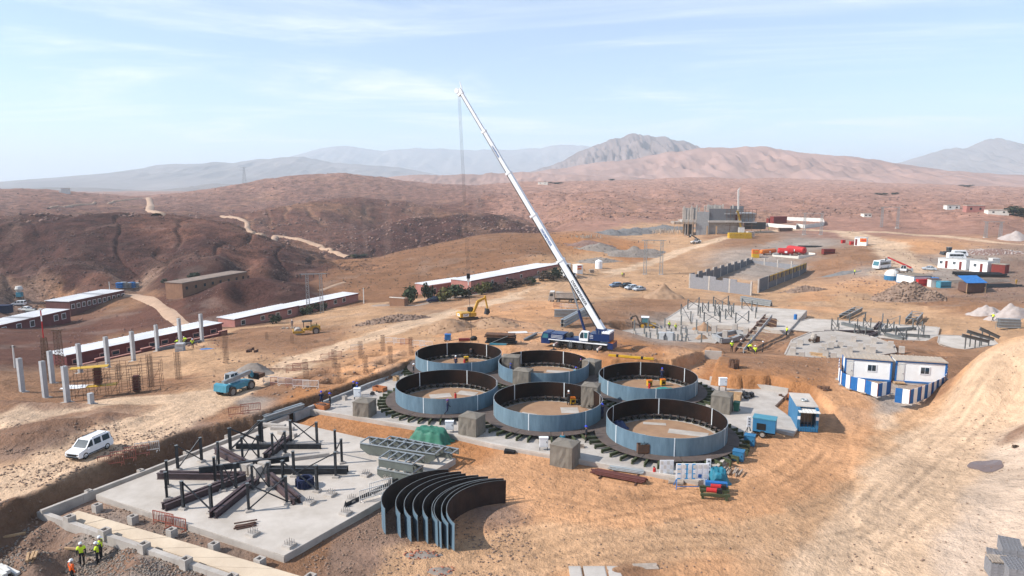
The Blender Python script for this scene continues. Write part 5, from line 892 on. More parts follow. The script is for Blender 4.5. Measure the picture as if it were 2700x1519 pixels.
# lattice masts
def lattice(m,p0,p1,w0,w1,n,r=.035):
    p0,p1=Vector(p0),Vector(p1);C=[(-1,-1),(1,-1),(1,1),(-1,1)]
    lv=[[p0.lerp(p1,i/n)+Vector((c[0]*(w0+(w1-w0)*i/n)/2,c[1]*(w0+(w1-w0)*i/n)/2,0)) for c in C] for i in range(n+1)]
    for c in range(4):m.bar(lv[0][c],lv[n][c],r*2)
    for i in range(n):
        for c in range(4):m.bar(lv[i][c],lv[i+1][(c+1)%4],r*1.3);m.bar(lv[i+1][c],lv[i+1][(c+1)%4],r*1.2)
    return m
def pylon(label,p,h,gap,rz=0,w=.9):
    t=thing('power_pylon',label,'pylon',p,rz,'twin lattice pylons')
    for s in (-1,1):lattice(MB(),(s*gap/2,0,-.3),(s*gap/2,0,h),w,w*.7,int(h/1.1),.05).build('lattice_leg','steel_galv',t);MB().box((s*gap/2,0,-.1),(w*1.5,w*1.5,.5)).build('footing','concrete',t)
    MB().bar((-gap/2-1.6,0,h),(gap/2+1.6,0,h),.2,.25).build('crossarm','steel_galv',t)
    for x in (-1.2,0,1.2):MB().cyl((x*gap*.8,0,h-1.0),(x*gap*.8,0,h-.1),.09,n=6).build('insulator','steel_dark',t)
for k,x,y,yt,gap,lb in [('z6',1165,525,92,3.6,'twin lattice pylon standing before the long pink house'),('w4',105,1080,645,6,'twin lattice pylon right of the crane beside the dirt track'),('w4',2135,575,300,9,'twin lattice pylon beyond the concrete building yard'),('w5',745,262,-20,9,'twin lattice pylon on the plain above the fork in the track'),('w5',2150,392,180,7,'twin lattice pylon at the right above the gravel heaps')]:
    p=GQ(k,x,y);pylon(lb,p,pd(*Q(k,x,yt),math.hypot(p.x,p.y)).z-p.z,gap,R(12) if k=='z6' else R(-5),.9 if k=='z6' else 1.2)
p=GQ('w7',187,152);t=thing('power_pylon','tiny far pylon on the left hill skyline','pylon',p);lattice(MB(),(0,0,-1),(0,0,26),5,1.5,7,.07).build('lattice_leg','steel_grey',t);MB().bar((-7,0,22),(7,0,22),.25).bar((-5,0,26),(5,0,26),.25).build('crossarm','steel_grey',t)
p=GQ('z5',525,1275);h=pd(*Q('z5',420,490),math.hypot(p.x,p.y)).z-p.z;t=thing('radio_mast','thin red and white mast on a rusty lattice base at the left','mast',p);lattice(MB(),(0,0,0),(0,0,h*.62),.9,.5,14,.035).build('lattice_base','rebar',t)
for i in range(5):MB().cyl((0,0,h*(.62+.076*i)),(0,0,h*(.62+.076*(i+1))),.09,n=6).build('mast_tube','red' if i%2==0 or i==1 else 'white_paint',t)
MB().box((0,0,h+.1),(.35,.35,.2)).build('top_lamp','off_white',t)
p=GQ('z5',660,1115);h=pd(*Q('z5',615,705),math.hypot(p.x,p.y)).z-p.z;t=thing('lattice_mast','rusty lattice mast with a flat top behind the fourth column','mast',p);lattice(MB(),(0,0,0),(0,0,h),.9,.8,12,.035).build('lattice_leg','rebar',t);MB().box((0,0,h),(1.8,.5,.2)).build('top_bar','rebar',t)
for k,x,y,yt,lb in [('z5',165,1120,870,'pale wooden pole at the far left behind the columns'),('z6',1695,415,245,'white concrete utility pole on the tan slope'),('z5',1198,270,180,'short pale pole by the blue pallets')]:
    p=GQ(k,x,y);h=pd(*Q(k,x,yt),math.hypot(p.x,p.y)).z-p.z;t=thing('utility_pole',lb,'pole',p);MB().cyl((0,0,-.3),(0,0,h),.17,.12,7).build('pole','off_white',t);MB().box((0,0,h-.25),(.9,.14,.14)).build('crossarm','black',t)

# ------------------------------------------------------------------ grey block hall without roof
ZB=-8.8;FL,FRt,BR=pz(*Q('w4',572,1245),ZB),pz(*Q('w4',1352,1362),ZB),pz(*Q('w4',2045,1085),ZB);RS=pz(*Q('w4',1462,1252),ZB);RS=FRt+(BR-FRt)*.11;BLc=FL+(BR-FRt);HT=pd(*Q('w4',572,1070),math.hypot(FL.x,FL.y)).z-ZB
BH=thing('block_hall','roofless grey block hall under construction with pale columns','building',FL);o0=FL.copy()
def blockwall(a,b,n,drops,mat='block_grey',h0=None):
    d=b-a;rz=math.atan2(d.y,d.x);L_=math.hypot(d.x,d.y);w=L_/n;hh=h0 or HT
    for i in range(n):
        q=a+d*((i+.5)/n)-o0;parts=drops[i%len(drops)]
        pnl=MB()
        for f0,f1,dz in parts:pnl.box(Matrix.Rotation(rz,3,'Z') @ Vector(((f0+f1-1)/2*(w-.5),0,(hh-dz)/2-.6))+Vector((0,0,0)),((f1-f0)*(w-.5)-.02,.3,hh-dz+1.2),rz)
        pnl.build('wall_panel',mat,BH,loc=q)
    for i in range(n+1):MB().box((0,0,hh/2-.6),(.5,.42,hh+1.25),rz).build('column','concrete',BH,loc=a+d*(i/n)-o0)
blockwall(FL,FRt,3,[[(0,.3,0),(.3,.7,.9),(.7,1,.1)],[(0,.32,0),(.32,.68,.9),(.68,1,0)],[(0,.32,0),(.32,1,.75)]]);blockwall(RS,BR,6,[[(0,1,0)]],'block_dark');blockwall(FL,BLc,9,[[(0,.5,0),(.5,1,.8)]],'block_dark');blockwall(BLc+(BR-BLc)*.0,BR,4,[[(0,1,1.2)]],'block_grey')
d=BR-RS;rz=math.atan2(d.y,d.x)
for i in range(30):
    q=RS+d*(.18+.8*i/29)-o0+Matrix.Rotation(rz,3,'Z') @ Vector((0,-.25,0));MB().box((0,0,HT-.95),(.16,.12,2.0)).build('formwork_prop','yellow' if i%3 else 'wood_dark',BH,loc=q,rz=rz)
for i in range(4):q=RS+d*(.18+.8*(i+.5)/4)-o0+Matrix.Rotation(rz,3,'Z') @ Vector((0,-.34,0));MB().box((0,0,HT-.12),(d.length*.19,.1,.16)).build('formwork_rail','yellow',BH,loc=q,rz=rz)
# ------------------------------------------------------------------ unfinished concrete building far behind
p=GQ('w4',650,580);D_=math.hypot(p.x,p.y);sc4=D_/FOC/4.83*1.02;U=thing('unfinished_building','tall unfinished concrete building with scaffolding in the background','building',p,R(-4))
def ub(n,mat,x0,x1,y0,y1,d0,d1,off=0):return MB().bx((x0-650)*sc4,(x1-650)*sc4,d0,d1,(582-y1)*sc4-off,(582-y0)*sc4).build(n,mat,U)
ub('front_wall','concrete_grey',650,800,300,582,0,1,2);ub('front_wall','block_dark',802,1110,265,410,.6,1.4);ub('lower_wall','concrete',795,1215,425,582,2.5,3.2,2);ub('cornice','concrete',790,1180,405,428,-1.0,2.4);ub('floor_slab','concrete',480,648,405,425,0,12);ub('floor_slab','wood_grey',380,646,425,450,-1,10);ub('floor_slab','concrete_grey',980,1360,318,332,0,14);ub('floor_slab','concrete_grey',1180,1360,420,432,-1,14);ub('back_wall','concrete',520,700,260,405,9,9.8);ub('back_wall','concrete',820,1000,230,300,12,12.8);ub('back_wall','block_dark',1110,1265,240,330,12,12.8);ub('dark_core','concrete_dark',520,645,455,575,6,7);ub('dark_core','concrete_dark',1240,1500,430,515,5,6);ub('wall_panel','red_dark',1060,1180,335,405,1.5,1.8);ub('wall_panel','blue_navy',1000,1056,335,405,1.5,1.8);ub('wall_panel','concrete_grey',1185,1355,335,412,3,3.3)
for x,y0,y1,d in [(485,275,405,0),(510,285,405,0),(525,240,400,8),(560,260,405,4),(575,265,405,0),(600,270,405,0),(615,235,400,8),(640,275,405,0),(670,225,300,6),(700,255,300,6),(760,230,300,5),(815,215,290,8),(855,235,270,8),(905,220,270,10),(965,235,270,10),(1000,218,270,10),(1120,225,270,10)]:ub('column','concrete_pale',x,x+14,y0,y1,d,d+.6)
for x in (770,880):ub('brown_post','wood',x,x+14,470,590,-1.5,-.9,1)
for x in (515,545,600):ub('ground_post','concrete',x,x+10,450,582,-.5,0,1.5)
for i in range(9):
    x=1000+i*43;ub('scaffold_pole','rebar',x,x+4,270,580 if i%2 else 420,-.8,-.6,1)
for y in (270,300,360,460):ub('scaffold_rail','rebar',990,1360,y,y+4,-.9,-.7)
for i in range(5):ub('scaffold_pole','wood',385+i*55,389+i*55,385,560,-1.2,-1.0,1)
t=thing('site_crane','small yellow crane with a thin pale boom at the concrete building','crane',GQ('w4',1215,560));s_=sc4
MB().bar((1*s_,0,80*s_),(-45*s_,0,275*s_),1.0).build('lower_boom','yellow',t);MB().bar((-30*s_,0,140*s_),(-47*s_,0,520*s_),.7).build('tower_boom','off_white',t);MB().bar((-47*s_,0,515*s_),(-27*s_,0,545*s_),.4).build('boom_tip','off_white',t);MB().bx(-25*s_,40*s_,-1.5,1.5,0,75*s_).build('cabin','off_white',t);MB().bx(-30*s_,45*s_,-1.6,1.6,-.5,.8).build('carrier','steel_dark',t)
# white hoarding yard beside it
t=thing('white_hoarding','pale blue white hoarding round the yard behind the concrete building','fence',GQ('w4',1925,505))
o_=t.location.copy();pts=[(1360,500),(1560,470),(1925,507),(1935,480),(2040,495),(2285,458),(2270,410),(1800,390)];W_=[GQ('w4',x,y) for x,y in pts]
for a,b in zip(W_[:-1],W_[1:]):
    n=max(2,int((b-a).length/4));d=b-a
    for i in range(n):c=a+d*((i+.5)/n)-o_;MB().box((0,0,.9),(d.length/n-.05,.1,2.6),math.atan2(d.y,d.x)).build('hoarding_panel','off_white',t,loc=c)
def container(label,p,rz,L_,w,h,mat,name='shipping_container',group=None):
    t=thing(name,label,'container',p,rz,group);MB().bx(-L_/2,L_/2,-w/2,w/2,.08,h).build('box',mat,t)
    for s in (-1,1):
        for i in range(int(L_/.55)):MB().box((-L_/2+.3+i*.55,s*(w/2+.02),h/2),(.26,.05,h-.35)).build('rib',mat,t)
    MB().bx(-L_/2-.03,L_/2+.03,-w/2-.05,w/2+.05,h-.12,h+.02).build('top_frame',mat,t);MB().bx(-L_/2-.03,L_/2+.03,-w/2-.05,w/2+.05,0,.12).build('bottom_frame',mat,t);return t
container('dark red container inside the white hoarding yard',GQ('w4',1700,432),R(15),10,4,4.6,'red_dark');container('second dark red container half hidden in the white hoarding yard',GQ('w4',1615,425),R(10),6,3,3,'red_dark')
# red fuel tanks and neighbours
def tank(label,k,x0,y0,x1,y1,r,mat,name='fuel_tank'):
    a,b=GQ(k,x0,y0),GQ(k,x1,y1);z=max(a.z,b.z)+.3;d=b-a;t=thing(name,label,'tank',((a+b)/2).xy.to_3d()+Vector((0,0,z)),math.atan2(d.y,d.x));L_=d.length/2
    m=MB();n=18;pr=[(-L_,.0),(-L_,r*.7),(-L_+.25,r*.95),(-L_+.6,r),(L_-.6,r),(L_-.25,r*.95),(L_,r*.7),(L_,0)]
    m.add([(q,rr_*math.cos(2*math.pi*i/n),r+rr_*math.sin(2*math.pi*i/n)) for q,rr_ in pr for i in range(n)],[(j*n+i,j*n+(i+1)%n,(j+1)*n+(i+1)%n,(j+1)*n+i) for j in range(len(pr)-1) for i in range(n)]);m.build('shell',mat,t,True)
    for q in (-.55,.55):MB().bx(q*L_-.2,q*L_+.2,-r*.8,r*.8,-.6,.35).build('saddle','concrete',t)
    MB().bx(-.5,.5,-r-.02,-r+.1,r*.5,r*1.1).build('label_plate','white_paint',t);return t
tank('nearer red cylindrical fuel tank on the concrete bund','w4',1690,830,1895,838,1.35,'red');tank('farther red cylindrical fuel tank on the concrete bund','w4',1825,800,2035,832,1.45,'red');tank('orange brown drilling tank left of the red fuel tanks','w4',1475,838,1660,812,.95,'orange')
t=thing('fuel_bund','low cream concrete bund around the red tanks','bund',GQ('w4',1945,860));o_=t.location.copy();W_=[GQ('w4',*q) for q in ((1630,850),(1955,880),(2170,835),(1850,800))]
for a,b in zip(W_,W_[1:]+W_[:1]):d=b-a;MB().box((0,0,.2),(d.length,.3,1.3),math.atan2(d.y,d.x)).build('bund_wall','cream',t,loc=(a+b)/2-o_)
p=GQ('w4',1408,865);t=thing('generator_box','bright orange and yellow generator box beside the orange tank','generator',p,-.1);MB().bx(-1.4,1.4,-1,1,.0,1.6).build('lower_box','yellow',t);MB().bx(-1.4,1.4,-1,1,1.61,3.4).build('upper_box','orange',t);MB().box((0,-1.02,2.6),(1.2,.05,.5)).build('label_plate','yellow',t)
def pipes(label,k,x0,y0,x1,y1,n,r,mat,spread,name='pipe_stack',lay=1):
    a,b=GQ(k,x0,y0),GQ(k,x1,y1);d=b-a;t=thing(name,label,'pipes',(a+b)/2,math.atan2(d.y,d.x));L_=d.length;z0=min(a.z,b.z)-t.location.z
    for i in range(n):j=i//lay;MB().cyl((-L_/2+random.uniform(0,.08)*L_,-spread/2+spread*j/max(1,(n-1)//lay),r+.1+1.9*r*(i%lay)),(L_/2-random.uniform(0,.15)*L_,-spread/2+spread*j/max(1,(n-1)//lay),r+.1+1.9*r*(i%lay)),r,n=7).build('pipe',mat,t)
    return t
pipes('black pipes lying on the gravel behind the red tanks','w4',1960,745,2280,720,5,.22,'black',5);pipes('long black plastic pipes lying across the right yard','w5',1630,925,2330,915,10,.28,'black',5,lay=2);pipes('long pale steel bars lying across the right yard','w5',1560,1030,2400,960,6,.14,'wood_grey',7);pipes('dark bars lying behind the blue roofed shed','w5',1950,1075,2560,1040,7,.15,'black',6)
# formwork stacks
def stack(name,label,p,rz,w,d,h,mat,n,cat='stack',gap=.75):
    t=thing(name,label,cat,p,rz)
    for i in range(n):MB().box((random.uniform(-.06,.06),random.uniform(-.06,.06),h*(i+.5)/n),(w*random.uniform(.94,1),d*random.uniform(.94,1),h/n*gap)).build('layer',mat,t)
    return t
t=thing('formwork_stack','stack of bright yellow formwork beams before the concrete building','formwork',GQ('w4',1205,620))
for i in range(4):
    for j in range(8):MB().box((-5.2+1.5*j,0,.35+i*.75),(1.4,4-.3*i,.62)).build('beam','yellow',t)
stack('block_pallet','grey pink block pallet right of the yellow formwork stack',GQ('w4',1340,605),.1,4,3,3.2,'gravel_pale',4);stack('pallet_stack','bundled dark timber by the white hoarding',GQ('w4',1790,530),0,8,2.5,2,'wood_dark',3)

# ------------------------------------------------------------------ right yard cabins
def office(label,k,x0,y0,x1,y1,h,depth,mat='white_panel',doors=(.72,),wins=(.3,),z=None,roof='roof_tan',frame=None,name='site_cabin',group=None):
    a,b=GQ(k,x0,y0),GQ(k,x1,y1);z=max(a.z,b.z) if z is None else z;a,b=pz(*Q(k,x0,y0),z),pz(*Q(k,x1,y1),z);d=b-a;L_=d.length;t=thing(name,label,'cabin',a,math.atan2(d.y,d.x),group)
    MB().bx(.02,L_-.02,.02,depth-.02,-.6,h).build('wall',mat,t)
    n=max(6,int(L_/.45));r_=MB().bx(-.15,L_+.15,-.2,depth+.2,h+.003,h+.12).build('roof',roof,t)
    for i in range(n+1):MB().bx(L_*i/n-.04,L_*i/n+.04,-.2,depth+.2,h+.12,h+.17).build('roof_rib',roof,r_)
    if frame:
        for x in (0,L_):MB().bx(x-.1,x+.1,-.06,.12,0,h).build('corner_post',frame,t);MB().bx(x-.1,x+.1,depth-.12,depth+.06,0,h).build('corner_post',frame,t)
        MB().bx(-.1,L_+.1,-.07,.05,h-.2,h).build('top_rail',frame,t);MB().bx(-.1,L_+.1,-.07,.05,0,.2).build('bottom_rail',frame,t);MB().bx(L_-.02,L_+.08,.1,depth-.1,h-.2,h).build('top_rail',frame,t)
    for f in wins:w=MB().bx(L_*f-.55,L_*f+.55,-.05,.02,h*.42,h*.78).build('window','white_paint',t);MB().bx(L_*f-.45,L_*f-.03,-.07,-.052,h*.46,h*.74).build('pane','glass',w);MB().bx(L_*f+.03,L_*f+.45,-.07,-.052,h*.46,h*.74).build('pane','glass',w)
    for f in doors:dr=MB().bx(L_*f-.42,L_*f+.42,-.05,.02,.08,h*.8).build('door','red_dark' if not frame else 'off_white',t);MB().bx(L_*f+.25,L_*f+.32,-.09,-.052,h*.38,h*.42).build('handle','black',dr)
    return t,L_
ZC=1.35
t,L_=office('left white site cabin with blue frame behind the blue and white hoarding','w3',318,1022,815,1062,2.65,2.4,'white_panel',(.09,),(.58,),ZC,'roof_tan','blue_paint',group='blue framed cabins');MB().bx(L_*.02,L_*.17,-.06,.0,2.25,2.48).build('vent_panel','off_white',t)
t,L_=office('right white site cabin with blue frame behind the blue and white hoarding','w3',870,1062,1410,1098,2.75,2.4,'white_panel',(.09,),(.58,),ZC,'roof_tan','blue_paint',group='blue framed cabins');MB().bx(L_*.03,L_*.17,-.06,.0,2.32,2.55).build('vent_panel','off_white',t)
def hoarding(label,pts,z,h,first=0):
    W_=[pz(*Q('w3',x,y),z) for x,y in pts];t=thing('hoarding_fence',label,'fence',W_[0],0,'blue and white hoardings');o_=W_[0];k=first
    for a,b in zip(W_[:-1],W_[1:]):
        d=b-a;n=max(1,round(d.length/.78));rz=math.atan2(d.y,d.x);w=d.length/n
        for i in range(n):
            pn=MB().box((0,0,h/2),(w-.02,.04,h)).build('fence_panel','blue_paint' if k%2==0 else 'white_panel',t,loc=a+d*((i+.5)/n)-o_,rz=rz);k+=1
            for q in range(4):MB().box((-w/2+w*(q+.5)/4,-.03,h/2),(.05,.03,h-.06)).build('rib','blue_paint' if k%2 else 'white_panel',pn)
        MB().box((0,0,h/2),(.07,.07,h+.08)).build('fence_post','red_dark',t,loc=b-o_);MB().box((0,.1,.04),(.7,.5,.1),rz).build('ballast','concrete',t,loc=b-o_)
    return t
hoarding('left blue and white panel hoarding curving in front of the left cabin',[(255,930),(248,1040),(282,1098),(375,1143),(535,1185),(675,1232),(815,1197)],ZC-.05,1.6);hoarding('right blue and white panel hoarding curving in front of the right cabin',[(862,1285),(1022,1312),(1145,1272),(1255,1228),(1390,1163),(1425,1105),(1430,1040)],ZC-.05,1.7)
stack('wood_pallet','flat pale pallet before the right cabin door',pz(*Q('w3',915,1078),ZC),R(-10),1.3,.7,.15,'wood',2,'pallet')
# blue workshop container near the ring slab
a,b,c=pz(*Q('z4',280,385),0),pz(*Q('z4',437,396),0),pz(*Q('z4',508,292),0);w_=(b-a).length;d_=(c-b).length;t=thing('workshop_container','blue and white striped workshop container with an awning at the right of the rings','container',a,math.atan2(b.y-a.y,b.x-a.x));h=2.55
MB().bx(.02,w_-.02,.9,d_,.05,h).build('rear_box','blue_light',t);MB().bx(-.03,w_+.03,.6,d_+.05,h+.003,h+.1).build('roof','concrete_pale',t);MB().bx(.0,.28,0,.9,.05,h).build('front_pier','blue_light',t);MB().bx(w_-.28,w_,0,.9,.05,h).build('front_pier','blue_light',t);MB().bx(.29,w_-.29,.0,.3,.05,.55).build('front_sill','blue_light',t);MB().bx(.3,w_-.3,.86,.89,.56,2.3).build('dark_opening','glass',t)
for i in range(6):MB().bx(w_*i/6+.02,w_*(i+1)/6-.02,-.75,.62,2.32,2.36).build('awning_sheet','off_white',t)
for i in range(5):MB().bar((.35+i*(w_-.7)/4,.02,.56),(.35+i*(w_-.7)/4,.02,2.28),.05).build('door_bar','steel_dark',t)
for i in range(7):MB().bx(w_,w_+.05,1.0+i*(d_-1.2)/7,1.3+i*(d_-1.2)/7,.2,h-.1).build('rib','blue_light',t)
for y in (.05,.95,1.9,2.9):MB().bx(w_+.055,w_+.07,y+.1,y+.75,1.35,1.7).build('white_band','white_paint',t)
for x in (.0,w_-.29):MB().bx(x,x+.29,-.02,-.004,1.35,1.7).build('white_band','white_paint',t)
for i in range(9):MB().bx(w_*i/9+.03,w_*i/9+.14,-.04,-.002,.08,.5).build('rib','blue_light',t)
MB().tube([(.5*w_+.3*math.cos(q),d_*.45+.3*math.sin(q),h+.22) for q in np.linspace(0,6,14)],.09).build('coiled_hose','steel_galv',t)
ZY=None
office('left white office cabin of the row in the right yard','w5',1400,800,1560,815,3.4,3.5,'white_panel',(.72,),(.28,),ZY,'off_white',group='white office cabins');office('middle white office cabin of the row in the right yard','w5',1562,815,1780,838,3.6,4.5,'white_panel',(.66,),(.28,),ZY,'off_white',group='white office cabins');office('right white office cabin of the row in the right yard','w5',1832,845,2070,870,3.6,4.5,'white_panel',(.66,),(.3,),ZY,'off_white',group='white office cabins');office('dark red cabin with a pale roof at the right end of the office row','w5',2125,870,2310,888,3.0,3.2,'red_dark',(.75,),(),ZY,'roof_tan');office('low white container with flat tan roof beside the blue dome','w5',838,1000,1080,1045,2.8,6,'white_panel',(),(),ZY,'roof_tan','blue_light')
p=GQ('w5',775,965);t=thing('water_tank','pale blue rounded water tank left of the low white container','tank',p);MB().sph((0,0,1.4),2.2,14,8,1,1,.9).build('dome','off_white',t);MB().cyl((0,0,-.6),(0,0,1.4),2.2,n=14).build('base','blue_light',t)
t,L_=office('small red and white kiosk cabin at the edge of the upper gravel yard','w5',268,500,432,508,3.6,4.0,'white_panel',(.15,),(),None,'off_white');MB().bx(L_*.45,L_-.05,-.1,0,1.7,3.3).build('banner','orange',t);MB().bx(L_*.55,L_-.2,-.14,-.102,2.2,2.8).build('banner_stripe','red',t);0
for k,x,y,w,d,h,m_,lb in [('w5',1190,1050,4,2,2,'red','red skip container below the low white container'),('w5',1480,1075,3.4,2,1.8,'cyan_paint','cyan skip container in the right yard'),('w5',118,470,1.6,1.2,1.4,'red','small red box left of the kiosk'),('w5',232,490,1.6,1.2,1.4,'red','small red box beside the kiosk'),('w5',2165,770,3,2,2.5,'off_white','white tank behind the office row'),('w4',2335,820,5,2,2,'red_dark','dark red machine on the gravel edge right of the tanks')]:
    p=GQ(k,x,y);t=thing('site_box',lb,'box',p,.1);MB().bx(-w/2,w/2,-d/2,d/2,0,h).build('box',m_,t);MB().bx(-w/2-.06,w/2+.06,-d/2-.06,d/2+.06,h+.003,h+.12).build('rim',m_,t);MB().bx(-w/2+.1,w/2-.1,-d/2-.04,-d/2,h*.3,h*.4).build('rail','black',t)
p=GQ('w5',1860,1125);t=thing('blue_roof_shed','small shed with a bright blue sheet roof in the right yard','shed',p,.1);MB().add([(-3.2,-2,2.7),(3,-2,2.7),(3.2,2.5,4.2),(-2.6,2.5,4.2),(-3.2,-2,2.6),(3,-2,2.6),(3.2,2.5,4.1),(-2.6,2.5,4.1)],[(0,1,2,3),(7,6,5,4),(0,4,5,1),(1,5,6,2),(2,6,7,3),(3,7,4,0)]).build('sheet_roof','tarp_blue',t);MB().bx(-2.5,2.5,-1.5,2,0,2.55).build('wall','wood_dark',t)
for x in (-2.9,2.7):MB().bar((x,-1.8,-.3),(x,-1.8,2.6),.15).build('post','wood',t)
cloth_heap('blue_tarpaulin','small blue sheet over goods behind the cyan skip',GQ('w5',1345,1000),2.2,1.6,1.6,'tarp_blue',0,12,.6,4);p=GQ('w5',1345,1065);t=thing('timber_hut','small pale timber hut below the blue sheet in the right yard','hut',p);MB().bx(-1.4,1.4,-1,1,0,2.4).build('wall','off_white',t);MB().bx(-1.6,1.6,-1.2,1.2,2.41,2.55).build('roof','wood_dark',t)
# behind the boom: white container, orange kiosk, tank
t,_=office('white container half hidden behind the crane boom','w1',1535,345,1625,350,3.6,3,'white_panel',(),(),None,'off_white');t,_=office('orange and white striped kiosk right of the crane boom','w1',1740,335,1810,330,3.0,3,'white_panel',(),(),None,'off_white');MB().bx(.05,1.9,-.06,0,1.4,2.0).build('orange_band','orange',t);MB().bx(.05,1.9,-.06,0,2.2,2.7).build('red_band','red',t)
p=GQ('w1',2008,272);t=thing('water_tank','white plastic water tank beside the track','tank',p);MB().cyl((0,0,0),(0,0,3.0),1.45,n=16).cyl((0,0,3.0),(0,0,3.5),1.45,.5,n=16).build('tank_body','white_paint',t);MB().cyl((0,0,3.5),(0,0,3.7),.4,n=10).build('lid','off_white',t)
stack('wood_crate','small pale crate beside the striped kiosk',GQ('w1',1920,325),.1,1.8,1.4,1.3,'wood_grey',3,'crate')
# valley yard on the left
p=GQ('z5',25,520);container('dark blue container at the left edge of the valley yard',p,.1,5.5,2.4,2.6,'blue_navy');p=GQ('z5',345,525);t=thing('drum_tank','dark grey cylindrical tank beside the valley cars','tank',p);MB().cyl((-1.6,0,.9),(1.6,0,.9),.85,n=14).build('shell','steel_grey',t);MB().bx(-1.3,1.3,-.5,.5,0,.3).build('cradle','steel_dark',t)
for i,x in enumerate((1310,1350,1395,1440,1480)):stack('block_pallet',ORD[i]+' blue wrapped block pallet from the left in the valley',GQ('z5',x,245),.1,2.2,1.8,2.0+.2*(i%2),'steel_galv' if i%3 else 'tarp_blue',3,'pallet')
p=GQ('z5',218,365);t=thing('mixer_plant','small pale green concrete mixer on legs in the valley yard','mixer',p);MB().cyl((0,0,2.4),(0,0,3.6),.6,1.3,10).cyl((0,0,3.6),(0,0,4.6),1.3,.9,10).build('drum','off_white',t);MB().bx(-.9,.9,-.7,.7,.8,2.4).build('hopper','cyan_paint',t)
for x in (-.8,.8):
    for y in (-.6,.6):MB().bar((x,y,-.3),(x,y,2.4),.14).build('leg','steel_dark',t)
# ------------------------------------------------------------------ farther slabs with steel
def flat_slab(label,pts,k,z,th,mat='concrete_pale',name='concrete_slab'):
    P=[pz(*Q(k,x,y),z) for x,y in pts];t=thing(name,label,'slab');MB().prism([p[:2] for p in P],z-th,z).build('slab_body',mat,t)
    for a,b in zip(P,P[1:]+P[:1]):d=b-a;c=(a+b)/2;n=Vector((-d.y,d.x,0)).normalized();c=c+n*.14;MB().box((c.x,c.y,z+.045),(d.length-.3,.22,.10),math.atan2(d.y,d.x)).build('edge_strip','concrete',t)
    return t
Z3=-4.6
flat_slab('far white concrete slab carrying many braced steel posts',[(800,225),(470,440),(2010,582),(2240,322)],'w2',Z3,1.6)
for i,(a,b,br,lb) in enumerate([((765,312),(902,282),'x','at its back left corner'),((1080,276),(1263,262),'x','at the middle of its back edge'),((1432,296),(1553,330),'x','at its back right corner'),((945,352),(1018,342),'x','in its second row on the left'),((1100,318),(1190,334),'x','in its second row in the middle'),((1270,335),(1328,362),'x','in its second row on the right'),((890,388),(917,410),'/','in its third row on the left'),((965,482),(1163,470),'x','at the middle of its front edge'),((1230,436),(1304,414),'x','in its third row on the right'),((1355,488),(1513,464),'x','at the right of its front edge'),((1602,420),(1616,352),'/','standing rightmost'),((680,372),(800,470),'x','at its left edge'),((1095,385),(1150,402),'x','around its centre')]):
    braced('braced post pair on the far white slab, '+lb,pz(*Q('w2',*a),Z3),pz(*Q('w2',*b),Z3),'braced posts on the far white slab',br,2.5,Z3,pm=POSTG)
p=pz(*Q('w2',2093,432),Z3);t=thing('blue_barrel','blue plastic barrel at the edge of the far white slab','barrel',p);MB().cyl((0,0,0),(0,0,1.1),.36,n=12).build('drum','blue_paint',t);MB().cyl((0,0,1.1),(0,0,1.16),.3,n=12).build('lid','blue_paint',t)
girders_=lambda lb,k,x0,y0,x1,y1,z,n,mat='steel_galv':None
def beam_stack(label,k,x0,y0,x1,y1,n,rows=2,h=.5,mat='steel_galv'):
    a,b=GQ(k,x0,y0),GQ(k,x1,y1);d=b-a;t=thing('beam_stack',label,'beams',Vector(((a.x+b.x)/2,(a.y+b.y)/2,max(a.z,b.z))),math.atan2(d.y,d.x));L_=d.length/2
    for i in range(n):j,r_=i//rows,i%rows;MB().ibeam((-L_,r_*.55-.25,.1+h*(j+.5)),(L_-random.uniform(0,.3),r_*.55-.25,.1+h*(j+.5)),h-.02,.4,.05).build('beam',mat,t)
    for q in (-.7,.7):MB().box((q*L_,0,.02),(.25,1.8,.16)).build('timber_bearer','wood',t)
    return t
beam_stack('stack of long grey beams behind the far white slab','w2',1420,235,1800,275,6);beam_stack('pair of long grey beams lying behind the crane, back stack','w1',1460,870,1900,890,4,2,.75);beam_stack('stack of grey beams lying just behind the crane cab','w1',1560,1000,1890,925,4,2,.7)
# pillar slab
ZP=-5.3
flat_slab('low grey concrete slab full of steel posts right of the crane',[(-60,580),(300,520),(830,505),(1130,585),(1120,700),(1010,803),(730,795),(500,745),(200,728),(-60,690)],'w2',ZP,.6,'concrete_dusty')
SPM=MB().ibeam((0,0,.6),(0,0,2.9),.24,.24,.05).mesh('post','steel_grey');SFM=MB().bx(-.32,.32,-.32,.32,0,.7).mesh('footing','concrete')
PLX=[105,95,228,252,300,395,480,600,682,690,738,870,930,1003,1060,752,680,275,385,740,560,640]
for i,(x,y,h) in enumerate([(105,612,1),(95,702,.55),(228,640,.75),(252,720,.75),(300,725,.75),(395,732,.7),(480,570,.9),(600,748,.75),(682,545,1.0),(690,745,.8),(738,772,.8),(870,603,1.0),(930,795,1.05),(1003,632,1.0),(1060,655,.85),(752,690,.8),(680,655,.8),(275,575,.9),(385,645,.6),(740,620,.6),(560,650,.6),(640,720,.6)]):
    t=thing('steel_post',ORD[i]+' steel post on a concrete footing listed on the grey pillar slab','post',pz(*Q('w2',x,y),ZP),SR,'posts on the grey pillar slab');t['label']=ORD[sorted(PLX).index(x)]+' bare steel post from the left on the grey pillar slab';inst(SPM,'post',t,None,None,(1,1,h));inst(SFM,'footing',t,None,None,(1,1,h))
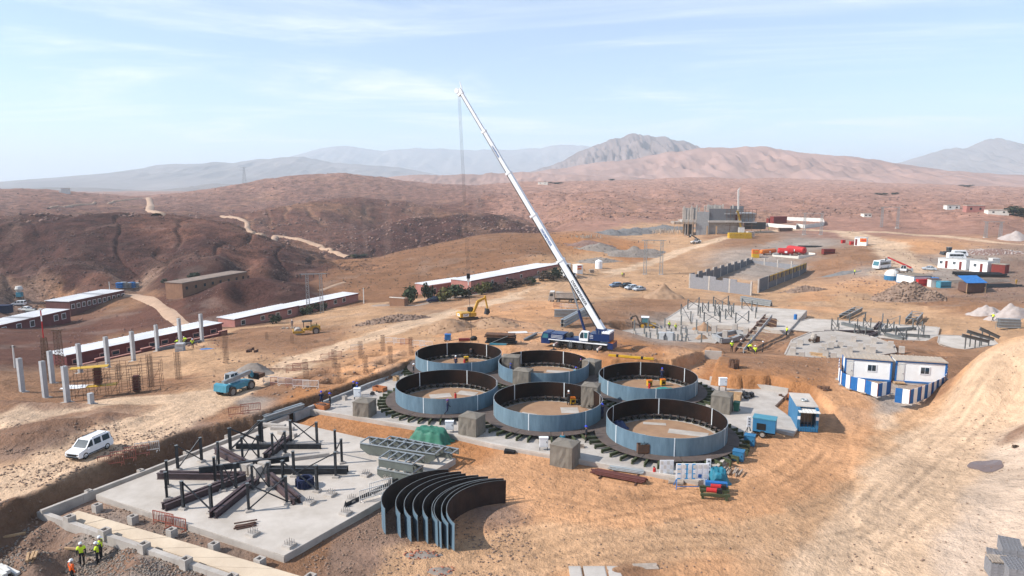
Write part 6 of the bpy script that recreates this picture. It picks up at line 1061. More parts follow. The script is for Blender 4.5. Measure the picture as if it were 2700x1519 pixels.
p=pz(*Q('w2',495,700),ZP);t=thing('concrete_cube','two big grey concrete blocks draped with hoses on the pillar slab','block',p,SR);MB().bx(-1.5,-.1,-.6,.6,0,1.7).build('block','concrete_column',t);MB().bx(.1,1.5,-.6,.6,0,1.9).build('block','concrete_column',t);MB().tube([(-.2,-.65,.2),(-.3,-.7,1),(0,-.66,1.6),(.3,-.7,.9),(.2,-.72,.2)],.06).build('hose','steel_dark',t)
# strip footings and small piers
t=thing('strip_footing','dark zigzag strip footing with small piers behind the crane platform','footing',pz(*Q('w2',1300,640),-3.4));o_=t.location.copy();W_=[pz(*Q('w2',*q),-3.4) for q in ((1090,640),(1350,590),(1440,605),(1560,655),(1420,650),(1300,690),(1180,700),(1090,640))]
for a,b in zip(W_[:-1],W_[1:]):d=b-a;MB().box((0,0,.1),(d.length+.5,.8,.8),math.atan2(d.y,d.x)).build('footing_beam','concrete_grey',t,loc=(a+b)/2-o_)
for x,y in ((1225,668),(1480,640),(1345,585),(1092,600)):MB().box((0,0,.8),(.9,.9,1.6),SR).build('pier','concrete',t,loc=pz(*Q('w2',x,y),-3.4)-o_)
a,b=GQ('w2',1400,850),GQ('w2',1750,610);d=b-a;t=thing('formwork_trough','long rusty formwork trough with rungs sloping up behind the trench','formwork',a+Vector((0,0,.1)),math.atan2(d.y,d.x));L_=d.length
for s in (-1,1):MB().bx(0,L_,s*.65-.07,s*.65+.07,0,.7).build('side_board','wood_dark' if s>0 else 'concrete_grey',t)
for i in range(9):MB().bx(L_*(i+.3)/9,L_*(i+.3)/9+.15,-.58,.58,.55,.68).build('rung','wood_grey',t)
for i in range(9):MB().bar((L_*i/9,-.75,.5),(L_*i/9+.3,-2.4,.05),.1).build('prop','wood',t)
p=GQ('w2',1720,570);t=thing('form_arch','dark plywood culvert form with an arched opening at the far white slab','formwork',p,R(-10));MB().prof([(-1.8,-.5),(-.9,-.5),(-.8,1.2),(0,1.7),(.8,1.2),(.9,-.5),(2.2,-.5),(2.2,2.6),(.2,2.7),(-1.8,1.8)],-.6,.6).build('form_wall','wood_dark',t);MB().bx(-.9,.9,.3,.5,-.5,1.6).build('dark_back','concrete_dark',t);MB().bx(2.3,4.6,-.5,.5,-.5,.8).build('side_form','plywood_red',t)
a,b=pz(*Q('w2',975,820),1.2),pz(*Q('w2',1185,832),1.2);wall_between('trench_wall','grey concrete wall closing the trench beside the crane platform',a,b,.3,-1.5,1.25,'concrete')
# stub slab
ZT=-1.35
flat_slab('pale concrete slab dotted with short square stubs behind the cabins',[(1975,870),(2060,690),(2300,590),(2560,575),(3010,640),(3300,745),(3330,840),(2700,935),(2300,920)],'w2',ZT,.6,'concrete_dusty')
STM=MB().bx(-.42,.42,-.42,.42,0,.95).bx(-.40,.40,-.40,.40,.95,1.0).mesh('concrete_stub','concrete')
for i,(k,x,y,lb) in enumerate([('w3',195,622,'at the back left'),('w3',415,617,'at the back beside the steel star'),('w3',635,642,'at the back middle'),('w3',820,688,'on its right side'),('w3',940,745,'at its far right corner'),('w3',95,705,'left of centre in the second row'),('w3',170,690,'in the second row'),('w3',270,683,'in the darker shade of the second row'),('w3',315,755,'tallest looking near the left cabin'),('w3',375,735,'just behind the left cabin ridge'),('w3',490,700,'in the middle'),('w3',575,722,'right of the middle'),('w3',625,742,'just behind the gap between the cabins'),('w3',65,757,'in the lower left group, back'),('w3',110,785,'in the lower left group, middle'),('w3',195,812,'in the lower left group, front'),('w2',2155,745,'at the left edge, upper'),('w2',2065,790,'at the left edge, middle'),('w2',2065,858,'at the left edge, lower'),('w2',2170,907,'at the front left'),('w2',2415,850,'in front of the concrete mixer'),('w2',2470,887,'near the loose timber')]):
    o=inst(STM,'concrete_stub',None,pz(*Q(k,x,y),ZT),(0,0,SR));tag(o,'short square concrete stub on the stub slab, '+lb,'stub','stubs on the pale slab')
p=pz(*Q('w2',2310,715),ZT);t=thing('concrete_mixer','small drum concrete mixer standing on the stub slab','mixer',p,.3);MB().cyl((0,0,.8),(.3,0,1.5),.5,.35,10).cyl((-.15,0,.45),(0,0,.8),.3,.5,10).build('drum','grey_dusty',t);MB().bx(-.5,.3,-.35,.35,.35,.5).build('frame','rust',t);MB().bx(.4,1.1,-.4,.4,.1,1.0).build('engine_box','rust',t)
for s in (-1,1):wheel(t,-.2,s*.55,.28,.15)
sticks('loose timber planks lying on the stub slab',pz(*Q('w3',40,775),ZT),5,3,R(-35),'wood','timber_planks',.18,.8)
# star slab on the right
Z4=-4.9
flat_slab('right hand white slab carrying a second star of steel beams',[(-420,480),(-60,375),(1345,470),(1300,648),(700,580),(200,545)],'w3',Z4,.5)
for i,(x0,y0,x1,y1,tw,mt,lb) in enumerate([(100,530,640,535,True,'steel_maroon','long maroon beam pointing left on the right hand star'),(290,440,620,520,True,'steel_grey','grey beam pointing to the far left on the right hand star'),(650,500,710,430,True,'steel_maroon','maroon beam pointing away on the right hand star'),(720,520,1090,495,True,'steel_grey','dark beam pointing right on the right hand star'),(560,590,690,540,True,'steel_maroon','short maroon beam pointing near on the right hand star'),(760,560,960,610,True,'steel_grey','grey beam pointing to the near right on the right hand star'),(900,560,1250,585,False,'steel_grey','single dark beam lying near the right edge of the right hand slab')]):girder(lb,pz(*Q('w3',x0,y0),Z4),pz(*Q('w3',x1,y1),Z4),.6,tw,mt,Z4,'beams of the right hand star')
for a,b,br,lb in [((170,535),(250,540),'x','at its left end'),((370,430),(540,410),'/','at its back left'),((730,425),(915,450),'/','tall at the back middle'),((520,475),(600,480),'x','behind the centre'),((780,490),(850,520),'x','right of the centre'),((425,545),(545,575),'x','in front of the centre on the left'),((875,575),(985,610),'x','in front of the centre on the right'),((1060,500),(1160,520),'x','at its right end'),((1120,600),(1180,560),'/','near its right edge'),((240,470),(175,490),'/','at its left back edge'),((455,490),(470,560),'/','beside the grey beam'),((690,560),(760,560),'x','nearest the stub slab')]:braced('braced posts on the right star slab, '+lb,pz(*Q('w3',*a),Z4),pz(*Q('w3',*b),Z4),'braced posts on the right hand slab',br,2.2,Z4,pm=POSTG)
box_truss('dark box truss lying behind the right hand star slab on the left',GQ('w3',300,380),GQ('w3',470,300),1.7,.9,GQ('w3',390,345).z+.2,'steel_grey',group='dark trusses behind the right slab',n=4);box_truss('dark box truss seen end on behind the right hand star slab',GQ('w3',1040,440),GQ('w3',1110,370),2.2,1.3,GQ('w3',1070,410).z+.1,'steel_grey',group='dark trusses behind the right slab',n=3)
flat_slab('narrow white slab half hidden by the bank at the right',[(1345,640),(1360,555),(1900,575),(1990,660),(1580,715)],'w3',-3.6,.5)
for i,(x0,y0,x1,y1,zz_,lb) in enumerate([(1600,555,1900,625,.9,'nearest of the three inclined grey beams by the bank'),(1655,510,1950,600,1.3,'middle one of the three inclined grey beams by the bank'),(1795,480,2010,580,1.6,'farthest of the three inclined grey beams by the bank')]):
    a,b=pz(*Q('w3',x0,y0),-2.0+zz_),pz(*Q('w3',x1,y1),-2.4+zz_*.2);t=thing('inclined_beam',lb,'beam',a,0,'inclined beams by the bank');MB().ibeam((0,0,0),b-a,.6,.35,.06).build('beam','steel_grey',t)
    for f in (.15,.5):q=(b-a)*f;MB().bar(q+Vector((0,0,-.3)),(q.x,q.y,-3.6-a.z),.16).build('post','steel_grey',t)
beam_stack('pale beams with blue wrapping at the right edge behind the bank','w3',1985,500,2240,480,6,2,.6);t=thing('notice_stand','thin frame with a brown notice board right of the inclined beams','board',GQ('w3',2035,480));MB().bx(-.7,.7,-.05,.05,1.2,2.1).build('board','wood_dark',t)
for x in (-1.3,1.3):MB().bar((x,0,-.2),(x,0,2.2),.07).build('post','steel_galv',t)

# ------------------------------------------------------------------ heaps
def heap(name,label,p,rx,ry,h,mat,seed=1,stones=0,smat='stone',ss=(.25,.6),rz=0,peak=1.15,cat='heap',n=40):
    X,Y=np.meshgrid(np.linspace(-1.15,1.15,n),np.linspace(-1.15,1.15,n));r=np.hypot(X,Y)*(1+.38*fbm(X*1.5+seed,Y*1.5,3,seed))
    Z=h*np.clip(1-r**peak,0,1)*(1+.30*fbm(X*3.5,Y*3.5+seed,4,seed+4))-.12*sstep(.85,1.1,r)-.1
    c,s=math.cos(rz),math.sin(rz);WX,WY=p.x+c*X*rx-s*Y*ry,p.y+s*X*rx+c*Y*ry;Z=Z+height(WX,WY)-p.z;t=thing(name,label,cat,p)
    b=inst(grid_mesh('mound',WX-p.x,WY-p.y,Z,MATS[mat]),'mound',t)
    if stones:
        k=RNG.integers(0,n*n,stones);P=np.stack([(WX-p.x).ravel()[k],(WY-p.y).ravel()[k],Z.ravel()[k]],1);P[:,:2]+=RNG.normal(0,.15,(stones,2));ok=r.ravel()[k]<1.05;P=P[ok]
        o=inst(rocks('stones',P,RNG.uniform(ss[0],ss[1],len(P)),smat),'stones',t);o['kind']='stuff'
    return t
OCT=np.array([(1,0,0),(-1,0,0),(0,1,0),(0,-1,0),(0,0,1),(0,0,-1)],float);OF=np.array([(0,2,4),(2,1,4),(1,3,4),(3,0,4),(2,0,5),(1,2,5),(3,1,5),(0,3,5)])
def rocks(name,P,S,mat,flat=.75):
    n=len(P);V=OCT[None]*RNG.uniform(.6,1.25,(n,6,1))+RNG.normal(0,.16,(n,6,3));a=RNG.uniform(0,6.28,n);b=RNG.uniform(-.6,.6,n);ca_,sa_,cb2,sb2=np.cos(a),np.sin(a),np.cos(b),np.sin(b)
    Rm=np.zeros((n,3,3));Rm[:,0,0]=ca_;Rm[:,0,1]=-sa_*cb2;Rm[:,0,2]=sa_*sb2;Rm[:,1,0]=sa_;Rm[:,1,1]=ca_*cb2;Rm[:,1,2]=-ca_*sb2;Rm[:,2,1]=sb2;Rm[:,2,2]=cb2
    V=np.einsum('nij,nkj->nki',Rm,V)*(S*.5)[:,None,None]*np.array([1.15,1,flat])+P[:,None];F=OF[None]+(np.arange(n)*6)[:,None,None]
    me=bpy.data.meshes.new(name);me.vertices.add(n*6);me.vertices.foreach_set('co',V.ravel());me.loops.add(n*24);me.loops.foreach_set('vertex_index',F.ravel().astype(np.int32));me.polygons.add(n*8);me.polygons.foreach_set('loop_start',np.arange(0,n*24,3,dtype=np.int32));me.update(calc_edges=True);me.materials.append(MATS[mat]);return me
heap('stone_heap','big heap of brown broken stones left of the right yard',GQ('w5',960,1230),9.5,6.5,5.2,'stone',3,1500,'stone',(.4,.95),cat='stone heap');heap('stone_heap','long low ridge of grey stones along the middle track',GQ('z6',2060,600),9.5,2.6,1.5,'stone',5,700,'stone',(.3,.7),R(22),cat='stone heap');heap('stone_heap','low rubble heap right of the block hall',GQ('w2',2190,80),7,3.2,1.8,'stone',7,420,'stone',(.35,.8),R(10),cat='stone heap');heap('stone_heap','scattered white rubble heap at the right beyond the cabins',GQ('w5',2150,600),16,7,1.6,'stone_pink',8,420,'gravel_pale',(.4,1.1),cat='stone heap')
heap('earth_heap','smooth pyramid of brown earth in front of the block hall',GQ('w2',470,165),6.3,5.0,3.8,'dirt_pile',9,peak=1.0,cat='earth heap');heap('earth_heap','small orange earth heap on the pillar slab',pz(*Q('w2',960,560),ZP),2.6,1.8,1.9,'crate_orange' if 0 else 'sand_floor',10,cat='earth heap');heap('earth_heap','smaller brown sand heap on the pillar slab',pz(*Q('w2',935,665),ZP),2.0,1.5,1.2,'dirt_pile',11,cat='earth heap');heap('earth_heap','brown earth mounds behind the far left ring',GQ('w1',190,1010),4.5,2.6,2.0,'dirt_pile',12,160,'dirt_pile',(.15,.4),cat='earth heap');heap('earth_heap','brown spoil ridge beside the excavator',GQ('w1',740,985),5.0,2.2,1.8,'dirt_pile',13,160,'stone',(.15,.4),R(-12),cat='earth heap')
heap('gravel_heap','left pale pinkish gravel heap at the right edge',GQ('w3',1850,325),3.6,2.4,2.2,'gravel_pale',14,cat='gravel heap');heap('gravel_heap','right and larger pale pinkish gravel heap at the right edge',GQ('w3',2110,370),5.2,3.0,3.3,'gravel_pale',15,cat='gravel heap')
for i,(k,x,y,rx,ry,h,m_,lb) in enumerate([('w8',1890,805,11,6,3.,'gravel_blue','left dark grey gravel heap before the concrete building'),('w8',2010,800,13,6,3.6,'gravel_blue','middle dark grey gravel heap before the concrete building'),('w8',2130,790,12,6,3.4,'gravel_blue','right dark grey gravel heap before the concrete building'),('w8',2390,760,20,6,3.2,'gravel_blue','long grey gravel heap beside the concrete building'),('w8',1780,950,11,5,2.8,'gravel_grey','pale grey spoil heap left of the orange cut'),('w8',2110,1010,14,6,4.,'gravel_grey','tall grey spoil heap above the twin pylon'),('w8',2260,985,9,5,2.2,'gravel_grey','brown grey spoil heap touching the twin pylon'),('w8',1760,1065,9,5,1.8,'gravel_grey','round grey gravel heap left of the white water tank'),('w8',1680,905,11,5,2.4,'stone_pink','brown stony heap behind the spoil heaps'),('z6',500,1165,3.2,1.6,1.2,'gravel_grey','low grey gravel heap behind the blue telehandler'),('w5',2450,420,9,5,4,'gravel_pale','small pale gravel heap at the far right'),('w5',90,890,8,3,1.0,'gravel_blue','flat dark heap near the coach')]):heap('gravel_heap',lb,GQ(k,x,y),rx,ry,h,m_,20+i,120 if k=='w8' else 0,m_,(.3,.9),cat='gravel heap',n=32)
heap('brick_heap','scattered heap of broken red bricks in front of the curved plates',pz(*Q('z2',1440,1295),0),1.5,.7,.35,'gravel_grey',41,90,'brick_red',(.14,.28),cat='brick heap');heap('brick_heap','second heap of broken red bricks at the bottom edge',pz(*Q('z2',1570,1415),0),1.2,.6,.3,'gravel_grey',42,70,'brick_red',(.14,.26),cat='brick heap');heap('gravel_heap','low grey gravel patch right of the curved plates',pz(*Q('z3',90,1010),0),2.6,1.6,.10,'stone',43,600,'stone',(.04,.12),cat='gravel heap')
heap('cement_spill','grey spilled mortar on the beige plinth',pz(*Q('z1',1450,1295),.3),1.0,.6,.22,'gravel_blue',44,cat='mortar')

# ------------------------------------------------------------------ loose stones (uncountable)
def scatter(name,label,n,fn,smin,smax,mat,pw=2.5):
    P=fn(n);S=smin+(smax-smin)*RNG.random(len(P))**pw;P[:,2]+=S*.12;return tag(inst(rocks(name,P,S,mat),name),label,kind='stuff')
def hill_pts(n,lo,hi,a0=-44,a1=44,thr=.5):
    a=np.radians(RNG.uniform(a0,a1,n*2));D=np.exp(RNG.uniform(math.log(lo),math.log(hi),n*2));x,y=D*np.sin(a),D*np.cos(a);cl=fbm(x*.035,y*.035,4,71)+fbm(x*.008,y*.008,2,72)*.6
    k=(rockiness(x,y)>thr) & (cl>RNG.uniform(-.35,.35,n*2));x,y=x[k][:n],y[k][:n];return np.stack([x,y,height(x,y)],1)
scatter('hill_stones','dark stones strewn over the near hills',22000,lambda n:hill_pts(n,230,620),.25,1.4,'stone_dark',4);scatter('hill_stones','pinkish boulders strewn over the farther hills',11000,lambda n:hill_pts(n,430,1300),.6,3.2,'stone_pink',4)
scatter('hill_shrubs','low dry shrubs dotting the tan slope and hills',3000,lambda n:(lambda q:q)(np.concatenate([hill_pts(n//2,230,900,thr=-1),(lambda a,D:np.stack([D*np.sin(a),D*np.cos(a),height(D*np.sin(a),D*np.cos(a))],1))(np.radians(RNG.uniform(-14,6,n//2)),RNG.uniform(235,420,n//2))])),.3,.8,'twig',2)
def box_pts(quads):
    def f(n):
        A=[]
        for k,x0,y0,x1,y1,w in quads:
            m=int(n*w);px=RNG.uniform(x0,x1,m);py=RNG.uniform(y0,y1,m);d=np.array([ray(*Q(k,u,v)) for u,v in zip(px,py)]);t0=-CAM_H/d[:,2]
            for _ in range(4):x,y=d[:,0]*t0,d[:,1]*t0;t0=(height(x,y)-CAM_H)/d[:,2]
            x,y=d[:,0]*t0,d[:,1]*t0;q=np.stack([x,y,height(x,y)],1);cl=fbm(x*.5,y*.5,3,77);A.append(q[(cl>RNG.uniform(-.5,.4,m)) & (np.hypot(x,y)<400)])
        q=np.concatenate(A);ins=inpoly(q[:,0],q[:,1],[p[:2] for p in sc_]) | inpoly(q[:,0],q[:,1],P2);return q[~ins]
    return f
scatter('rubble_stones','grey rubble stones around the diggers and the trench edges',9000,box_pts([('z1',0,950,1500,1449,.42),('z1',0,620,1500,800,.2),('z1',900,380,1954,560,.12),('z1',0,290,950,560,.14)]),.05,.30,'stone',3)
scatter('rubble_stones','grey broken rock at the bottom left around the diggers',6000,box_pts([('z1',-60,1080,1500,1460,.7),('z1',750,1230,1500,1449,.3)]),.05,.26,'gravel_grey',2.2)
scatter('rubble_stones','small stones on the dirt in front of the slabs',7000,box_pts([('z2',550,980,2234,1449,.5),('z3',0,650,1954,1449,.12),('z4',0,100,1954,1449,.12),('z4',1450,-60,1954,700,.10)]),.04,.24,'stone',3)
scatter('rubble_stones','stones and clods over the middle of the site',6000,box_pts([('z6',0,650,2484,1449,.3),('w1',0,500,2576,1300,.25),('w2',0,0,2576,1250,.2),('w3',0,0,2277,900,.25)]),.10,.5,'stone',3.5);scatter('rubble_stones','stones over the right yard and the plain',6000,box_pts([('w5',0,280,2576,1288,.7),('z5',300,150,2484,900,.3)]),.2,.75,'stone_pink',3.5)
# ------------------------------------------------------------------ people
def body_mesh(pose):
    J={'pel':(0,0,.95),'chest':(0,.01,1.28),'neck':(0,.0,1.47),'head':(0,.03,1.60),'top':(0,.03,1.72),'hl':(-.10,0,.90),'hr':(.10,0,.90),'kl':(-.11,.03,.50),'kr':(.11,.03,.50),'al':(-.11,0,.09),'ar':(.11,0,.09),'tl':(-.12,.16,.04),'tr':(.12,.16,.04),
         'sl':(-.19,0,1.40),'sr':(.19,0,1.40),'el':(-.26,-.02,1.13),'er':(.26,-.02,1.13),'wl':(-.27,.06,.89),'wr':(.27,.06,.89),'fl':(-.27,.09,.80),'fr':(.27,.09,.80)}
    up=('pel','chest','neck','head','top','sl','sr','el','er','wl','wr','fl','fr')
    if pose=='walk':J.update(kl=(-.1,.2,.52),al=(-.1,.28,.10),tl=(-.1,.44,.06),kr=(.1,-.05,.5),ar=(.1,-.36,.14),tr=(.1,-.24,.04),el=(-.25,-.15,1.15),wl=(-.25,-.12,.92),fl=(-.25,-.08,.84),er=(.25,.10,1.14),wr=(.24,.28,.98),fr=(.23,.34,.93))
    if pose=='work':J.update(el=(-.27,.12,1.16),er=(.27,.12,1.16),wl=(-.14,.36,1.10),wr=(.14,.36,1.10),fl=(-.08,.44,1.10),fr=(.08,.44,1.12))
    if pose=='bend':
        for k in up[1:]:x,y,z=J[k];a=R(55);dz=z-.95;J[k]=(x,y*math.cos(a)+dz*math.sin(a),.92+dz*math.cos(a)-y*math.sin(a))
        J.update(pel=(0,-.12,.92),hl=(-.1,-.12,.88),hr=(.1,-.12,.88),wl=(-.2,.52,.62),wr=(.2,.52,.62),el=(-.26,.4,.86),er=(.26,.4,.86),fl=(-.14,.58,.52),fr=(.14,.58,.52),kl=(-.12,.06,.5),kr=(.12,.06,.5))
    if pose=='crouch':
        for k in up:x,y,z=J[k];J[k]=(x,y+.12+(z-.95)*.35,z-.52)
        J.update(hl=(-.12,.08,.42),hr=(.12,.08,.42),kl=(-.18,.42,.52),kr=(.18,.42,.50),wl=(-.12,.62,.58),wr=(.12,.62,.58),fl=(-.06,.7,.55),fr=(.06,.7,.55),el=(-.26,.4,.66),er=(.26,.4,.66))
    rad=dict(pel=.145,chest=.165,neck=.062,head=.098,top=.062,hl=.105,hr=.105,kl=.075,kr=.075,al=.055,ar=.055,tl=.045,tr=.045,sl=.082,sr=.082,el=.056,er=.056,wl=.043,wr=.043,fl=.038,fr=.038)
    E_=[('pel','chest'),('chest','neck'),('neck','head'),('head','top'),('pel','hl'),('pel','hr'),('hl','kl'),('hr','kr'),('kl','al'),('kr','ar'),('al','tl'),('ar','tr'),('chest','sl'),('chest','sr'),('sl','el'),('sr','er'),('el','wl'),('er','wr'),('wl','fl'),('wr','fr')]
    K=list(J);me=bpy.data.meshes.new('body');me.from_pydata([J[k] for k in K],[(K.index(a),K.index(b)) for a,b in E_],[]);o=bpy.data.objects.new('body',me);COL.objects.link(o);o.modifiers.new('s','SKIN');sv=me.skin_vertices[0].data
    for i,k in enumerate(K):sv[i].radius=(rad[k],rad[k]*(.78 if k in ('pel','chest') else 1));sv[i].use_root=(k=='pel')
    m=o.modifiers.new('u','SUBSURF');m.levels=m.render_levels=1;bpy.context.view_layer.update();r=bpy.data.meshes.new_from_object(o.evaluated_get(bpy.context.evaluated_depsgraph_get()));bpy.data.objects.remove(o)
    C=np.array([J[k] for k in K]);idx=[]
    reg={'head':0,'top':0,'neck':0,'fl':0,'fr':0,'al':3,'ar':3,'tl':3,'tr':3,'kl':2,'kr':2,'hl':2,'hr':2,'pel':2};vest=[]
    for p in r.polygons:
        d=np.linalg.norm(C-np.array(p.center),axis=1);k=K[int(np.argmin(d))];q=reg.get(k,1);idx.append(q)
        if k in ('chest','sl','sr') or (k=='pel' and (Vector(p.center)-Vector(J['pel'])).dot((Vector(J['chest'])-Vector(J['pel'])).normalized())>.02):vest.append(p)
    for nm in ('skin','blue_navy','blue_navy','black'):r.materials.append(MATS[nm])
    r.polygons.foreach_set('material_index',idx);r.polygons.foreach_set('use_smooth',[True]*len(idx));V={};vs=[];fs=[]
    for p in vest:
        f=[]
        for i in p.vertices:
            if i not in V:V[i]=len(vs);v=r.vertices[i];vs.append(v.co+v.normal*.022)
            f.append(V[i])
        fs.append(f)
    vm=MB().add(vs,fs);hd,tp=Vector(J['head']),Vector(J['top']);u=(tp-hd).normalized();c=hd+u*.06;n=10;rings=[(.125,0),(.120,.06),(.09,.115),(.04,.14)];side=u.cross(Vector((0,1,0.01))).normalized();fw=side.cross(u)*-1;hv=[]
    for rr_,zz_ in rings:hv+=[c+u*zz_+side*(rr_*math.cos(2*math.pi*i/n))+fw*(rr_*1.1*math.sin(2*math.pi*i/n)) for i in range(n)]
    hm_=MB().add(hv,[(k*n+i,k*n+(i+1)%n,(k+1)*n+(i+1)%n,(k+1)*n+i) for k in range(3) for i in range(n)]+[tuple(3*n+i for i in range(n))]);hm_.add([c+fw*.1+side*.1,c+fw*.1-side*.1,c+fw*.2-side*.07,c+fw*.2+side*.07],[(0,1,2,3)])
    return r,vm,hm_
POSES={p:body_mesh(p) for p in ('stand','walk','work','bend','crouch')};PC={}
mk('shirt_black',(.02,.02,.024),.9,.2,6);mk('shirt_grey',(.12,.12,.13),.9,.2,6);mk('helmet_blue',(.03,.06,.55),.4,.05,4);mk('helmet_purple',(.16,.05,.30),.4,.05,4);mk('coverall_blue',(.03,.09,.28),.85,.2,6)
def person(label,p,face,pose,helmet,vest=None,suit='blue_navy',legs=None,s=1.0,group=None):
    r,vm,hm_=POSES[pose];key=(pose,suit,legs)
    if key not in PC:m=r.copy();m.materials[1]=MATS[suit];m.materials[2]=MATS[legs or suit];PC[key]=m
    for k,mb,mt in ((('h',pose,helmet),hm_,helmet),(('v',pose,vest),vm,vest)):
        if mt and k not in PC:PC[k]=mb.mesh('helmet' if k[0]=='h' else 'vest',mt,True)
    t=thing('person',label,'person',p,R(face-90),group);t.scale=(s,)*3;inst(PC[key],'body',t)
    if helmet:inst(PC['h',pose,helmet],'helmet',t)
    if vest:inst(PC['v',pose,vest],'vest',t)
HW,HB,HP,HY='white_paint','helmet_blue','helmet_purple','yellow'
for k,x,y,z,face,pose,hel,ves,suit,lb in [
    ('z1',607,1368,None,-60,'stand',HW,'hivis','shirt_black','left digger standing in yellow vest and white helmet in the pit'),('z1',722,1366,None,200,'work',HW,'hivis','shirt_black','digger in yellow vest with bent arms at the right of the pit'),('z1',748,1322,None,190,'stand',HW,'hivis','shirt_grey','digger in yellow vest standing behind his colleague in the pit'),('z1',536,1500,None,60,'stand',HW,'hivis_orange','hivis_orange','worker in orange jacket and white helmet at the bottom edge'),
    ('z2',693,195,.3,100,'work',HB,None,'blue_navy','worker in navy and blue helmet behind the orange crate'),('z2',757,208,.3,180,'stand',HB,None,'shirt_black','worker in black beside the orange crate'),('z2',930,118,.3,-30,'stand',HB,None,'shirt_black','left worker in dark clothes by the white switch box'),('z2',958,128,.3,190,'work',HB,None,'coverall_blue','right worker in blue clothes by the white switch box'),
    ('z7',745,1008,.74,15,'walk',HP,None,'blue_navy','worker in navy walking along the deck of the near left ring'),('z7',376,592,.74,10,'stand',HW,None,'shirt_black','worker in black standing left of the far left ring'),('z7',836,497,.36,60,'stand',HW,None,'blue_navy','worker with white helmet inside the far left ring'),('z7',1000,388,.36,90,'bend',None,None,'shirt_black','worker in black bending at the back wall of the far left ring'),
    ('z7',1436,585,.36,150,'stand',HB,None,'coverall_blue','worker in blue inside the left edge of the far middle ring'),('z8',337,532,.36,100,'work',HP,None,'shirt_black','worker with purple helmet spraying inside the far middle ring'),('z8',256,590,.36,30,'crouch',HB,None,'cyan_paint','crouching worker in light blue inside the far middle ring'),('z8',203,905,.36,80,'work',HW,None,'shirt_black','welder with silver helmet beside the yellow welder in the near middle ring'),
    ('z8',570,1058,.74,120,'work',HB,None,'blue_navy','worker in navy between the near middle ring and the nearest ring'),('z8',395,1312,.3,170,'stand',HB,None,'shirt_black','worker in black below the near middle ring deck'),('z8',745,632,.36,110,'crouch',HB,None,'shirt_black','crouching worker at the left back wall of the far right ring'),('z8',1222,640,.36,80,'work',HB,None,'blue_navy','worker with blue helmet at the back wall of the far right ring'),('z8',1290,628,.36,95,'bend',None,None,'shirt_black','dark clad worker bending beside the blue helmeted one'),('z8',1365,640,.36,60,'work',None,None,'shirt_black','dark clad worker at the right back of the far right ring'),('z8',140,1342,.3,90,'crouch',None,None,'tarp_cyan','crouching worker in teal below the near middle ring deck'),
    ('w2',1306,832,None,-90,'stand',HW,'hivis','shirt_grey','worker in yellow vest standing left of the formwork trough'),('w2',1420,802,None,20,'stand',HW,None,'shirt_grey','worker in grey beside the upper trough boards'),('w2',1512,842,None,20,'bend',HY,'hivis','shirt_grey','worker in yellow bending beside the formwork trough'),('w2',1548,790,None,200,'work',HY,'hivis','shirt_grey','worker in yellow vest leaning on the trough'),('w2',1600,862,None,80,'crouch',HW,'hivis','shirt_grey','worker in yellow vest crouching below the trough'),('w2',1690,838,None,170,'stand',HW,None,'shirt_black','worker in black standing right of the trough'),('w2',1986,635,None,200,'stand',HY,'hivis','shirt_grey','worker in yellow at the right corner of the far white slab'),('w2',1592,612,None,60,'bend',HW,None,'shirt_grey','worker bending at the dark culvert form'),('w2',535,562,None,-70,'stand',HY,'hivis','shirt_grey','left worker in yellow vest beside the backhoe'),('w2',615,590,None,100,'stand',HY,'hivis','wood_grey','right worker in yellow vest beside the backhoe'),('w2',85,545,None,0,'stand',HY,None,'shirt_black','worker with yellow helmet left of the backhoe wheel'),
    ('z5',1920,888,None,30,'bend',None,'hivis','shirt_grey','leftmost worker in yellow bending at the ninth column'),('z5',2000,862,None,0,'crouch',HW,'hivis','shirt_grey','crouching worker in yellow right of the ninth column'),('z5',2035,862,None,150,'bend',HW,'hivis','shirt_black','worker in yellow bending over the block wall'),('z5',2105,908,None,100,'stand',HW,'hivis','shirt_black','worker in yellow vest standing right of the block pallet'),('z6',913,675,None,-80,'stand',HW,None,'shirt_grey','worker with white helmet standing left of the road roller'),('w1',2297,380,None,60,'stand',HY,'hivis','shirt_grey','worker in yellow walking up the track above the cars'),('w1',2318,382,None,60,'stand',None,None,'shirt_black','person in black beside the yellow worker above the cars'),
    ('w4',1475,545,None,0,'stand',HY,'hivis','hivis','worker in yellow right of the yellow formwork stack'),('w4',1575,517,None,0,'bend',HY,'hivis','hivis','worker in yellow bending before the white hoarding'),('w5',248,322,None,180,'stand',None,None,'wood_grey','lone person standing on the upper track'),('w5',272,900,None,0,'work',HY,'hivis','hivis','worker in yellow beside the flat dark heap'),('w5',2468,1035,None,90,'stand',None,None,'yellow_cat','person in ochre among the bars of the right yard'),('w3',1935,405,None,190,'walk',HW,'hivis','shirt_black','worker in yellow vest walking past the pale gravel heaps'),('w1',105,1165,None,-30,'crouch',HP,None,'coverall_blue','worker in blue squatting by the welding set behind the rings'),('z5',158,362,None,0,'stand',None,None,'shirt_black','dark figure standing by the valley mixer')]:
    if z is None:p=GQ(k,x,y)
    else:p=pz(*Q(k,x,y),z)
    person(lb,p,face,pose,hel,ves,suit,'shirt_black' if ves else None,1.0 if k[0]=='z' and k not in ('z5',) else 1.08)

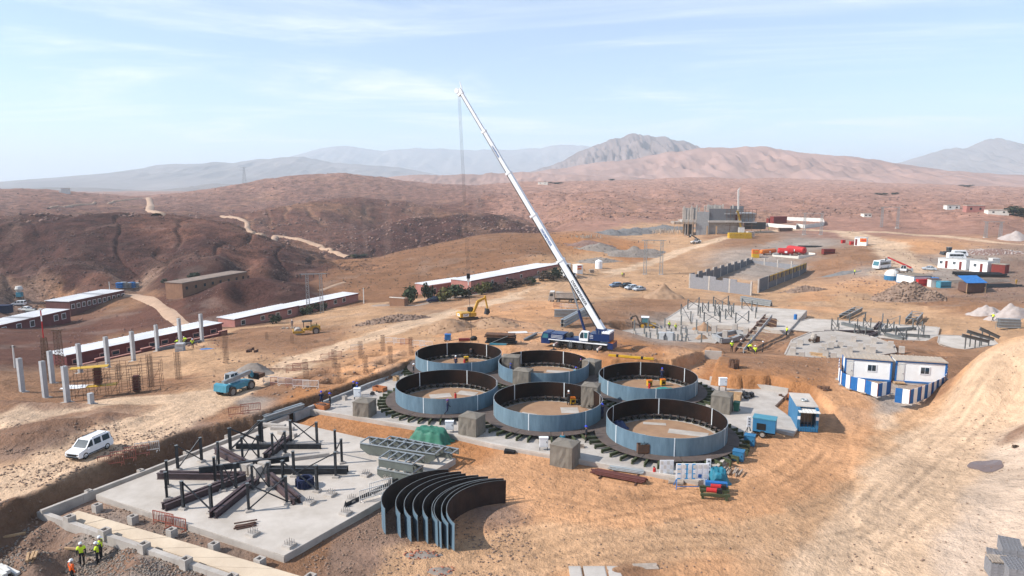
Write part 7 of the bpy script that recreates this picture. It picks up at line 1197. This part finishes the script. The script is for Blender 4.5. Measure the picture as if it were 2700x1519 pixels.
# ------------------------------------------------------------------ barriers
def barrier_proto(c,name):
    t=thing('crowd_barrier',name,'barrier');MB().bar((-1,0,1.0),(1,0,1.0),.06).bar((-1,0,.25),(1,0,.25),.06).bar((-1,0,0),(-1,0,1.02),.06).bar((1,0,0),(1,0,1.02),.06).build('frame',c,t)
    m=MB()
    for i in range(1,12):m.bar((-1+i/6,0,.25),(-1+i/6,0,1.0),.03)
    m.build('bars',c,t)
    for x in (-.8,.8):MB().bar((x,-.3,.03),(x,.3,.03),.05).build('foot',c,t)
    return t
mk('barrier_red',(.30,.10,.07),.6,.2,3);mk('barrier_white',(.62,.58,.54),.6,.15,3)
PR,PW=barrier_proto('barrier_red',''),barrier_proto('barrier_white','');usedb={}
for k,x,y,rz,c,lb in [('z1',1205,1070,-20,'r','red barrier on the soil strip beside the near slab, left one'),('z1',1295,1105,-20,'r','red barrier on the soil strip beside the near slab, right one'),('z1',820,640,22,'r','red barrier on the left trench edge, nearest'),('z1',910,605,22,'r','red barrier on the left trench edge, second'),('z1',1010,570,22,'r','red barrier on the left trench edge, third'),('z1',1085,540,22,'w','white barrier on the left trench edge'),('z1',1760,270,20,'r','red barrier farther up the left trench edge, left one'),('z1',1845,245,20,'r','red barrier farther up the left trench edge, right one'),('z2',1060,885,35,'w','white barrier lying by the right edge of the near slab'),('z2',1130,830,35,'w','second white barrier by the right edge of the near slab'),
                           ('z6',680,1295,-8,'w','white barrier by the first column pit, left end'),('z6',760,1305,-6,'r','red barrier by the first column pit'),('z6',840,1312,-6,'w','white barrier by the first column pit, middle'),('z6',930,1322,-6,'r','red barrier left of the white pair by the first pit'),('z6',1010,1335,-4,'w','white barrier of the pair before the first pit, left'),('z6',1115,1342,-4,'w','white barrier of the pair before the first pit, right'),('z6',930,1165,18,'r','red barrier behind the first pit, left'),('z6',1000,1140,18,'r','red barrier behind the first pit, right'),('z6',1300,1035,15,'r','red barrier behind the second pit, left'),('z6',1385,1010,15,'r','red barrier behind the second pit, right'),('z6',1620,930,10,'w','white barrier behind the third pit'),('z6',1990,850,-8,'w','white barrier behind the fourth pit, first'),('z6',2080,860,-8,'w','white barrier behind the fourth pit, second'),('z6',2160,868,-8,'r','red barrier behind the fourth pit'),('z6',2290,885,-8,'w','white barrier behind the fifth pit, left'),('z6',2375,893,-8,'w','white barrier behind the fifth pit, right'),
                           ('w1',1500,750,-5,'r','red barrier below the dump truck, left'),('w1',1580,757,-5,'w','white barrier below the dump truck, first'),('w1',1640,762,-5,'w','white barrier below the dump truck, second'),('w1',1700,766,-5,'w','white barrier below the dump truck, third')]:
    p=GQ(k,x,y) if k !='z2' else pz(*Q(k,x,y),ZS);pr=PR if c=='r' else PW
    if c not in usedb:usedb[c]=1;pr.location=p;pr.rotation_euler=(0,0,R(rz));pr['label']=lb;pr['group']='crowd barriers'
    else:copy_tree(pr,p,R(rz),lb,'crowd barriers')

# ------------------------------------------------------------------ equipment around the rings
def cabinet(label,p,w,d,h,mat,rz=SR,legs=.35,name='switch_cabinet'):
    t=thing(name,label,'cabinet',p,rz);MB().bx(-w/2,w/2,-d/2,d/2,legs,h).build('box',mat,t);MB().bx(-w/2-.03,w/2+.03,-d/2-.05,d/2+.03,h+.002,h+.05).build('lid',mat,t);dr=MB().bx(-w/2+.06,w/2-.06,-d/2-.025,-d/2,legs+.08,h-.08).build('door',mat,t);MB().bx(w*.3,w*.3+.05,-d/2-.05,-d/2-.025,(h+legs)/2,(h+legs)/2+.15).build('handle','black',dr)
    for x in (-w/2+.06,w/2-.06):
        for y in (-d/2+.06,d/2-.06):MB().bar((x,y,0),(x,y,legs),.05).build('leg','steel_dark',t)
    return t
def sr(k,x,y,z=ZR):return pz(*Q(k,x,y),z)
cabinet('white switch cabinet behind the green tarpaulin',sr('z7',768,1200),.85,.4,1.2,'white_paint',rz=.0);cabinet('white switch cabinet left of the nearest canvas tent',sr('z3',372,520),.85,.4,1.25,'white_paint',rz=0);cabinet('white switch cabinet at the back left of the ring slab',sr('z2',956,148),.8,.4,1.35,'white_paint',rz=0);cabinet('white switch cabinet on legs behind the far right ring',sr('z8',1883,748),.95,.4,1.65,'white_paint',rz=0,legs=.7)
for k,x,y,lb in [('z3',1880,392,'narrow white sign stand beside the blue generator'),('z3',1582,722,'narrow white sign stand at the front right corner of the ring slab')]:
    t=thing('sign_stand',lb,'sign',sr(k,x,y),.0);MB().bx(-.2,.2,-.04,.04,.6,1.7).build('panel','white_paint',t)
    for q in range(3):MB().box((0,-.05,1.5-q*.3),(.18,.02,.05),0,0,.6).build('mark','black',t);MB().box((0,-.052,1.5-q*.3),(.18,.02,.05),0,0,-.6).build('mark','black',t)
    for s in (-1,1):MB().bar((s*.25,-.2,0),(s*.05,0,.7),.05).build('leg','black',t);MB().bar((s*.25,.2,0),(s*.05,0,.7),.05).build('leg','black',t)
p=pz(*Q('z4',30,435),0);t=thing('generator_trailer','bright blue generator trailer at the right corner of the ring slab','generator',p+Vector((.4,.7,0)),SR);MB().bx(-1.1,1.1,-.65,.65,.6,1.95).build('housing','blue_light',t);MB().bx(-1.15,1.15,-.7,.7,1.955,2.05).build('roof','cyan_paint',t);MB().bx(-1.11,-1.13,-.4,.4,.8,1.6).build('grille','black',t);MB().bx(-.7,.2,-.67,-.652,.8,1.5).build('side_grille','black',t);MB().bx(-1.1,1.1,-.5,.5,.42,.59).build('frame','black',t);MB().bar((1.1,0,.5),(2.0,0,.3),.1).build('drawbar','wood',t)
for s in (-1,1):wheel(t,-.1,s*.72,.36,.2,'rubber')
cabinet('small blue cabinet at the right rim of the nearest ring',pz(*Q('z3',1888,488),0),1.0,.8,1.1,'blue_light',legs=.1);cabinet('second small blue cabinet right of the nearest ring',pz(*Q('z3',1805,600),0),1.0,.8,1.0,'blue_light',legs=.1)
t=thing('wheelie_bin','dark green wheelie bin beside the right hand canvas tent','bin',sr('z8',2035,970),SR);MB().add([(-.26,-.3,.1),(.26,-.3,.1),(.26,.3,.1),(-.26,.3,.1),(-.32,-.38,1.05),(.32,-.38,1.05),(.32,.38,1.05),(-.32,.38,1.05)],[(3,2,1,0),(4,5,6,7),(0,1,5,4),(1,2,6,5),(2,3,7,6),(3,0,4,7)]).build('bin_body','tarp_green',t);MB().bx(-.34,.34,-.4,.42,1.053,1.12).build('lid','tarp_green',t)
for s in (-1,1):wheel(t,s*.25,.32,.12,.06,'rubber')
def crate(label,p,w,d,h,mat,rz=SR,fill=None):
    t=thing('open_crate',label,'crate',p,rz)
    for s in (-1,1):
        for q in range(3):MB().box((0,s*d/2,h*(q+.5)/3),(w,.05,h/3-.02)).build('board',mat,t);MB().box((s*w/2,0,h*(q+.5)/3),(.05,d-.06,h/3-.02)).build('board',mat,t)
    MB().box((0,0,.06),(w-.06,d-.06,.06)).build('floor',mat,t)
    if fill:MB().sph((0,0,h*.5),.5*min(w,d),8,5,w/min(w,d)*.9,.9,.7,.2).build('contents',fill,t)
    return t
crate('open wooden crate on the slab behind the right hand tent',sr('z8',2005,840),1.7,1.2,.8,'wood');crate('orange brown open crate at the left corner of the ring slab',sr('z2',695,215),1.6,.9,.55,'crate_orange',SR,'wood_dark');crate('orange brown open crate at the back left of the ring slab',sr('z2',1122,85),1.6,.9,.55,'crate_orange');crate('orange crate beside the dark machinery at the right of the slab',pz(*Q('z4',265,150),0),1.5,.9,.8,'crate_orange',SR,'rust');crate('small wooden crate on the slab left of the far left ring',sr('z7',185,635),.6,.6,.6,'wood')
def junk(name,label,p,n,r,mat,cat='machinery',h=.5):
    t=thing(name,label,cat,p,random.uniform(0,3))
    for i in range(n):a,q=random.uniform(0,6.28),r*math.sqrt(random.random());MB().box((q*math.cos(a),q*math.sin(a)*.7,h*random.uniform(.2,.6)),(random.uniform(.2,.6),random.uniform(.15,.4),h*random.uniform(.4,1)),random.uniform(0,3),random.uniform(-.3,.3)).build('piece',mat,t)
    return t
junk('machine_parts','heap of dark clamps and machine parts behind the open wooden crate',sr('z3',1865,130),12,.9,'steel_dark',h=.6);junk('machine_parts','rusty parts beside the orange crate at the far right of the slab',pz(*Q('z4',205,150),0),9,.8,'rust');junk('hose_pile','black hoses piled on the slab before the back left crate',sr('z2',1095,100),9,.9,'black','hoses',.15);junk('cylinder_bundle','dark bundled tubes left of the right hand containers',pz(*Q('z4',485,85),.6),14,.7,'rust','scrap',.7);junk('scaffold_bundle','stacked rusty brackets on the bank top right of the trench',pz(*Q('w2',1335,1035),1.7),26,.75,'rust','scrap',1.2);junk('scrap_heap','rusty scrap between the slab end and the cabins',pz(*Q('w3',100,1165),.9),16,.8,'rust','scrap',.6);junk('scrap_heap','dark broken timber on the left terrace',GQ('z6',480,945),8,1.2,'wood_dark','scrap',.6);junk('scrap_heap','twisted scrap and timber left of the concrete building',GQ('w4',250,560),50,11,'wood_grey','scrap',3);junk('scrap_heap','pale rubble and timber behind the spoil heaps',GQ('w8',1640,835),36,9,'wood_grey','scrap',1.6);junk('scrap_heap','debris by the road roller',GQ('z6',860,690),14,2,'wood_grey','scrap',.4)
for k,x,y,lb in [('z8',1085,700,'left one inside the far right ring'),('z8',1232,690,'right one inside the far right ring'),('z8',247,895,'inside the near middle ring'),('z7',950,437,'inside the far left ring')]:
    p=sr(k,x,y,.36);t=thing('welding_set','yellow welding set, '+lb,'welder',p,.2);MB().bx(-.3,.3,-.25,.25,.1,.75).build('case','yellow',t);MB().bx(-.32,.32,-.27,.27,.752,.86).build('top','orange' if k=='z8' else 'yellow',t);MB().bx(-.2,.2,-.27,-.252,.3,.6).build('panel','black',t);wheel(t,-.2,-.26,.1,.05,'rubber');wheel(t,.2,-.26,.1,.05,'rubber')
for k,x,y,z,lb in [('z8',1085,735,.36,'before the left yellow welder'),('z7',833,848,.36,'inside the near left ring'),('z3',1186,715,.0,'in front of the nearest ring'),('z7',930,466,.36,'on the pallet of the far left ring')]:
    p=sr(k,x,y,z);t=thing('fire_extinguisher','red fire extinguisher '+lb,'extinguisher',p);MB().cyl((0,0,.1),(0,0,.75),.14,n=10).cyl((0,0,.75),(0,0,.85),.14,.05,n=10).build('cylinder','red',t);MB().bx(-.12,.04,-.03,.03,.86,.93).build('valve','black',t);MB().box((0,0,.05),(.4,.3,.1)).build('base','red',t)
cloth_heap('teal_net','crumpled teal green net on the floor of the far right ring',sr('z8',1235,745,.36),1.5,.95,.42,'tarp_teal',.2,22,.2,5,'net');cloth_heap('blue_cloth','crumpled dark blue tarpaulin inside the left wall of the nearest ring',sr('z8',755,1145,.36),.95,.8,.75,'blue_crane',.2,16,.35,6);cloth_heap('teal_tarpaulin','teal blue tarpaulin over goods at the front right corner of the ring slab',pz(*Q('z3',1655,755),0),.95,.9,1.3,'tarp_cyan',.2,20,.55,7)
p=pz(*Q('z8',1015,1430),.74);t=thing('steel_basket','dark steel basket full of rods hung on the rim of the nearest ring','basket',p,.05);MB().bx(-.55,.55,-.3,-.26,.1,.95).bx(-.55,.55,.26,.3,.1,.95).bx(-.55,-.51,-.258,.258,.1,.95).bx(.51,.55,-.258,.258,.1,.95).bx(-.5,.5,-.25,.25,.1,.14).build('box','rust',t)
for i in range(14):MB().bar((random.uniform(-.45,.45),random.uniform(-.2,.2),.3),(random.uniform(-.5,.5),random.uniform(-.25,.25),random.uniform(1.0,1.15)),.03).build('rod','black',t)
# notice boards
t=thing('notice_board','white notice board with papers at the front of the ring slab','board',pz(*Q('z3',1275,725),0),.03);MB().bx(-.62,.62,-.03,.03,.35,1.65).build('panel','white_paint',t)
for i in range(4):
    for j in range(3):MB().bx(-.56+i*.29,-.32+i*.29,-.045,-.033,.45+j*.4,.78+j*.4).build('paper','paper' if (i+j)%2 else 'off_white',t)
for s in (-1,1):MB().bar((s*.55,.05,0),(s*.55,.05,1.6),.06).build('post','white_paint',t)
t=thing('safety_board','large white safety board with blue stripes and posters on blue legs','board',pz(*Q('z3',1462,795),0),.0);MB().bx(-1.4,1.4,-.04,.04,.75,2.15).build('panel','white_paint',t)
for x in (-1.15,-.5,.1):MB().bx(x-.14,x+.14,-.05,-.042,.76,2.14).build('blue_stripe','print_blue',t)
for i in range(6):
    for j in range(3):MB().bx(-1.3+i*.45,-1.0+i*.45,-.065,-.052,.88+j*.42,1.2+j*.42).build('poster',('paper','off_white','ink_blue')[(i*2+j)%3 if i==4 else (i+j)%2],t)
MB().bx(1.0,1.38,-.05,-.042,.25,.74).build('side_panel','white_paint',t)
for s in (-1,1):MB().bar((s*1.3,.0,.8),(s*1.45,-.45,0),.06).build('leg','blue_paint',t);MB().bar((s*1.3,.0,.8),(s*1.45,.45,0),.06).build('leg','blue_paint',t)
MB().bar((-1.45,-.4,.25),(1.45,-.4,.25),.05).build('rail','blue_paint',t)
# front goods
def rods(label,k,x0,y0,x1,y1,n,r,mat,z=.12):
    a,b=pz(*Q(k,x0,y0),0),pz(*Q(k,x1,y1),0);d=b-a;t=thing('pipe_bundle',label,'pipes',(a+b)/2,math.atan2(d.y,d.x));L_=d.length
    for i in range(n):MB().cyl((-L_/2+random.uniform(0,.6),(i%6-2.5)*r*2.1,z+r+(i//6)*r*1.8),(L_/2-random.uniform(0,.4),(i%6-2.5)*r*2.1+random.uniform(-.1,.1),z+r+(i//6)*r*1.8),r,n=6).build('pipe',mat,t)
    for q in (-.3,.32):MB().box((q*L_,-.1,.06),(.12,1.6,.12)).build('timber_bearer','wood_dark',t)
rods('long bundle of dark rusty pipes lying on the dirt before the ring slab','z3',720,690,1140,770,16,.075,'plywood_red');rods('bundle of grey pipes with strapped ends lying behind the rusty pipes','z3',840,660,1125,705,14,.07,'steel_galv')
stack('wood_pallet','wooden pallet leaning flat by the safety board',pz(*Q('z3',1345,760),0),R(-15),1.3,.9,.25,'wood_grey',3,'pallet');stack('black_box','flat black box on the dirt before the ring slab',pz(*Q('z3',122,540),0),R(-10),1.1,.8,.28,'black',2,'box');stack('wood_pallet','strapped timber pallet lying at the bottom of the dirt',pz(*Q('z3',1122,1398),0),R(3),1.75,.75,.22,'wood_grey',3,'pallet');sticks('heap of cut firewood boards behind the teal tarpaulin',pz(*Q('z3',1755,690),0),14,1.5,R(60),'wood_grey','firewood_heap',.12,.8,'timber',3);sticks('stack of planks under the nearest ring deck',sr('z3',625,505),6,1.3,R(-5),'wood_grey','plank_stack',.15,.3);sticks('timber sticks lying in the rubble beside the diggers',GQ('z1',245,1320),6,1.3,R(120),'wood','timber_bundle',.16,.35);sticks('pale plank lying at the left edge by the pit',GQ('z1',75,1160),1,2.4,R(25),'wood','plank',.2,.05);sticks('grey boards in the bottom left corner',GQ('z1',20,1440),4,2.0,R(-30),'off_white','timber_bundle',.3,.5);sticks('thin plank bridging the pit left of the diggers',GQ('z1',550,1270,.2),1,1.6,R(0),'wood','plank',.16,.05)
t=thing('pump_rack','red pumps bolted on green beams beside the teal tarpaulin','pump rack',pz(*Q('z3',1620,855),0),R(-12))
for q in (-.75,.1,.75):MB().box((.1,q,.38),(2.4,.2,.22),.1).build('green_beam','beam_green',t)
for x in (-.9,1.0):
    for q in (-.75,.1,.75):MB().box((x,q,.13),(.2,.3,.27)).build('foot','beam_green',t)
for x,y in ((.3,.3),(-.1,-.5)):pm_=MB().cyl((x-.5,y,.68),(x+.35,y,.68),.2,.2,10).build('pump','red',t);MB().bx(x+.3,x+.75,y-.2,y+.2,.5,.85).build('motor','black',pm_)
MB().bx(-.6,1.2,.75,1.2,.49,.8).build('blue_tank','blue_paint',t)
for i,(x0,x1) in enumerate(((556,645),(662,820),(836,930))):
    a,b=pz(*Q('z3',x0,1392),.0),pz(*Q('z3',x1,1392),.0);w=b.x-a.x;o=MB().bx(0,w,-2.6,0,0,.18).bx(.05,w-.05,-2.55,-.05,.18,.2).build('precast_slab','concrete',None,loc=a);tag(o,('left','middle','right')[i]+' pale concrete panel lying at the bottom edge','panel','panels at the bottom edge')
# objects on the crane platform and behind it
t=thing('frame_stack','stack of rusty steel frames with a cyan bottom beam behind the far middle ring','frames',GQ('w1',800,1205),R(-8));s_=.062
for i in range(5):MB().box((random.uniform(-.1,.1),0,.35+i*.3),(4.6+random.uniform(-.4,.4),1.6,.16),random.uniform(-.03,.03)).build('frame','rust' if i>2 else 'black',t)
MB().box((-.3,-.85,.2),(2.6,.15,.3)).build('cyan_beam','cyan_paint',t)
for s in (-1,1):MB().bar((-1.5,-.86*1,.3),(1.2,-.86,1.5) if s>0 else (1.2,-.88,.35),.07).build('strap','steel_galv',t)
a,b=GQ('w1',1085,1165),GQ('w1',1245,1105);t=thing('steel_beam','single grey steel beam on the dirt left of the crane','beam',(a+b)/2,facing(a,b));MB().ibeam((-(b-a).length/2,0,.25),((b-a).length/2,0,.25),.4,.4,.05).build('beam','steel_grey',t);MB().box((0,0,.03),(.2,1,.08)).build('bearer','wood',t)
a,b=GQ('z8',640,368),GQ('z8',1130,425);t=thing('spreader_beam','long yellow spreader beam lying on the bank behind the rings','beam',(a+b)/2+Vector((0,0,.1)),facing(a,b));L_=(b-a).length;MB().bar((-L_/2,0,.15),(L_/2,0,.15),.28).build('beam','yellow',t)
for q in (-.3,.25):MB().box((q*L_,0,.15),(.3,.34,.34)).build('clamp','black',t)
t=thing('welding_cart','blue welding cart behind the far left ring','cart',GQ('w1',145,1168),.1);MB().bx(-.5,.5,-.4,.4,.2,1.1).build('case','tarp_blue',t);MB().bx(-.55,.55,-.45,.45,1.1,1.18).build('lid','blue_paint',t);wheel(t,-.4,-.42,.18,.08);wheel(t,.4,-.42,.18,.08)
t=thing('white_sheet','pale sheet lying on the ground left of the crane','sheet',GQ('w1',1010,1068),.1);MB().box((0,0,.08),(3.2,1.4,.1),.1).build('sheet','off_white',t);MB().box((4,-.6,.06),(4.5,.12,.1),-.1).build('strip','off_white',t)
for k,x,y,w,lb in [('z5',860,1330,2.2,'crumpled white plastic sheet below the scaffold')]:cloth_heap('plastic_sheet',lb,GQ(k,x,y),w,1.2,.25,'white_paint',.1,14,.2,9,'sheet')
cloth_heap('blue_sheet','blue plastic sheet right of the block pallet on the terrace',GQ('z5',2260,915),1.3,.7,.2,'tarp_blue',.1,12,.2,10,'sheet')
# block pallet and block wall on the terrace; hollow block stacks at the bottom right
BLK=MB().bx(-.2,.2,-.1,-.07,0,.2).bx(-.2,.2,.07,.1,0,.2).bx(-.2,-.17,-.069,.069,0,.2).bx(-.015,.015,-.069,.069,0,.2).bx(.17,.2,-.069,.069,0,.2).mesh('hollow_block','block_grey')
def block_stack(label,p,rz,nx,ny,nz,lean=0.):
    t=thing('block_stack',label,'blocks',p,rz,'stacks of hollow blocks')
    for i in range(nx):
        for j in range(ny):
            for k in range(nz):
                if k<nz-1 and 0<i<nx-1 and 0<j<ny-1:continue
                inst(BLK,'hollow_block',t,((i-(nx-1)/2)*.41+random.uniform(-.01,.01),(j-(ny-1)/2)*.205+random.uniform(-.008,.008),k*.203+max(0,j-ny*.5)*lean),(0,0,random.uniform(-.03,.03)))
    return t
bz=lambda x,y:GQ('z4',x,y)
block_stack('hollow block stack with a sagging top behind the others at the bottom right',bz(1850,1300),R(-25),3,8,4,.05);t_=block_stack('nearest hollow block stack topped with a wooden pallet',bz(1760,1440),R(-18),3,6,5);block_stack('hollow block stack cut off by the right edge',bz(1910,1470),R(-18),4,8,5);block_stack('low hollow block stack behind the pallet topped one',bz(1820,1365),R(-18),3,6,3);block_stack('short row of loose hollow blocks left of the block stacks',bz(1730,1280),R(-30),2,3,1)
t=thing('wood_pallet','grey slatted pallet lying on the nearest block stack','pallet',t_.location+Vector((0,0,1.03)),R(-12))
for i in range(7):MB().box((-.54+i*.18,0,.1),(.13,1.0,.03)).build('slat','wood_grey',t)
for y in (-.42,0,.42):MB().box((0,y,.04),(1.2,.1,.08)).build('bearer','wood_grey',t)
stack('block_pallet','pallet of grey blocks at the foot of the ninth column',GQ('z5',1970,935),.1,1.5,1.3,1.5,'concrete_column',6,'blocks',.95)
a,b=GQ('z5',1720,940),GQ('z5',2200,840);wall_between('block_wall','low grey block wall under construction between the right hand columns',a,b,.3,min(a.z,b.z)-.5,max(a.z,b.z)+.5,'block_dark')
# puddle
pc_=GQ('z4',1675,638);n=40;vs_=[]
for i in range(n):a=2*math.pi*i/n;q=1+.1*math.sin(3*a+1)+.07*math.sin(5*a);vs_.append((pc_.x+1.2*q*math.cos(a),pc_.y+1.45*q*math.sin(a)))
m=MB().add([(x,y,hz(x,y)+.03) for x,y in vs_]+[(pc_.x,pc_.y,pc_.z+.04)],[(i,(i+1)%n,n) for i in range(n)]);tag(m.build('puddle','water'),'brown muddy puddle on the pale track','puddle',kind='structure')

# ------------------------------------------------------------------ trees and bushes
def leaf_mesh(name,mat,rx,rz_,n,size,seed,lobes=5):
    rg=np.random.default_rng(seed);c=rg.normal(0,.42,(lobes,3))*np.array([rx,rx,rz_*.55]);c[:,2]+=rz_;k=rg.integers(0,lobes,n);d=rg.normal(0,1,(n,3));d/=np.linalg.norm(d,axis=1)[:,None];r=rg.random(n)**.45
    P=c[k]+d*r[:,None]*np.array([rx,rx,rz_])*.62;P[:,2]=np.maximum(P[:,2],.05);a=rg.normal(0,1,(n,3));a/=np.linalg.norm(a,axis=1)[:,None];b=np.cross(a,rg.normal(0,1,(n,3)));b/=np.linalg.norm(b,axis=1)[:,None];s=size*rg.uniform(.5,1.2,n)[:,None]
    V=np.stack([P-a*s,P-b*s*.6,P+a*s,P+b*s*.6],1).reshape(-1,3);me=bpy.data.meshes.new(name);me.from_pydata(V.tolist(),[],[tuple(range(4*i,4*i+4)) for i in range(n)]);me.materials.append(MATS[mat]);return me
LM={(m_,i):leaf_mesh('crown',m_,1.0,.85,520,.17,10*i+len(m_)) for m_ in ('leaf_green','leaf_olive','leaf_dark','twig') for i in range(2)}
def trunk_mesh(seed):
    rg=random.Random(seed);m=MB();m.cyl((0,0,-.2),(.03,0,.5),.07,.05,6)
    for i in range(5):a=rg.uniform(0,6.28);m.cyl((.03,0,.4),(.55*math.cos(a),.55*math.sin(a),rg.uniform(.9,1.4)),.035,.012,5)
    return m.mesh('trunk','bark')
TM=[trunk_mesh(i) for i in range(3)]
def bush(label,p,r,h,mat,i,name='bush',cat='bush',group=None):
    t=thing(name,label,cat,p,random.uniform(0,6),group);inst(LM[mat,i%2],'crown',t,None,None,(r,r,h/1.9));inst(TM[i%3],'trunk',t,None,None,(r,r,h/1.9))
for i,(k,x,y,r,h,m_,lb) in enumerate([('z6',2200,415,3.2,6.6,'leaf_green','tall green tree right of the roofless hut'),('z6',2400,400,2.2,6.2,'leaf_dark','slim dark tree beside the dark blue car'),('w1',235,640,3.6,5.6,'leaf_green','broad green tree at the left end of the pink house'),('w1',110,670,2.6,4.4,'leaf_olive','yellowish bush left of the excavator'),('w1',330,630,2.6,4.4,'leaf_dark','dark bush right of the broad green tree'),('w1',560,600,3.0,5.0,'leaf_olive','olive tree behind the excavator arm'),('w1',640,560,2.6,4.6,'leaf_green','green tree at the middle of the pink house'),('w1',760,545,2.8,3.6,'twig','bare brown bush right of the green tree'),('w1',930,510,2.6,3.6,'twig','second bare brown bush before the pink house'),('w1',1090,470,2.2,3.0,'twig','brown bush at the roof step of the pink house'),('w1',1170,455,2.2,3.0,'leaf_green','green bush right of the roof step'),('w1',1330,420,2.4,3.4,'twig','brown bush near the right end of the pink house'),('w1',1420,400,2.4,3.6,'leaf_dark','dark bush left of the white container'),('w1',1490,390,2.4,4.2,'leaf_dark','dark bush touching the white container'),('w1',160,475,2.2,3.6,'leaf_green','green bush behind the pink house on the left'),('w1',320,440,2.4,2.4,'leaf_dark','low dark bush behind the pink house roof'),
                                              ('z6',745,635,1.9,2.9,'leaf_dark','dark bush before the long pink house windows'),('z6',1080,535,1.9,3.2,'leaf_green','green bush left of the near pylon leg'),('z6',1230,500,1.6,3.2,'leaf_dark','dark bush right of the near pylon leg'),('z6',310,640,.9,2.6,'twig','bare shrub at the left end of the long pink house'),('z5',1850,225,2.2,3.2,'leaf_dark','dark bush left of the mud house'),('z5',2120,150,3.0,2.8,'leaf_dark','dark bush behind the mud house roof'),('z5',600,430,2.4,3.0,'twig','bare brown tree beside the stone house'),('z5',1225,905,1.3,1.8,'twig','bare shrub before the long maroon house'),('z6',2030,430,1.5,1.8,'leaf_olive','low olive bush before the roofless hut'),('w5',2520,105,9,7,'leaf_dark','dark tree clump at the far right edge'),('w8',1340,312,9,4,'leaf_dark','far dark trees beside the village'),('w8',1890,280,8,4,'leaf_dark','far dark trees on the pink plain'),('w7',1450,940,3.5,2.2,'leaf_dark','low bushes at the end of the winding track'),('w7',1380,945,2.5,1.8,'leaf_olive','small olive bush at the end of the winding track'),('z4',1890,500,.35,.35,'twig','dry tuft on the pale bank at the right')]):bush(lb,GQ(k,x,y,-.1),r,h,m_,i,'tree' if 'tree' in lb else 'bush','tree' if 'tree' in lb else 'bush')
for i,(px,py,r,h,lb) in enumerate([(2545,492,9,4,'dark far grove on the plain below the right peak'),(2610,489,11,4.5,'larger dark far grove at the right below the peak'),(2325,514,6,3,'small dark far grove left of the right peak'),(2360,513,5,3,'tiny dark far grove on the plain')]):bush(lb,G(px,py),r,h,'leaf_dark',i,'tree','tree')

# ------------------------------------------------------------------ tracks over the hills (draped strips)
def track(name,label,pts,w,mat='track_dirt',sub=10,lift=.25):
    P=[G(x,y) for x,y in pts];s=np.linspace(0,len(P)-1,(len(P)-1)*sub+1);k=np.arange(len(P));X=np.interp(s,k,[p.x for p in P]);Y=np.interp(s,k,[p.y for p in P]);dx,dy=np.gradient(X),np.gradient(Y);l=np.hypot(dx,dy)+1e-6;nx,ny=-dy/l,dx/l;u=np.linspace(-1,1,5)[:,None];ww=w*(.85+.3*vnoise(s*.9,s*0,91))/2
    GX,GY=X[None]+nx[None]*u*ww,Y[None]+ny[None]*u*ww;Z=height(GX,GY)+lift*(1-np.abs(u)**3*1.4);return tag(inst(grid_mesh(name,GX,GY,Z,MATS[mat]),name),label,kind='structure')
track('hill_track','winding pale dirt track over the middle hill',[Q('w7',x,y) for x,y in ((-60,500),(60,515),(150,535),(215,575),(215,630),(270,680),(390,708),(520,718),(640,730),(780,752),(900,790),(1010,825),(1120,870),(1220,915),(1315,945))],5.5,lift=1.0,sub=24);track('hill_track','pale dirt track crossing the left saddle',[Q('w6',x,y) for x,y in ((1440,270),(1455,310),(1462,350),(1445,385),(1470,400),(1540,412),(1545,428),(1520,440))],9,lift=1.6,sub=24);track('hill_track','thin pale track climbing left from the saddle',[Q('w6',x,y) for x,y in ((470,375),(700,345),(900,328),(1100,305),(1300,283),(1430,268))],3.5,lift=1.6,sub=30);track('valley_road','beige dirt road from the valley yard to the terrace',[Q('z5',x,y) for x,y in ((1340,325),(1460,325),(1600,365),(1720,430),(1820,500),(1920,590),(2000,650),(2080,720))],4.6,lift=.25,sub=20);track('hill_track','short pale path on the tan slope',[Q('w7',x,y) for x,y in ((990,1312),(1120,1270),(1280,1218))],1.6,lift=.15)
# ------------------------------------------------------------------ the air
hm=bpy.data.materials.new('haze');hm.use_nodes=True;ht=hm.node_tree;ht.nodes.clear()
ho=ht.nodes.new('ShaderNodeOutputMaterial');hv=ht.nodes.new('ShaderNodeVolumePrincipled');ht.links.new(hv.outputs[0],ho.inputs['Volume'])
hv.inputs['Color'].default_value=(.80,.91,1,1);hv.inputs['Density'].default_value=.00015;hv.inputs['Anisotropy'].default_value=.1
tag(MB().bx(-21000,21000,-3000,20000,-260,640).build('haze',hm),'thin dusty haze in the air',kind='stuff')
